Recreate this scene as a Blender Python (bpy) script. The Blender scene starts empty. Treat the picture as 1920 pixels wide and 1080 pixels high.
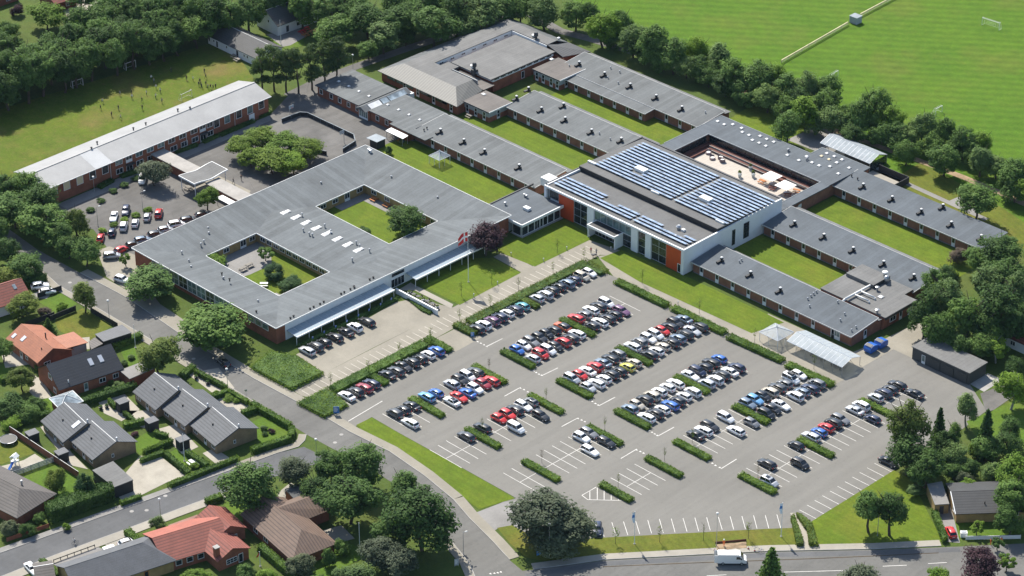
import bpy, math, random
from mathutils import Vector, Matrix
random.seed(7)
R = math.radians
scene = bpy.context.scene
COL = scene.collection

# ------------------------------------------------------------------ camera
cam_data = bpy.data.cameras.new('camera'); cam = bpy.data.objects.new('camera', cam_data); COL.objects.link(cam)
# metres; X runs along the school wings, Y across them
CAM_FWD = Vector((-0.615598, 0.606638, -0.503020)); CAM_UP = Vector((-0.354950, 0.356449, 0.864265)); CAM_RT = CAM_FWD.cross(CAM_UP)
m = Matrix((CAM_RT, CAM_UP, -CAM_FWD)).transposed().to_4x4()
m.translation = Vector((413.645847, -407.625506, 338.000000))
cam.matrix_world = m
cam_data.sensor_width = 36.0; cam_data.lens = 36.0*5304.0/1920.0
cam_data.clip_start = 5.0; cam_data.clip_end = 6000.0
scene.camera = cam

# ------------------------------------------------------------------ sky and sun
SUN_EL = 48.5
SUN_TO = Vector((-0.925, 0.38, 0)).normalized()           # horizontal direction towards the sun
world = bpy.data.worlds.new('World'); scene.world = world; world.use_nodes = True
nt = world.node_tree; nt.nodes.clear()
sky = nt.nodes.new('ShaderNodeTexSky'); sky.sky_type = 'NISHITA'; sky.sun_disc = False; sky.ozone_density = 1.4
sky.sun_elevation = R(SUN_EL); sky.sun_rotation = math.atan2(SUN_TO.x, SUN_TO.y)
bg = nt.nodes.new('ShaderNodeBackground'); bg.inputs['Strength'].default_value = 0.11
wo = nt.nodes.new('ShaderNodeOutputWorld')
nt.links.new(sky.outputs[0], bg.inputs[0]); nt.links.new(bg.outputs[0], wo.inputs[0])
sd = bpy.data.lights.new('sun', 'SUN'); sd.energy = 4.6; sd.angle = R(0.53); sd.color = (1.0, 0.945, 0.85)
sun = bpy.data.objects.new('sun', sd); COL.objects.link(sun)
to_sun = (SUN_TO*math.cos(R(SUN_EL)) + Vector((0, 0, math.sin(R(SUN_EL)))))
sun.rotation_euler = to_sun.to_track_quat('Z', 'Y').to_euler(); sun.location = to_sun*400
scene.view_settings.view_transform = 'Standard'; scene.view_settings.look = 'None'
scene.view_settings.exposure = 0.78; scene.view_settings.gamma = 1.0
scene.view_settings.use_curve_mapping = False
try:
    scene.cycles.max_bounces = 5; scene.cycles.diffuse_bounces = 2; scene.cycles.glossy_bounces = 2
    scene.cycles.transparent_max_bounces = 6; scene.cycles.transmission_bounces = 2
except Exception: pass

# ------------------------------------------------------------------ helpers
class MB:
    """collects faces for one mesh"""
    def __init__(s): s.v=[]; s.f=[]; s.mi=[]
    def add(s, vs, fs, mi=0):
        b=len(s.v); s.v+= [tuple(p) for p in vs]; s.f += [tuple(b+i for i in f) for f in fs]; s.mi += [mi]*len(fs); return s
    def box(s, x0,y0,z0,x1,y1,z1, mi=0):
        return s.add([(x0,y0,z0),(x1,y0,z0),(x1,y1,z0),(x0,y1,z0),(x0,y0,z1),(x1,y0,z1),(x1,y1,z1),(x0,y1,z1)],
              [(0,3,2,1),(4,5,6,7),(0,1,5,4),(1,2,6,5),(2,3,7,6),(3,0,4,7)], mi)
    def hexa(s, b, t, mi=0):      # four bottom and four top points
        return s.add(list(b)+list(t), [(0,3,2,1),(4,5,6,7),(0,1,5,4),(1,2,6,5),(2,3,7,6),(3,0,4,7)], mi)
    def prism(s, poly, z0, z1, mi=0):
        n=len(poly)
        if area(poly)<0: poly=poly[::-1]
        s.add([(p[0],p[1],z0) for p in poly]+[(p[0],p[1],z1) for p in poly],
              [tuple(range(n-1,-1,-1)), tuple(range(n,2*n))]+[(i,(i+1)%n,n+(i+1)%n,n+i) for i in range(n)], mi); return s
    def sheet(s, poly, z, mi=0):
        if area(poly)<0: poly=poly[::-1]
        return s.add([(p[0],p[1],z) for p in poly], [tuple(range(len(poly)))], mi)
    def tube(s, p0, p1, r0, r1=None, n=8, mi=0, caps=True):
        r1 = r0 if r1 is None else r1
        p0=Vector(p0); p1=Vector(p1); d=(p1-p0)
        if d.length<1e-6: return s
        d.normalize(); a=d.orthogonal().normalized(); b=d.cross(a)
        vs=[]
        for p,r in ((p0,r0),(p1,r1)):
            for i in range(n):
                t=2*math.pi*i/n; vs.append(p+a*(r*math.cos(t))+b*(r*math.sin(t)))
        fs=[(i,(i+1)%n,n+(i+1)%n,n+i) for i in range(n)]
        if caps: fs += [tuple(range(n-1,-1,-1)), tuple(range(n,2*n))]
        return s.add(vs, fs, mi)
    def lathe(s, prof, c=(0,0,0), n=10, mi=0):
        vs=[]; k=len(prof)
        for r,z in prof:
            for i in range(n):
                t=2*math.pi*i/n; vs.append((c[0]+r*math.cos(t), c[1]+r*math.sin(t), c[2]+z))
        fs=[(j*n+i,j*n+(i+1)%n,(j+1)*n+(i+1)%n,(j+1)*n+i) for j in range(k-1) for i in range(n)]
        fs += [tuple(range(n-1,-1,-1)), tuple((k-1)*n+i for i in range(n))]
        return s.add(vs, fs, mi)
    def quad(s, a,b,c,d, mi=0): return s.add([a,b,c,d],[(0,1,2,3)],mi)
    def mesh(s, name, mats, smooth=False):
        me=bpy.data.meshes.new(name); me.from_pydata(s.v,[],s.f)
        if not isinstance(mats,(list,tuple)): mats=[mats]
        for m_ in mats: me.materials.append(m_)
        if len(mats)>1: me.polygons.foreach_set('material_index', s.mi)
        if smooth: me.polygons.foreach_set('use_smooth', [True]*len(me.polygons))
        me.update(); return me
    def build(s, name, mats, parent=None, smooth=False, loc=(0,0,0), rz=0.0):
        o=bpy.data.objects.new(name, s.mesh(name, mats, smooth)); COL.objects.link(o)
        o.location=loc; o.rotation_euler=(0,0,rz)
        if parent: o.parent=parent
        return o
def area(p): return 0.5*sum(p[i][0]*p[(i+1)%len(p)][1]-p[(i+1)%len(p)][0]*p[i][1] for i in range(len(p)))
def tag(o, label=None, cat=None, group=None, kind=None):
    if label: o['label']=label
    if cat: o['category']=cat
    if group: o['group']=group
    if kind: o['kind']=kind
    return o
def thing(name, label, cat, loc=(0,0,0), rz=0.0, group=None):
    o=bpy.data.objects.new(name,None); COL.objects.link(o); o.empty_display_size=0.5
    o.location=(loc[0],loc[1],loc[2] if len(loc)>2 else 0); o.rotation_euler=(0,0,rz)
    return tag(o,label,cat,group)
def obj(name, me, parent=None, loc=(0,0,0), rot=(0,0,0), scale=(1,1,1)):
    o=bpy.data.objects.new(name,me); COL.objects.link(o); o.location=loc; o.rotation_euler=rot; o.scale=scale
    if parent: o.parent=parent
    return o
def copy_tree(o, parent=None):
    c=o.copy(); COL.objects.link(c); c.parent=parent
    for ch in o.children: copy_tree(ch,c)
    return c
ORD=['first','second','third','fourth','fifth','sixth','seventh','eighth','ninth','tenth','eleventh','twelfth','thirteenth',
     'fourteenth','fifteenth','sixteenth','seventeenth','eighteenth','nineteenth','twentieth']
ORD += ['twenty-'+w for w in ORD[:9]]+['thirtieth']+['thirty-'+w for w in ORD[:9]]+['fortieth']+['forty-'+w for w in ORD[:9]]
# ------------------------------------------------------------------ materials
def newmat(name):
    m_=bpy.data.materials.new(name); m_.use_nodes=True; t=m_.node_tree
    return m_, t, t.nodes['Principled BSDF']
def N(t, kind, **kw):
    n=t.nodes.new(kind)
    for k,v in kw.items():
        if k in n.inputs: n.inputs[k].default_value=v
        else: setattr(n,k,v)
    return n
def mixc(t, fac, a, b, mode='MIX'):
    n=t.nodes.new('ShaderNodeMix'); n.data_type='RGBA'; n.blend_type=mode
    for sock,val in ((n.inputs['Factor'],fac),(n.inputs[6],a),(n.inputs[7],b)):
        if hasattr(val,'links'): t.links.new(val,sock)
        elif isinstance(val,(int,float)): sock.default_value=val
        else: sock.default_value=(*val[:3],1)
    return n.outputs[2]
def ramp(t, inp, stops):
    n=t.nodes.new('ShaderNodeValToRGB'); t.links.new(inp,n.inputs[0]); e=n.color_ramp.elements
    while len(e)<len(stops): e.new(0.5)
    for el,(p,c) in zip(e,stops):
        el.position=p; el.color=(c,c,c,1) if isinstance(c,(int,float)) else (*c,1)
    return n.outputs[0]
def math_(t, op, a, b=None):
    n=t.nodes.new('ShaderNodeMath'); n.operation=op
    for i,v in enumerate((a,b)):
        if v is None: continue
        if hasattr(v,'links'): t.links.new(v,n.inputs[i])
        else: n.inputs[i].default_value=v
    return n.outputs[0]
def noise(t, scale, detail=3, rough=0.55, vec=None):
    n=N(t,'ShaderNodeTexNoise'); n.inputs['Scale'].default_value=scale; n.inputs['Detail'].default_value=detail; n.inputs['Roughness'].default_value=rough
    if vec is None:
        g=t.nodes.new('ShaderNodeNewGeometry'); vec=g.outputs['Position']
    t.links.new(vec,n.inputs['Vector']); return n.outputs['Fac']
def sc(c,k): return tuple(min(1,x*k) for x in c)
ALB=0.795
def surf(name, col, var=0.12, big=0.15, fine=2.5, rough=0.85, metal=0.0, bump=0.0, spec=0.3, col2=None, stain=0.0, crack=0.0):
    """plain weathered surface: colour with broad and fine mottling"""
    m_,t,b=newmat(name)
    if max(col)<0.6: col=sc(col,ALB)
    c2=col2 or sc(col,1+var*1.6)
    base=mixc(t, ramp(t,noise(t,big,4),[(0.35,0.0),(0.65,1.0)]), sc(col,1-var), c2)
    fin=mixc(t, 1.0, base, ramp(t,noise(t,fine,3),[(0.3,1-var),(0.7,1.0)]), 'MULTIPLY')
    if stain:
        sp=ramp(t,noise(t,0.9,5,0.7),[(0.56,1.0),(0.70,1-stain)]); fin=mixc(t,1.0,fin,sp,'MULTIPLY')
        g=t.nodes.new('ShaderNodeNewGeometry'); mp=N(t,'ShaderNodeMapping'); mp.inputs['Scale'].default_value=(0.55,0.035,1); t.links.new(g.outputs['Position'],mp.inputs['Vector'])
        fin=mixc(t,1.0,fin,ramp(t,noise(t,1.0,4,0.6,mp.outputs[0]),[(0.35,1-stain*.55),(0.62,1.03)]),'MULTIPLY')
        vo=t.nodes.new('ShaderNodeTexVoronoi'); vo.feature='DISTANCE_TO_EDGE'; vo.inputs['Scale'].default_value=0.085
        t.links.new(g.outputs['Position'],vo.inputs['Vector']); fin=mixc(t,1.0,fin,ramp(t,vo.outputs['Distance'],[(0.0,1-stain*crack),(0.004,1-stain*crack*.5),(0.008,1.0)]),'MULTIPLY')
    t.links.new(fin,b.inputs['Base Color'])
    b.inputs['Roughness'].default_value=rough; b.inputs['Metallic'].default_value=metal
    b.inputs['Specular IOR Level'].default_value=spec
    if bump:
        bn=N(t,'ShaderNodeBump'); bn.inputs['Strength'].default_value=bump; t.links.new(noise(t,fine*2,2),bn.inputs['Height']); t.links.new(bn.outputs[0],b.inputs['Normal'])
    return m_
def axis_coord(t, axis, local=False):
    s=t.nodes.new('ShaderNodeSeparateXYZ')
    if local:
        g=t.nodes.new('ShaderNodeTexCoord'); t.links.new(g.outputs['Object'],s.inputs[0])
    else:
        g=t.nodes.new('ShaderNodeNewGeometry'); t.links.new(g.outputs['Position'],s.inputs[0])
    return s.outputs[{'X':0,'Y':1,'Z':2}[axis]]
def felt(name, col, axis='X', width=1.0, var=0.16, edge=0.80):
    """roofing felt laid in strips along one axis, with lap joints and weathering"""
    m_,t,b=newmat(name)
    col=sc(col,ALB)
    x=math_(t,'DIVIDE',axis_coord(t,axis),width)
    fl=math_(t,'FLOOR',x)
    wn=t.nodes.new('ShaderNodeTexWhiteNoise'); wn.noise_dimensions='1D'; t.links.new(fl,wn.inputs['W'])
    tint=ramp(t,wn.outputs['Value'],[(0.0,1-var),(1.0,1+var*0.6 if var<1 else 1)])
    fr=math_(t,'FRACT',x)
    lap=ramp(t,fr,[(0.0,edge),(0.10,1.0),(0.9,1.0),(1.0,edge)])
    big=ramp(t,noise(t,0.12,5),[(0.3,0.84),(0.7,1.05)])
    c=mixc(t,1.0,(*col,),tint,'MULTIPLY'); c=mixc(t,1.0,c,lap,'MULTIPLY'); c=mixc(t,1.0,c,big,'MULTIPLY')
    c=mixc(t,1.0,c,ramp(t,noise(t,1.7,4),[(0.3,0.9),(0.7,1.03)]),'MULTIPLY')
    c=mixc(t,1.0,c,ramp(t,noise(t,0.22,6,0.7),[(0.40,1.06),(0.5,1.0),(0.60,0.93),(0.68,0.80)]),'MULTIPLY')
    t.links.new(c,b.inputs['Base Color']); b.inputs['Roughness'].default_value=0.8; b.inputs['Specular IOR Level'].default_value=0.35
    return m_
def tiles(name, col, axis='Y', pitch=0.55, var=0.25, local=True):
    """courses of roof tiles across the slope"""
    m_,t,b=newmat(name)
    col=sc(col,ALB)
    x=math_(t,'DIVIDE',axis_coord(t,axis,local),pitch)
    fr=math_(t,'FRACT',x)
    row=ramp(t,fr,[(0.0,1-var),(0.25,1.0),(0.8,1.08),(1.0,1-var*1.3)])
    c=mixc(t,1.0,(*col,),row,'MULTIPLY')
    c=mixc(t,1.0,c,ramp(t,noise(t,0.5,4),[(0.3,0.85),(0.7,1.1)]),'MULTIPLY')
    c=mixc(t,1.0,c,ramp(t,noise(t,3.2,3),[(0.3,0.85),(0.7,1.05)]),'MULTIPLY')
    t.links.new(c,b.inputs['Base Color']); b.inputs['Roughness'].default_value=0.7
    bn=N(t,'ShaderNodeBump'); bn.inputs['Strength'].default_value=0.5; bn.inputs['Distance'].default_value=0.06
    t.links.new(fr,bn.inputs['Height']); t.links.new(bn.outputs[0],b.inputs['Normal'])
    return m_
def grass(name, a, b_, dry, dryamt=0.35, stripes=None, scale=0.10, angle=0.0, sdepth=0.10):
    m_,t,b=newmat(name)
    a=sc(a,ALB); b_=sc(b_,ALB); dry=sc(dry,ALB)
    c=mixc(t, ramp(t,noise(t,scale,5,0.6),[(0.3,0.0),(0.7,1.0)]), a, b_)
    c=mixc(t, math_(t,'MULTIPLY',ramp(t,noise(t,scale*0.6+0.013,4,0.6),[(0.5,0.0),(0.72,1.0)]),dryamt), c, dry)
    c=mixc(t,1.0,c,ramp(t,noise(t,2.2,3),[(0.3,0.80),(0.7,1.12)]),'MULTIPLY')
    c=mixc(t,1.0,c,ramp(t,noise(t,0.35,4,0.65),[(0.3,0.82),(0.7,1.10)]),'MULTIPLY')
    c=mixc(t, math_(t,'MULTIPLY',ramp(t,noise(t,0.75,5,0.7),[(0.52,0.0),(0.70,1.0)]),dryamt*0.55), c, dry)
    if stripes:
        g=t.nodes.new('ShaderNodeNewGeometry'); mp=N(t,'ShaderNodeMapping'); mp.inputs['Rotation'].default_value=(0,0,angle)
        t.links.new(g.outputs['Position'],mp.inputs['Vector']); s=t.nodes.new('ShaderNodeSeparateXYZ'); t.links.new(mp.outputs[0],s.inputs[0])
        w=math_(t,'SINE',math_(t,'MULTIPLY',s.outputs[1],2*math.pi/stripes))
        c=mixc(t,1.0,c,ramp(t,math_(t,'MULTIPLY_ADD',w,0.5),[(0.0,1-sdepth),(1.0,1.0+sdepth*0.4)]),'MULTIPLY')
    t.links.new(c,b.inputs['Base Color']); b.inputs['Roughness'].default_value=0.9; b.inputs['Specular IOR Level'].default_value=0.15
    return m_
def leafmat(name, a, b_, sat_noise=0.35):
    """foliage: colour varies from clump to clump and tree to tree"""
    m_,t,b=newmat(name)
    a=sc(a,ALB); b_=sc(b_,ALB)
    oi=t.nodes.new('ShaderNodeObjectInfo')
    c=mixc(t, ramp(t,noise(t,sat_noise,3),[(0.3,0.0),(0.7,1.0)]), a, b_)
    c=mixc(t,1.0,c,ramp(t,oi.outputs['Random'],[(0.0,(0.78,0.80,0.82)),(0.5,(1.0,1.0,1.0)),(1.0,(1.18,1.14,1.0))]),'MULTIPLY')
    c=mixc(t,1.0,c,ramp(t,noise(t,1.9,2),[(0.3,0.72),(0.7,1.2)]),'MULTIPLY')
    t.links.new(c,b.inputs['Base Color']); b.inputs['Roughness'].default_value=0.62; b.inputs['Specular IOR Level'].default_value=0.10
    tr=t.nodes.new('ShaderNodeBsdfTranslucent'); t.links.new(mixc(t,1.0,c,(1.0,1.1,0.4),'MULTIPLY'),tr.inputs['Color'])
    mx=t.nodes.new('ShaderNodeMixShader'); mx.inputs[0].default_value=0.34
    out=t.nodes['Material Output']; t.links.new(b.outputs[0],mx.inputs[1]); t.links.new(tr.outputs[0],mx.inputs[2]); t.links.new(mx.outputs[0],out.inputs[0])
    return m_
def plain(name, col, rough=0.5, metal=0.0, spec=0.5, var=0.06):
    m_,t,b=newmat(name)
    c=mixc(t, noise(t,1.3,3), sc(col,1-var), sc(col,1+var))
    t.links.new(c,b.inputs['Base Color']); b.inputs['Roughness'].default_value=rough; b.inputs['Metallic'].default_value=metal
    b.inputs['Specular IOR Level'].default_value=spec; return m_
def paint(name, col, metal=0.0):
    m_,t,b=newmat(name); b.inputs['Base Color'].default_value=(*col,1); b.inputs['Roughness'].default_value=0.32
    b.inputs['Metallic'].default_value=metal; b.inputs['Coat Weight'].default_value=0.8; b.inputs['Coat Roughness'].default_value=0.06
    return m_
def glassy(name, col, rough=0.06, spec=0.7):
    m_,t,b=newmat(name)
    c=mixc(t, ramp(t,noise(t,0.6,3),[(0.35,0.0),(0.65,1.0)]), sc(col,0.6), sc(col,1.5))
    t.links.new(c,b.inputs['Base Color'])
    b.inputs['Roughness'].default_value=rough; b.inputs['Specular IOR Level'].default_value=spec; return m_
def stripes(name, a, b_, axis, pitch, frac=0.5, rough=0.4, local=False):
    m_,t,b=newmat(name)
    a=sc(a,ALB); b_=sc(b_,ALB)
    fr=math_(t,'FRACT',math_(t,'DIVIDE',axis_coord(t,axis,local),pitch))
    st=math_(t,'LESS_THAN',fr,frac); c=mixc(t,st,b_,a)
    c=mixc(t,1.0,c,ramp(t,noise(t,0.8,4),[(0.3,0.86),(0.7,1.0)]),'MULTIPLY')
    t.links.new(c,b.inputs['Base Color']); b.inputs['Roughness'].default_value=rough; return m_

M={}
M['asphalt']=surf('asphalt',(0.172,0.168,0.160),0.07,0.05,1.6,0.9)
M['asphalt_new']=surf('asphalt_new',(0.220,0.211,0.189),0.05,0.04,1.2,0.9,stain=0.13)
M['asphalt_road']=surf('asphalt_road',(0.174,0.170,0.158),0.09,0.07,1.3,0.9,stain=0.18,crack=0.5)
M['asphalt_old']=surf('asphalt_old',(0.165,0.158,0.148),0.16,0.10,0.9,0.9,stain=0.24,crack=0.8)
M['asphalt_dark']=surf('asphalt_dark',(0.135,0.137,0.14),0.10,0.08,1.2,0.9,stain=0.16)
M['pave']=surf('pave',(0.307,0.282,0.228),0.09,0.12,1.5,0.85)
M['pave_light']=surf('pave_light',(0.380,0.351,0.294),0.08,0.10,1.3,0.85)
M['pave_grey']=surf('pave_grey',(0.27,0.26,0.245),0.10,0.15,1.5,0.85)
M['pave_pink']=surf('pave_pink',(0.36,0.20,0.16),0.15,0.4,2.0,0.85)
M['patio']=surf('patio',(0.427,0.392,0.324),0.08,0.3,1.8,0.85)
M['kerb']=surf('kerb',(0.40,0.385,0.36),0.10,0.3,1.5,0.85)
M['kerb_shadow_tone']=surf('kerb_shadow_tone',(0.09,0.065,0.04),0.3,0.3,1.8,0.95)
M['dirt']=surf('dirt',(0.33,0.24,0.15),0.2,0.3,1.2,0.95)
M['line']=surf('line',(0.62,0.60,0.56),0.10,0.5,3.0,0.7)
M['ground']=grass('ground',(0.072,0.116,0.022),(0.094,0.138,0.024),(0.154,0.143,0.039),0.35)
M['lawn']=grass('lawn',(0.106,0.168,0.013),(0.139,0.198,0.013),(0.229,0.203,0.033),0.40,stripes=1.5,angle=0.0,sdepth=0.06)
M['lawn_dry']=grass('lawn_dry',(0.115,0.150,0.018),(0.154,0.170,0.023),(0.231,0.170,0.040),0.55,stripes=1.6,angle=0.4,sdepth=0.06)
M['field']=grass('field',(0.081,0.174,0.009),(0.103,0.196,0.011),(0.147,0.174,0.027),0.65,stripes=3.4,scale=0.05,angle=R(-38),sdepth=0.13)
M['play']=grass('play',(0.094,0.151,0.013),(0.127,0.167,0.016),(0.237,0.157,0.063),0.75,scale=0.06)
M['garden']=grass('garden',(0.082,0.164,0.017),(0.115,0.188,0.019),(0.163,0.168,0.036),0.3)
M['brick_red']=surf('brick_red',(0.319,0.118,0.068),0.16,0.5,3.5,0.9)
M['brick_wing']=surf('brick_wing',(0.30,0.138,0.088),0.14,0.6,3.5,0.9)
M['brick_yellow']=surf('brick_yellow',(0.40,0.275,0.12),0.12,0.6,3.5,0.9)
M['brick_sand']=surf('brick_sand',(0.33,0.235,0.145),0.12,0.6,3.5,0.9)
M['plinth']=surf('plinth',(0.20,0.19,0.18),0.1)
M['white_wall']=surf('white_wall',(0.72,0.73,0.73),0.04,0.2,1.0,0.6)
M['white']=plain('white',(0.76,0.76,0.74),0.45)
M['offwhite']=surf('offwhite',(0.68,0.68,0.66),0.08,0.4,1.0,0.6)
M['panel_grey']=surf('panel_grey',(0.42,0.45,0.46),0.06)
M['orange']=stripes('orange',(0.66,0.078,0.012),(0.54,0.060,0.010),'X',0.35,0.85,0.5)
M['felt_x']=felt('felt_x',(0.152,0.164,0.167),'X',1.0)
M['felt_y']=felt('felt_y',(0.155,0.167,0.174),'Y',1.0)
M['felt_x_new']=felt('felt_x_new',(0.115,0.135,0.154),'X',1.0,0.11,0.86)
M['felt_y_new']=felt('felt_y_new',(0.121,0.142,0.164),'Y',1.0,0.11,0.86)
M['felt_sq_x']=felt('felt_sq_x',(0.150,0.167,0.176),'X',1.1,0.15,0.84)
M['felt_sq_y']=felt('felt_sq_y',(0.150,0.167,0.176),'Y',1.1,0.15,0.84)
M['felt_brown']=felt('felt_brown',(0.178,0.159,0.144),'X',1.0,0.08)
M['felt_lite']=felt('felt_lite',(0.196,0.195,0.189),'X',1.0,0.08)
M['felt_solar']=felt('felt_solar',(0.155,0.155,0.153),'X',1.0,0.04,0.95)
M['dark_face']=plain('dark_face',(0.012,0.014,0.018),0.5)
M['metal_roof']=surf('metal_roof',(0.370,0.370,0.365),0.06,0.2,1.2,0.5)
M['seam_x']=stripes('seam_x',(0.115,0.115,0.105),(0.165,0.163,0.148),'X',0.9,0.6,0.6)
M['seam_y']=stripes('seam_y',(0.115,0.115,0.105),(0.165,0.163,0.148),'Y',0.9,0.6,0.6)
M['seam_dark']=stripes('seam_dark',(0.07,0.072,0.076),(0.11,0.112,0.115),'X',0.62,0.7,0.6)
M['stripe']=surf('stripe',(0.50,0.46,0.39),0.10,0.5,3.0,0.8)
M['trim']=plain('trim',(0.46,0.46,0.45),0.5)
M['strip_roof']=surf('strip_roof',(0.17,0.175,0.175),0.12,0.3,1.2,0.7)
M['walk_roof']=surf('walk_roof',(0.400,0.376,0.344),0.08,0.3,1.2,0.8)
M['fence_pale']=surf('fence_pale',(0.60,0.52,0.34),0.12,0.4,2.0,0.8)
M['panel_pale']=surf('panel_pale',(0.50,0.51,0.515),0.05,0.3,1.0,0.5)
M['window']=glassy('window',(0.018,0.024,0.030))
M['window_lite']=glassy('window_lite',(0.10,0.15,0.15),0.15)
M['curtain']=plain('curtain',(0.62,0.52,0.32),0.8)
M['glass_roof']=glassy('glass_roof',(0.255,0.300,0.323),0.12,0.8)
M['solar']=glassy('solar',(0.208,0.273,0.386),0.22,0.9)  # pale blue cells: the sky's reflection is put into the base colour
M['alu']=plain('alu',(0.55,0.57,0.60),0.35,0.3)
M['steel']=plain('steel',(0.42,0.43,0.44),0.35,0.6)
M['black']=plain('black',(0.012,0.012,0.013),0.6)
M['dark']=plain('dark',(0.035,0.037,0.042),0.6)
M['dark_wood']=stripes('dark_wood',(0.022,0.024,0.028),(0.034,0.036,0.042),'Z',0.3,0.85,0.7)
M['grey_clad']=stripes('grey_clad',(0.055,0.062,0.066),(0.04,0.046,0.05),'Z',0.45,0.9,0.6)
M['blue']=plain('blue',(0.015,0.105,0.42),0.4)
M['sign_blue']=plain('sign_blue',(0.03,0.16,0.42),0.4)
M['red']=plain('red',(0.55,0.02,0.02),0.6)
M['wood']=surf('wood',(0.36,0.25,0.15),0.15,0.6,3.0,0.8)
M['wood_grey']=surf('wood_grey',(0.30,0.275,0.235),0.12,0.6,3.0,0.8)
M['wood_orange']=surf('wood_orange',(0.52,0.20,0.06),0.15,0.6,3.0,0.7)
M['wood_red']=surf('wood_red',(0.24,0.09,0.06),0.15,0.6,3.0,0.8)
M['deck']=stripes('deck',(0.56,0.50,0.43),(0.46,0.41,0.35),'X',0.9,0.9,0.8)
M['bench_red']=surf('bench_red',(0.16,0.065,0.05),0.15,0.6,3.0,0.8)
M['bark']=surf('bark',(0.10,0.075,0.055),0.2,0.6,2.0,0.95)
M['bark_pale']=surf('bark_pale',(0.36,0.34,0.30),0.25,0.9,2.0,0.9)
M['skin']=plain('skin',(0.50,0.31,0.22),0.6)
M['hair']=plain('hair',(0.07,0.045,0.025),0.7)
M['tile_orange']=tiles('tile_orange',(0.40,0.145,0.075),'Y',0.5,0.12)
M['tile_red']=tiles('tile_red',(0.30,0.085,0.058),'Y',0.66,0.55)
M['tile_red_bright']=tiles('tile_red_bright',(0.40,0.11,0.07),'Y',0.52,0.12)
M['tile_brown']=tiles('tile_brown',(0.175,0.112,0.080),'Y',0.66,0.55)
M['tile_grey']=tiles('tile_grey',(0.125,0.110,0.100),'Y',0.66,0.5)
M['tile_dark']=tiles('tile_dark',(0.048,0.05,0.053),'Y',0.7,0.6)
M['eternit_navy']=tiles('eternit_navy',(0.020,0.027,0.040),'Y',0.6,0.10)
M['slate_grey']=tiles('slate_grey',(0.115,0.122,0.135),'Y',0.5,0.18)
M['slate_row']=tiles('slate_row',(0.113,0.121,0.132),'Y',0.66,0.42)
M['slate_barn']=tiles('slate_barn',(0.085,0.085,0.085),'Y',0.6,0.15)

# ================================================================== the setting
def sheet(name, poly, z, mat, thick=0.0):
    mb=MB()
    if thick: mb.prism(poly, z-thick, z)
    else: mb.sheet(poly, z)
    return tag(mb.build(name, M[mat]), kind='structure')
def rect(x0,y0,x1,y1): return [(x0,y0),(x1,y0),(x1,y1),(x0,y1)]
def strip(line, w):
    L=[];Rr=[]
    for i,p in enumerate(line):
        a=Vector(line[max(0,i-1)]); b=Vector(line[min(len(line)-1,i+1)]); d=(b-a).normalized(); n=Vector((-d.y,d.x))*w/2
        L.append((p[0]+n.x,p[1]+n.y)); Rr.append((p[0]-n.x,p[1]-n.y))
    return L+Rr[::-1]
def seg_strip(name, line, w, z, mat, thick=0.0):
    """a strip as short quads, safe on curves"""
    q=strip(line,w); n=len(line); mb=MB()
    for i in range(n-1):
        a,b,c,d=q[i],q[i+1],q[2*n-2-i],q[2*n-1-i]
        if thick: mb.prism([a,b,c,d],z-thick,z)
        else: mb.sheet([a,b,c,d],z)
    return tag(mb.build(name,M[mat]),kind='structure')

tag(MB().sheet(rect(-850,-850,850,850),0).build('ground',M['ground']),kind='structure')
sheet('sports_field', [(-118.95,135.34),(-89.44,120.40),(-56.84,116.09),(-25.02,113.02),(4.51,112.97),(31.82,109.63),(69.17,108.60),(124.20,113.14),(41.11,326.98),(-180.19,377.03),(-231.51,249.73)], .02,'field')
sheet('playing_field', [(-164.46,-43.27),(-164.19,-29.73),(-159.51,2.36),(-156.50,36.47),(-142.73,35.59),(-129.52,29.81),(-130.08,-51.37),(-131.66,-63.06)], .02,'play')
# roads and pavements
RK=[(-128.85,-65.05),(-107.63,-67.35),(-95.13,-68.49),(-78.54,-68.15),(-60.73,-67.55),(-37.66,-69.28),(-12.44,-69.69),(10.29,-68.94),(19.26,-69.10),(31.20,-68.20),(43.26,-69.25),(54.21,-71.06),(61.53,-73.44),(71.22,-75.93),(77.95,-77.94),(83.51,-78.89),(88.62,-80.21)]
LK=[(-124.25,-71.52),(-103.77,-73.34),(-92.87,-72.55),(-77.43,-75.32),(-62.55,-75.29),(-47.79,-75.33),(-24.76,-75.54),(-5.24,-75.78),(13.46,-76.39),(22.72,-76.07),(32.23,-75.35),(42.20,-76.00),(51.31,-77.57),(58.79,-79.72),(66.87,-82.40),(72.84,-84.35),(78.60,-87.66)]
mb=MB()
for i in range(len(RK)-1): mb.sheet([RK[i],RK[i+1],LK[i+1],LK[i]],.03)
tag(mb.build('street',M['asphalt_road']),kind='structure')
S2U=[(16.72,-80.00),(14.53,-85.72),(12.44,-97.12),(10.05,-110.07),(7.62,-123.11),(3.17,-146.53),(0.66,-159.29)]; S2L=[(24.55,-79.23),(22.48,-86.53),(17.77,-104.05),(15.60,-115.97),(13.96,-126.37),(10.96,-142.19),(8.23,-162.03)]
mb=MB()
for i in range(len(S2U)-1): mb.sheet([S2U[i],S2U[i+1],S2L[i+1],S2L[i]],.036)
tag(mb.build('side_street',M['asphalt_dark']),kind='structure')
sheet('bottom_road', [(75.88,-87.28),(82.86,-78.25),(91.92,-64.25),(106.47,-46.84),(113.41,-38.59),(128.36,-22.60),(140.02,-9.37),(153.71,6.69),(171.31,-5.21),(136.04,-55.23),(89.93,-103.73)], .042,'asphalt_road')
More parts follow.
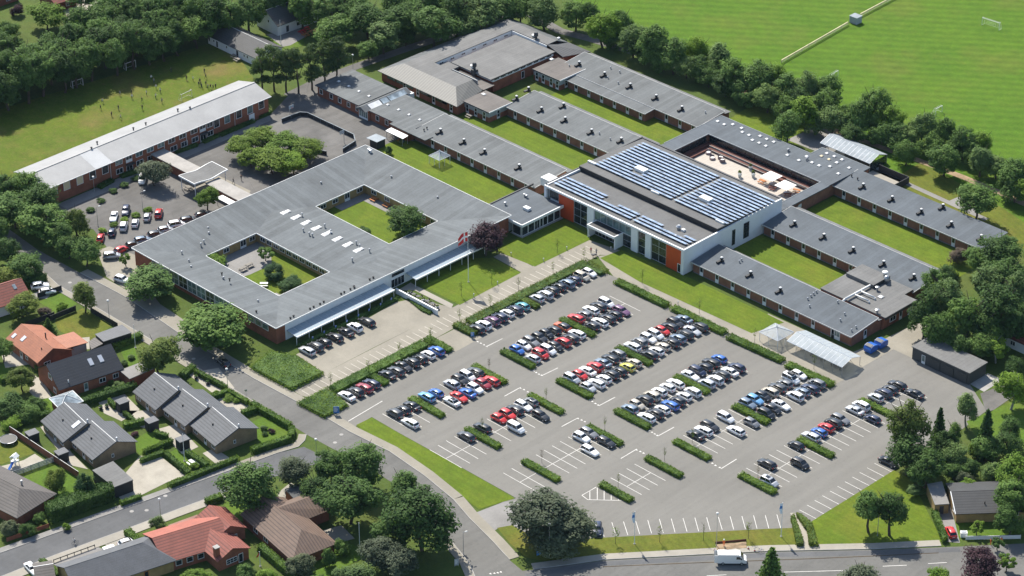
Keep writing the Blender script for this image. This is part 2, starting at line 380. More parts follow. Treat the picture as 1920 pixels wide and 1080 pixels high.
def offset(line,d):
    out=[]
    for i,p in enumerate(line):
        a=Vector(line[max(0,i-1)]); b=Vector(line[min(len(line)-1,i+1)]); t=(b-a).normalized()
        out.append((p[0]-t.y*d,p[1]+t.x*d))
    return out
def pavement(name, kerb_line, w, mat='pave'):
    """raised footway with its kerb stones, w metres wide to the left of the line"""
    seg_strip(name, offset(kerb_line,w/2+(.15 if w>0 else -.15)), abs(w), .12, mat, .12)
    seg_strip('kerb', offset(kerb_line,.075 if w>0 else -.075), .15, .13, 'kerb', .13)
pavement('footway_school', RK[3:12], 2.2); pavement('footway_grass_strip', RK[11:14]+[RK[14]], 2.2)
pavement('footway_houses', LK[2:8], -1.7)
pavement('footway_corner', [(13.46,-76.39),(14.97,-78.17),(15.90,-80.81),(14.53,-85.72),(12.44,-97.12)], -1.6,'pave')
pavement('footway_side_street', [(12.44,-97.12),(10.05,-110.07),(7.62,-123.11),(3.17,-146.53),(0.66,-159.29)], -1.5,'pave_grey')
pavement('footway_side_street_south', [(17.77,-104.05),(15.60,-115.97),(13.96,-126.37),(10.96,-142.19),(8.23,-162.03)], 2.4,'pave_light')
pavement('footway_trees', LK[12:17], -1.8)
pavement('footway_bottom', [(83.75,-76.84),(91.79,-64.12),(106.34,-46.70),(113.29,-38.45),(128.25,-22.45),(137.20,-11.92)], 1.9,'pave_light')
seg_strip('painted_kerb_shadow', [(93.07,-66.24),(103.05,-54.71),(113.18,-43.29),(121.14,-34.29),(129.40,-24.74),(138.32,-14.24)], .25,.055,'kerb_shadow_tone')  # dark strip laid beside the cycle lane as the kerb's painted shadow
seg_strip('cycle_lane', [(84.16,-79.54),(92.69,-65.06),(107.21,-47.67),(114.14,-39.44),(129.07,-23.48),(140.72,-10.27)], 1.5,.047,'asphalt_dark')
# car park
sheet('car_park', [(3.26,-65.12),(4.18,-49.92),(4.28,-31.83),(3.98,-23.08),(4.94,20.05),(13.57,21.02),(31.86,20.48),(49.25,20.67),(66.64,20.75),(81.43,20.69),(81.64,41.93),(87.21,41.90),(103.09,42.28),(112.52,36.07),(113.38,25.37),(112.30,11.81),(112.85,3.06),(112.70,-23.73),(111.62,-28.60),(107.69,-32.81),(83.89,-61.41),(79.66,-69.63),(69.40,-71.83),(67.67,-71.67),(61.82,-69.84),(62.18,-63.94),(63.17,-61.28),(44.14,-61.44),(27.01,-61.67),(18.27,-61.59),(18.57,-67.07),(13.60,-67.17)],.025,'asphalt_new')
sheet('car_park_drive', [(60.69,-72.63),(62.32,-64.08),(64.28,-61.28),(73.52,-65.01),(68.33,-71.55),(68.54,-74.85)],.034,'pave_grey')
sheet('grass_strip', [(18.27,-66.17),(18.43,-61.74),(27.17,-61.81),(44.29,-61.58),(63.15,-61.58),(62.07,-64.61),(60.57,-69.72),(48.13,-68.38),(34.92,-67.72),(23.41,-67.36)],.05,'lawn')
sheet('lawn_corner', [(68.10,-71.78),(69.60,-68.92),(77.94,-68.68),(83.89,-61.41),(107.69,-32.81),(111.73,-28.22),(116.84,-31.71),(112.43,-37.45),(104.80,-46.12),(89.76,-64.04),(82.98,-73.44),(79.60,-74.98),(73.69,-73.73)],.05,'lawn_dry')
sheet('lawn_right', [(112.70,-23.73),(112.85,3.06),(116.44,2.91),(118.66,2.27),(127.91,-4.44),(136.50,-10.49),(127.30,-21.28),(119.41,-29.68)],.05,'lawn')
sheet('path_hedges', [(107.51,-24.80),(108.22,-24.09),(112.67,-25.93),(118.40,-30.69),(117.09,-32.00),(112.28,-27.68)],.06,'pave_light')
# paved square in front of the school
sheet('plaza', [(-2.73,-66.68),(-2.82,-56.90),(-3.20,-28.20),(-3.39,-16.72),(-4.20,29.51),(5.83,31.25),(6.63,28.34),(3.79,26.26),(3.86,21.17),(3.64,-22.74),(3.95,-29.50),(3.84,-49.62),(3.63,-57.50),(3.76,-65.55),(0.65,-66.78)],.03,'pave')
sheet('plaza_parking', [(-13.45,-56.12),(-13.79,-33.63),(-14.62,-24.07),(-12.95,-19.96),(-3.22,-16.20),(-3.18,-41.60),(-2.82,-56.90)],.034,'pave')
sheet('entrance_drive', [(3.95,-29.50),(4.16,-22.22),(11.19,-20.61),(11.51,-30.26)],.036,'pave')
sheet('terrace_paving', [(-18.38,-20.08),(-18.91,-15.27),(-17.27,-15.41),(-4.28,-15.18),(-3.21,-16.89),(-15.42,-17.13)],.07,'pave_light')
sheet('path_to_connector', [(-13.78,7.29),(-13.82,10.95),(-3.61,10.80),(-3.61,6.81)],.046,'pave')
sheet('path_carpark_edge', [(3.70,25.42),(6.08,28.54),(25.21,28.67),(49.25,28.14),(62.50,27.84),(82.62,28.26),(81.72,20.35),(66.49,20.93),(49.09,20.84),(31.70,20.66),(13.21,21.03)],.034,'pave')
sheet('lawn_flag', [(-18.10,-14.46),(-17.71,2.64),(-13.41,6.92),(-3.61,6.45),(-3.04,-14.29)],.05,'lawn')
sheet('lawn_entrance', [(-15.76,9.77),(-16.69,23.92),(-14.53,32.98),(-3.09,30.99),(-3.34,11.07)],.05,'lawn')
sheet('lawn_front', [(4.88,25.12),(5.83,31.62),(26.20,33.24),(51.17,33.48),(56.19,33.34),(54.00,24.39),(31.36,23.82),(19.64,23.48)],.05,'lawn')
sheet('service_yard', [(50.85,33.85),(75.90,34.57),(77.25,42.54),(78.12,55.19),(83.12,56.78),(85.49,50.75),(87.21,41.90),(81.64,41.93),(81.43,20.69),(68.14,20.29),(54.95,25.34)],.03,'pave')
sheet('garage_apron', [(103.09,42.28),(103.22,48.79),(107.24,48.97),(107.41,41.86)],.04,'kerb')
sheet('garage_gravel', [(107.23,40.73),(108.60,47.15),(113.13,45.99),(113.58,34.67)],.03,'asphalt_old')
# school yard and the small car park
sheet('school_yard', [(-110.11,-51.17),(-110.94,-17.88),(-110.27,18.51),(-114.98,28.17),(-118.09,35.61),(-113.25,39.03),(-105.96,32.62),(-92.82,32.31),(-76.90,32.05),(-70.51,28.61),(-71.91,20.92),(-71.67,-15.30),(-76.45,-53.62),(-82.27,-56.43),(-93.61,-52.62),(-100.94,-56.08),(-109.91,-59.20)],.024,'asphalt_old')
sheet('yard_strip',rect(-112,25.5,-72.4,36.0),.028,'asphalt_old')
sheet('yard_paving', [(-84.38,-58.54),(-83.96,-55.13),(-75.12,-53.03),(-66.74,-59.30),(-53.42,-63.76),(-43.66,-64.42),(-42.72,-67.57),(-52.36,-66.19),(-63.71,-65.22),(-72.36,-64.89)],.03,'pave')
sheet('yard_hall_bed', [(-110.34,-51.00),(-110.70,-18.07),(-110.27,18.51),(-107.81,16.97),(-107.18,-19.14),(-106.70,-50.93)],.03,'pave_grey')
sheet('covered_walk_paving', [(-108.02,-17.06),(-107.96,-13.25),(-81.42,-12.29),(-76.36,-19.17),(-85.04,-21.48),(-96.28,-21.82)],.03,'pave')
sheet('yard_apron', [(-117.84,35.39),(-115.71,53.85),(-112.00,51.88),(-109.78,37.89),(-111.64,32.85)],.03,'asphalt_old')
seg_strip('park_path', [(-115.70,29.73),(-116.95,42.29),(-116.25,54.73),(-114.83,71.97),(-112.37,90.15),(-110.39,108.23),(-108.69,112.98),(-102.42,112.07),(-92.63,110.73),(-82.34,113.02),(-69.95,115.07),(-60.76,116.02),(-50.87,118.23)], 3.4,.036,'asphalt_old')
seg_strip('field_path', [(-50.87,118.23),(-35.55,118.50),(-19.97,118.04),(-2.79,117.39),(11.00,118.13),(27.37,119.63),(40.53,120.33),(50.65,120.28),(67.68,119.44)], 2.2,.034,'dirt')
# lawns between the wings
sheet('lawn_wing_a', rect(-76,19.6,-28.6,35.2),.03,'lawn')
sheet('lawn_wing_b', rect(-74,49,-22,62.2),.03,'lawn')
sheet('lawn_wing_c', rect(-66,76,-20,89.2),.03,'lawn')
sheet('lawn_wing_d', rect(24.8,75,72,89),.03,'lawn')
sheet('lawn_wing_e', rect(24.8,47.2,55.4,61.2),.03,'lawn')
sheet('lawn_north', [(-22.27,102.41),(0.17,100.98),(-0.80,115.01),(-10.82,118.21),(-24.05,116.24)],.03,'lawn')
sheet('lawn_east', [(29.68,106.28),(28.78,118.94),(50.47,116.10),(67.69,111.71),(75.71,100.81),(68.31,102.81),(52.08,103.13)],.03,'lawn_dry')
seg_strip('wing_path', [(22.94,107.76),(33.44,107.59),(49.18,106.89),(59.37,106.51)],1.6,.05,'pave_grey')
sheet('path_wing', [(46.62,106.32),(47.21,112.06),(56.69,110.06),(55.08,106.11)],.045,'pave_grey')
# courtyards of the square building (the ground inside its walls)
sheet('court_lawn_east', rect(-60.2,-10,-32,7.2),.03,'lawn')
sheet('court_path_east', [(-60.2,-3),(-57.3,-3),(-57.3,4.3),(-40,4.3),(-40,7.2),(-60.2,7.2)],.05,'pave_grey')
sheet('court_lawn_west', rect(-60.2,-45.2,-32,-28.2),.03,'lawn')
sheet('court_path_west', [(-60.2,-45.2),(-50,-45.2),(-49,-40),(-49,-33),(-55,-28.2),(-60.2,-28.2)],.05,'pave_grey')
sheet('court_path_west_corner', [(-38.5,-45.2),(-32,-45.2),(-32,-41),(-38,-41)],.05,'pave_grey')
# parking bay lines (painted)
LINES=MB()
def line(x0,y0,x1,y1,w=.11,z=.032):
    d=Vector((x1-x0,y1-y0)).normalized(); n=Vector((-d.y,d.x))*w/2
    LINES.sheet([(x0+n.x,y0+n.y),(x1+n.x,y1+n.y),(x1-n.x,y1-n.y),(x0-n.x,y0-n.y)],z)
PITCH=2.475; Y0=-19.8; YW=-57.8
def bays(xa,xb,ks,y0,xm=None):
    for k in ks: line(xa,y0+(k-.5)*PITCH,xb,y0+(k-.5)*PITCH)
    if xm is not None: line(xm,y0+(ks[0]-.5)*PITCH,xm,y0+(ks[-1]-.5)*PITCH)
for xc,n in ((24.0,14),(41.8,16),(59.5,13),(76.8,16)):
    bays(xc-5,xc+5,range(0,8),Y0,xc); bays(xc-5,xc+5,range(8,n+1),Y0,xc)
bays(90,100,range(0,8),Y0,95); bays(90,100,range(8,17),Y0,95); bays(90,100,range(17,22),Y0,95)
bays(6.2,11.2,range(0,8),Y0); bays(6.2,11.2,range(8,17),Y0)
bays(6.2,11.2,range(-1,4),YW); bays(6.2,11.2,range(4,12),YW)
bays(19,29,range(0,4),YW,24); bays(19,29,range(4,12),YW,24)
bays(36.8,46.8,range(-1,4),YW,41.8); bays(36.8,46.8,range(4,12),YW,41.8)
bays(54.5,64.5,range(1,4),YW,59.5); bays(54.5,64.5,range(4,12),YW,59.5)
bays(72,81,range(7,11),YW,76.7)
bays(108.2,113.0,range(-2,10),Y0+1.0)
BL=[(82.12,-55.55),(85.96,-58.37),(83.56,-53.53),(87.42,-56.33),(85.08,-51.62),(89.00,-54.47),(86.80,-49.72),(90.53,-52.53),(88.28,-47.66),(92.11,-50.61),(89.71,-45.65),(93.69,-48.75),(91.41,-43.83),(95.27,-46.89),(93.00,-41.95),(96.82,-44.93),(94.61,-40.06),(98.44,-43.14),(96.26,-38.24),(99.98,-41.26),(97.90,-36.42),(101.57,-39.33),(99.54,-34.55),(103.17,-37.56),(101.19,-32.73),(104.78,-35.72),(102.74,-30.83),(106.40,-33.93),(104.41,-29.04),(108.04,-32.12),(105.96,-27.14),(109.69,-30.29),(80.88,-57.67),(84.52,-60.26)]
for i in range(0,len(BL),2): line(*BL[i],*BL[i+1])
for a in ([(15.90,-66.40),(15.09,-55.50)],[(14.85,-22.97),(14.93,-17.89)],[(32.73,-22.75),(32.96,-18.01)],[(50.55,-22.94),(50.64,-17.88)],[(68.12,-22.48),(68.20,-17.58)],[(86.33,-22.54),(86.22,-17.42)],[(32.91,-34.93),(32.82,-29.98)],[(50.61,-34.82),(50.69,-29.87)],[(68.46,-34.85),(68.34,-29.68)]):
    line(*a[0],*a[1],.16)
def tri(p,s=.5):
    x,y=p; LINES.sheet([(x-s*.5,y-s*.5),(x+s*.6,y),(x-s*.5,y+s*.5)],.032)
for p in [(11.94,-22.87),(12.97,-22.85),(14.00,-22.82),(14.94,-22.88),(30.08,-22.82),(30.99,-22.88),(31.89,-22.94),(32.64,-22.84),(47.45,-22.62),(48.33,-22.68),(49.44,-22.81),(50.32,-22.87),(65.42,-22.47),(66.26,-22.52),(67.11,-22.58),(67.95,-22.64),(82.55,-22.25),(83.67,-22.30),(84.70,-22.43),(85.89,-22.39),(33.07,-30.05),(34.13,-29.94),(35.36,-29.98),(50.93,-29.95),(51.96,-29.83),(52.91,-29.80),(68.63,-29.99),(69.63,-29.87),(70.54,-29.84)]: tri(p)
hp=[(72.24,-50.78),(72.24,-46.44),(72.19,-48.31),(74.54,-50.75),(72.56,-46.43),(75.73,-49.74),(74.32,-46.18),(76.81,-48.79),(76.40,-46.20),(77.92,-47.80),(78.49,-46.21),(78.99,-46.73),(74.21,-51.09),(79.61,-46.17),(72.24,-50.78),(74.21,-51.09)]
for i in range(0,len(hp),2): line(*hp[i],*hp[i+1],.13)
tag(LINES.build('road_marking',M['line']),kind='structure')
# painted crossing strips on the paved square: one stripe each in the line of the walk
ST=MB()
for k in range(0,49):
    y=-65.3+k*1.92
    ST.box(-1.65,y-.11,.04,2.3,y+.11,.05)
tag(ST.build('plaza_marking',M['stripe']),kind='structure')
DS=MB()
for a in ([(110.09,-53.65),(112.67,-50.56)],[(120.30,-41.64),(128.35,-32.83)],[(133.15,-25.95),(136.37,-22.22)],[(139.09,-18.73),(141.54,-15.75)],[(96.73,-70.07),(104.35,-60.92)]):
    DS.add([],[]); (x0,y0),(x1,y1)=a; d=Vector((x1-x0,y1-y0)).normalized(); n=Vector((-d.y,d.x))*.07
    DS.sheet([(x0+n.x,y0+n.y),(x1+n.x,y1+n.y),(x1-n.x,y1-n.y),(x0-n.x,y0-n.y)],.052)
for p in [(78.71,-84.01),(79.18,-83.34),(79.53,-82.74),(79.78,-82.11)]:
    DS.sheet([(p[0]-.25,p[1]-.25),(p[0]+.3,p[1]),(p[0]-.25,p[1]+.25)],.052)
tag(DS.build('street_marking',M['line']),kind='structure')
# manhole covers set in the carriageway
mh=MB().lathe([(.45,0),(.42,.012)],n=14)
for i,p in enumerate([(-76.56,-72.66),(-28.59,-73.82),(18.82,-71.04),(20.21,-74.14),(9.67,-121.61),(11.58,-119.16),(8.17,-115.04),(10.17,-113.05)]):
    o=mh.build('manhole_cover',M['kerb'],loc=(p[0],p[1],.044)); tag(o,kind='structure')

# ================================================================== the school
def local(mb, loc):
    mb.v=[(x-loc[0],y-loc[1],z) for x,y,z in mb.v]; return mb
class Bld:
    """a building: Empty at its base, parts given in world metres"""
    def __init__(s,name,label,x,y,cat='building',group=None):
        s.loc=(x,y,0); s.e=thing(name,label,cat,s.loc,0,group)
    def part(s,name,mb,mat,parent=None,smooth=False):
        mats=[M[q] if isinstance(q,str) else q for q in (mat if isinstance(mat,(list,tuple)) else [mat])]
        return local(mb,s.loc).build(name,mats,parent or s.e,smooth)
    def wall(s,x0,y0,x1,y1,z00,z10,z11,z01,mat,name='wall',plinth=True):
        """block of walls; top heights at the four corners"""
        o=s.part(name,MB().hexa([(x0,y0,0),(x1,y0,0),(x1,y1,0),(x0,y1,0)],[(x0,y0,z00),(x1,y0,z10),(x1,y1,z11),(x0,y1,z01)]),mat)
        return o
    def slab(s,pts,mat,th=.22,name='roof',trim=None,parent=None):
        """roof slab over four points (x,y,z), its edge boards as a part of the roof"""
        b=[(p[0],p[1],p[2]) for p in pts]; t=[(p[0],p[1],p[2]+th) for p in pts]
        r=s.part(name,MB().hexa(b,t),mat,parent)
        if trim:
            mb=MB(); n=len(pts); cx=sum(p[0] for p in pts)/n; cy=sum(p[1] for p in pts)/n
            for i in trim:
                a=Vector(pts[i]); c=Vector(pts[(i+1)%4]); d=(c-a); dn=Vector((d.x,d.y,0)).normalized(); nn=Vector((dn.y,-dn.x,0))
                if nn.dot(Vector((cx,cy,0))-a)>0: nn=-nn
                w=.09
                # board standing outside the slab edge and 6 cm over the felt
                p=[a-dn*.0,c+dn*.0]
                bt=[tuple(p[0]+Vector((0,0,-.03))),tuple(p[1]+Vector((0,0,-.03))),tuple(p[1]+nn*w+Vector((0,0,-.03))),tuple(p[0]+nn*w+Vector((0,0,-.03)))]
                tp=[(q[0],q[1],q[2]+th+.05) for q in bt]
                mb.hexa(bt,tp)
            o=s.part('fascia',mb,'trim'); o.parent=r
        return r
def pane_set(b, axis, pos, a0, z0, w, h, out, kind='window', cols=2, rows=1, glass='window', low=0.0, frame='white', depth=.09):
    """a window or glazed door on a wall: frame (with mullions and any solid lower panel) and its panes.
    axis 'x': wall runs along X at y=pos, out = -1/+1 the side it faces; axis 'y': wall along Y at x=pos"""
    fr=MB(); t=.09
    def bx(mb,u0,v0,u1,v1,d0,d1):
        d0,d1=sorted((pos+out*d0,pos+out*d1))
        if axis=='x': mb.box(u0,d0,v0,u1,d1,v1)
        else: mb.box(d0,u0,v0,d1,u1,v1)
    bx(fr,a0,z0,a0+t,z0+h,.0,depth); bx(fr,a0+w-t,z0,a0+w,z0+h,.0,depth)
    bx(fr,a0+t,z0,a0+w-t,z0+t,.0,depth); bx(fr,a0+t,z0+h-t,a0+w-t,z0+h,.0,depth)
    if low>0: bx(fr,a0+t,z0+t,a0+w-t,z0+low,.0,depth*.7)
    zz0=z0+max(t,low); zz1=z0+h-t; cw=(w-2*t)/cols; rh=(zz1-zz0)/rows
    for i in range(1,cols): bx(fr,a0+t+i*cw-.035,zz0,a0+t+i*cw+.035,zz1,.0,depth*.9)
    for j in range(1,rows): bx(fr,a0+t,zz0+j*rh-.03,a0+w-t,zz0+j*rh+.03,.0,depth*.8)
    f=b.part(kind,fr,frame)
    for i in range(cols):
        for j in range(rows):
            g=MB(); bx(g,a0+t+i*cw+.03,zz0+j*rh+.03,a0+t+(i+1)*cw-.03,zz0+(j+1)*rh-.03,.005,depth*.45)
            p=b.part('pane',g,glass); p.parent=f
    return f
def vent_big(b,x,y,z):
    """roof fan: hooded duct with a bent black pipe on a low curb"""
    mb=MB(); mb.box(x-.42,y-.42,z-.2,x+.42,y+.42,z+.45); mb.lathe([(.3,.45),(.3,.75),(.42,.8),(.42,1.0),(.3,1.1)],(x,y,z),10)
    mb.box(x-.5,y-1.5,z+.02,x+.1,y-.42,z+.42)
    o=b.part('roof_vent',mb,'black'); mc=MB(); mc.lathe([(.34,1.1),(.36,1.2),(.2,1.32)],(x,y,z),10); c=b.part('vent_cap',mc,'offwhite'); c.parent=o
def vent_small(b,x,y,z,mat='steel',h=.6,r=.17):
    mb=MB(); mb.lathe([(r*.75,-.3),(r*.75,h-.2),(r*1.35,h-.18),(r*1.35,h),(r*.5,h+.1)],(x,y,z),8); b.part('roof_pipe',mb,mat)
def skylight(b,x,y,z,sx=.6,sy=.6,mat='offwhite'):
    mb=MB(); mb.box(x-sx,y-sy,z-.25,x+sx,y+sy,z+.16)
    o=b.part('skylight',mb,'steel'); d=MB(); k=.9
    d.hexa([(x-sx*k,y-sy*k,z+.163),(x+sx*k,y-sy*k,z+.163),(x+sx*k,y+sy*k,z+.163),(x-sx*k,y+sy*k,z+.163)],[(x-sx*.45,y-sy*.45,z+.28),(x+sx*.45,y-sy*.45,z+.28),(x+sx*.5,y+sy*.5,z+.33),(x-sx*.5,y+sy*.5,z+.33)])
    p=b.part('dome',d,mat); p.parent=o
def zlin(y,y0,y1,z0,z1): return z0+(z1-z0)*(y-y0)/(y1-y0)

# ---- brick wings with sloping felt roofs
def wing(name,label,x0,x1,y0,y1,zf,zb,doors,feltm='felt_x',strip_w=0.0,trim=(0,1,3),brick='brick_wing',vents=(),pipes=(),gx=None):
    b=Bld(name,label,(x0+x1)/2,(y0+y1)/2)
    b.wall(x0,y0,x1,y1,zf,zf,zb,zb,brick)
    b.part('plinth',MB().box(x0-.03,y0-.05,0,x1+.03,y0-.002,.25),'plinth')
    ov=.55
    zfo=zf-(zb-zf)*ov/(y1-y0)
    b.slab([(x0-.25,y0-ov,zfo+.01),(x1+.25,y0-ov,zfo+.01),(x1+.25,y1,zb+.01),(x0-.25,y1,zb+.01)],feltm,.2,'roof',trim+((2,) if strip_w else ()))
    if strip_w:
        b.wall(x0,y1+.01,x1,y1+strip_w,2.5,2.5,2.4,2.4,brick,'rear_wall')
        b.slab([(x0-.2,y1+.2,zb-.75),(x1+.2,y1+.2,zb-.75),(x1+.2,y1+strip_w+.5,zb-.95),(x0-.2,y1+strip_w+.5,zb-.95)],'strip_roof',.12,'rear_roof')
    for d in doors:
        pane_set(b,'x',y0,d,.1,1.05,zf-.35,-1,'door',1,1,'window',.95)
    for vx,vy in vents: vent_big(b,vx,vy,zlin(vy,y0,y1,zf,zb)+.2)
    for p in pipes: vent_small(b,p[0],p[1],zlin(p[1],y0,y1,zf,zb)+.2,*(p[2:] if len(p)>2 else ()))
    return b
def dr(start,n,step=4.9): return [start+i*step for i in range(n)]
W1=wing('classroom_wing','brick wing with low grey roof behind the lawn with the small gazebo',-72.5,-28.2,36.2,47.2,2.75,3.5,dr(-66.3,8),strip_w=1.8,vents=[(-66.22,39.51),(-57.72,39.75)]+[(-49.91,39.59)]+[(-37.64,39.91)],pipes=[(*p,'black') for p in [(-70.27,37.37),(-70.40,38.54)]])
W2=wing('classroom_wing','middle brick wing with grey roof running into the solar roof building',-65.4,-22.4,63.0,73.4,2.75,3.6,dr(-62.9,9),strip_w=2.0,vents=[(-65.74,66.86),(-66.58,72.21),(-56.32,66.76),(-53.28,71.99),(-47.80,66.99),(-38.13,66.89)]+[(-29.16,68.60)],pipes=[(*p,) for p in [(-36.21,67.74),(-31.96,67.39)]])
W3=wing('classroom_wing','brick wing nearest the sports field, lean-to roof along its front',-72.4,-21.6,89.8,100.0,2.8,3.6,[-33.3,-28.5,-23.9],strip_w=2.0,vents=[(-68.53,93.64),(-59.07,93.70),(-49.40,93.54),(-39.85,93.40),(-30.48,93.25)],pipes=[(*p,) for p in [(-70.14,91.39),(-60.62,97.68),(-57.17,97.61),(-57.44,93.29),(-53.24,92.87),(-24.69,95.98)]])
b=W3
b.wall(-65.6,86.2,-37.2,89.75,2.45,2.45,2.7,2.7,'brick_wing','front_wall')
b.slab([(-66.0,85.6,2.46),(-36.8,85.6,2.46),(-36.8,89.9,2.72),(-66.0,89.9,2.72)],'felt_x',.16,'lean_to_roof',(0,1,3))
for d in dr(-63.0,6,4.75): pane_set(b,'x',86.2,d,.1,1.05,2.2,-1,'door',1,1,'window',.85)
E1=wing('classroom_wing','far right brick wing with dark roof, ending among the trees',24.4,70.5,89.8,99.4,2.75,3.5,dr(27.0,9),'felt_x_new',vents=[(30.76,93.28),(40.07,93.15),(49.25,93.04),(51.96,98.15),(58.45,93.10),(67.70,92.89)],pipes=[(*p,'black') for p in [(25.17,95.48),(27.24,95.32)]],trim=(0,3))
E2=wing('classroom_wing','long dark roofed brick wing between the two right hand lawns',25.2,71.5,62.0,72.4,2.75,3.6,dr(27.5,6),'felt_x_new',strip_w=2.0,vents=[(31.25,66.26),(40.50,66.31),(49.71,66.21),(59.08,66.14),(68.15,66.20)])
E3=wing('classroom_wing','dark roofed brick wing along the grass beside the car park',25.3,74.0,36.0,45.4,2.75,3.6,dr(27.5,8,4.95)+[68.1],'felt_x_new',strip_w=1.4,vents=[(30.63,40.17),(39.96,40.00)]+[(49.83,39.23)],pipes=[(*p,) for p in [(56.89,40.79),(56.70,42.17),(56.59,43.27),(56.51,44.33),(59.17,38.75),(63.08,44.19),(67.46,41.44),(68.29,38.89),(72.89,37.33),(72.85,38.97)]]+[(*p,) for p in [(34.17,42.53),(34.12,43.40)]])
pane_set(E3,'x',36.0,68.0,.1,2.7,2.35,-1,'window',3,1,'window_lite',.9)
pane_set(E3,'y',74.0,40.5,.1,1.0,2.2,1,'door',1,1,'window',.8)
# ---- kitchen block at the end of the right hand wings
b=Bld('kitchen_block','flat roofed brick kitchen block with white ducts on its roof',65,54)
b.wall(55.8,46.9,74.4,58.5,3.1,3.1,3.1,3.1,'brick_red')
b.part('rear_wall',MB().box(55.8,58.52,0,71.4,61.98,3.1),'brick_red')
r=b.slab([(55.5,47.0,3.12),(74.9,47.0,3.12),(74.9,58.6,3.12),(55.5,58.6,3.12)],'felt_lite',.3,'roof')
b.slab([(55.5,58.62,3.12),(71.4,58.62,3.12),(71.4,61.9,3.12),(55.5,61.9,3.12)],'felt_lite',.295,'rear_roof')
b.part('parapet',MB().box(74.92,47.0,2.75,75.1,58.7,3.5),'dark')
b.part('plant_room',MB().box(56.2,55.6,3.42,64.4,61.6,4.3),'felt_lite')
b.part('plant_room_edge',MB().box(64.41,55.5,3.4,64.55,61.7,4.36),'dark')
DU=[(64.38,55.88),(64.47,46.38)]
mb=MB(); mb.tube((63.6,55.4,4.0),(63.6,46.2,4.1),.28,n=10); mb.tube((63.6,46.2,4.1),(63.3,45.6,3.4),.28,n=10)
o=b.part('duct',mb,'offwhite',smooth=True)
for yy in (51.8,49.6):
    mb=MB(); mb.tube((63.6,yy,4.0),(67.9,yy,4.0),.2,n=8); mb.tube((67.9,yy,4.0),(68.2,yy,3.42),.2,n=8); b.part('duct_branch',mb,'offwhite',smooth=True)
for p in [(65.67,55.50),(72.25,47.35)]:
    vent_small(b,p[0],p[1],3.42,'steel',1.0,.38)
p=[(68.27,53.67)][0]; skylight(b,p[0],p[1],3.42)
p=[(63.73,63.06)][0]
mb=MB(); mb.lathe([(.4,0),(.4,.5),(.62,.6),(.7,1.0),(.62,1.5),(.35,1.9)],(64.9,59.9,3.4),12); b.part('exhaust_fan',mb,'steel',smooth=True)
mb=MB(); mb.lathe([(.45,0),(.45,.9),(.75,1.0),(.72,1.15)],(63.6,60.9,4.3),12); b.part('exhaust_hood',mb,'offwhite',smooth=True)
pane_set(b,'y',74.4,49.5,.9,2.2,1.3,1,'window',2,1)
pane_set(b,'y',74.4,53.0,.1,1.0,2.2,1,'door',1,1,'window',.8)
pane_set(b,'y',74.4,56.2,.1,1.6,2.2,1,'door',2,1,'window_lite',.8)

# ---- terrace block: flat roofs round the wooden terrace
b=Bld('terrace_building','flat dark roofed ring round the wooden roof terrace with parasols',3,84)
for nm,(x0,y0,x1,y1) in (('wall',(-20.2,69.4,-16.2,97.4)),('wall',(-16.19,87.7,24.2,97.4)),('wall',(22.0,69.4,24.2,87.69)),('wall',(10.1,97.41,25.4,102.0))):
    b.part(nm,MB().box(x0,y0,0,x1,y1,3.3),'brick_wing' if nm=='wall' else 'dark')
for (x0,y0,x1,y1),mt in (((-20.5,69.3,-16.0,97.6),'felt_y_new'),((-15.99,87.5,24.4,97.6),'felt_x_new'),((21.8,69.3,24.6,87.49),'felt_y_new'),((10.0,97.61,25.6,102.2),'felt_x_new')):
    b.part('roof',MB().box(x0,y0,3.32,x1,y1,3.6),mt)
for q in ((-20.62,75.5,-20.51,97.7),(-15.98,87.35,21.78,87.48),(-15.99,69.5,-15.87,87.3),(21.67,69.5,21.79,87.3),(-20.5,97.61,9.9,97.73),(9.87,97.75,9.99,102.3),(10.0,102.21,25.6,102.33)):
    b.part('edge_trim',MB().box(q[0],q[1],3.45,q[2],q[3],3.68),'panel_grey')
# glazed dark courtyard walls
for k in range(12):
    x=-15.6+k*3.1; b.part('court_window',MB().box(x,87.52,.9,x+2.98,87.68,3.15),'window')
for k in range(5):
    y=71.0+k*3.2; b.part('court_window',MB().box(-16.18,y,.9,-16.05,y+3.0,3.15),'window')
for p in [(-18.91,94.38),(-16.48,94.23),(-14.91,95.79),(-11.88,95.84),(-10.22,94.23),(-7.88,94.18),(-5.42,92.69),(-5.52,95.82),(-3.17,95.71),(-0.83,95.76),(-3.14,92.69),(-0.79,92.61),(6.40,92.64),(10.36,92.51),(10.34,95.56),(13.49,93.95),(15.89,93.89),(18.11,95.50)]: skylight(b,p[0],p[1],3.6,.45,.45)
for i,p in enumerate([(12.92,100.50),(15.34,100.57),(17.89,100.53),(12.93,98.35),(15.46,98.29),(17.99,98.31),(22.06,98.29),(22.11,93.95)]): skylight(b,p[0],p[1],3.6,.45,.45,'curtain' if i in (3,4) else 'offwhite')
for p in [(5.07,94.39),(5.07,94.78),(11.59,93.96),(11.47,94.61)]: vent_small(b,p[0],p[1],3.6,'steel',.7,.2)
b.part('wall_panel',MB().box(24.21,76.0,1.4,24.3,77.2,2.4),'white')
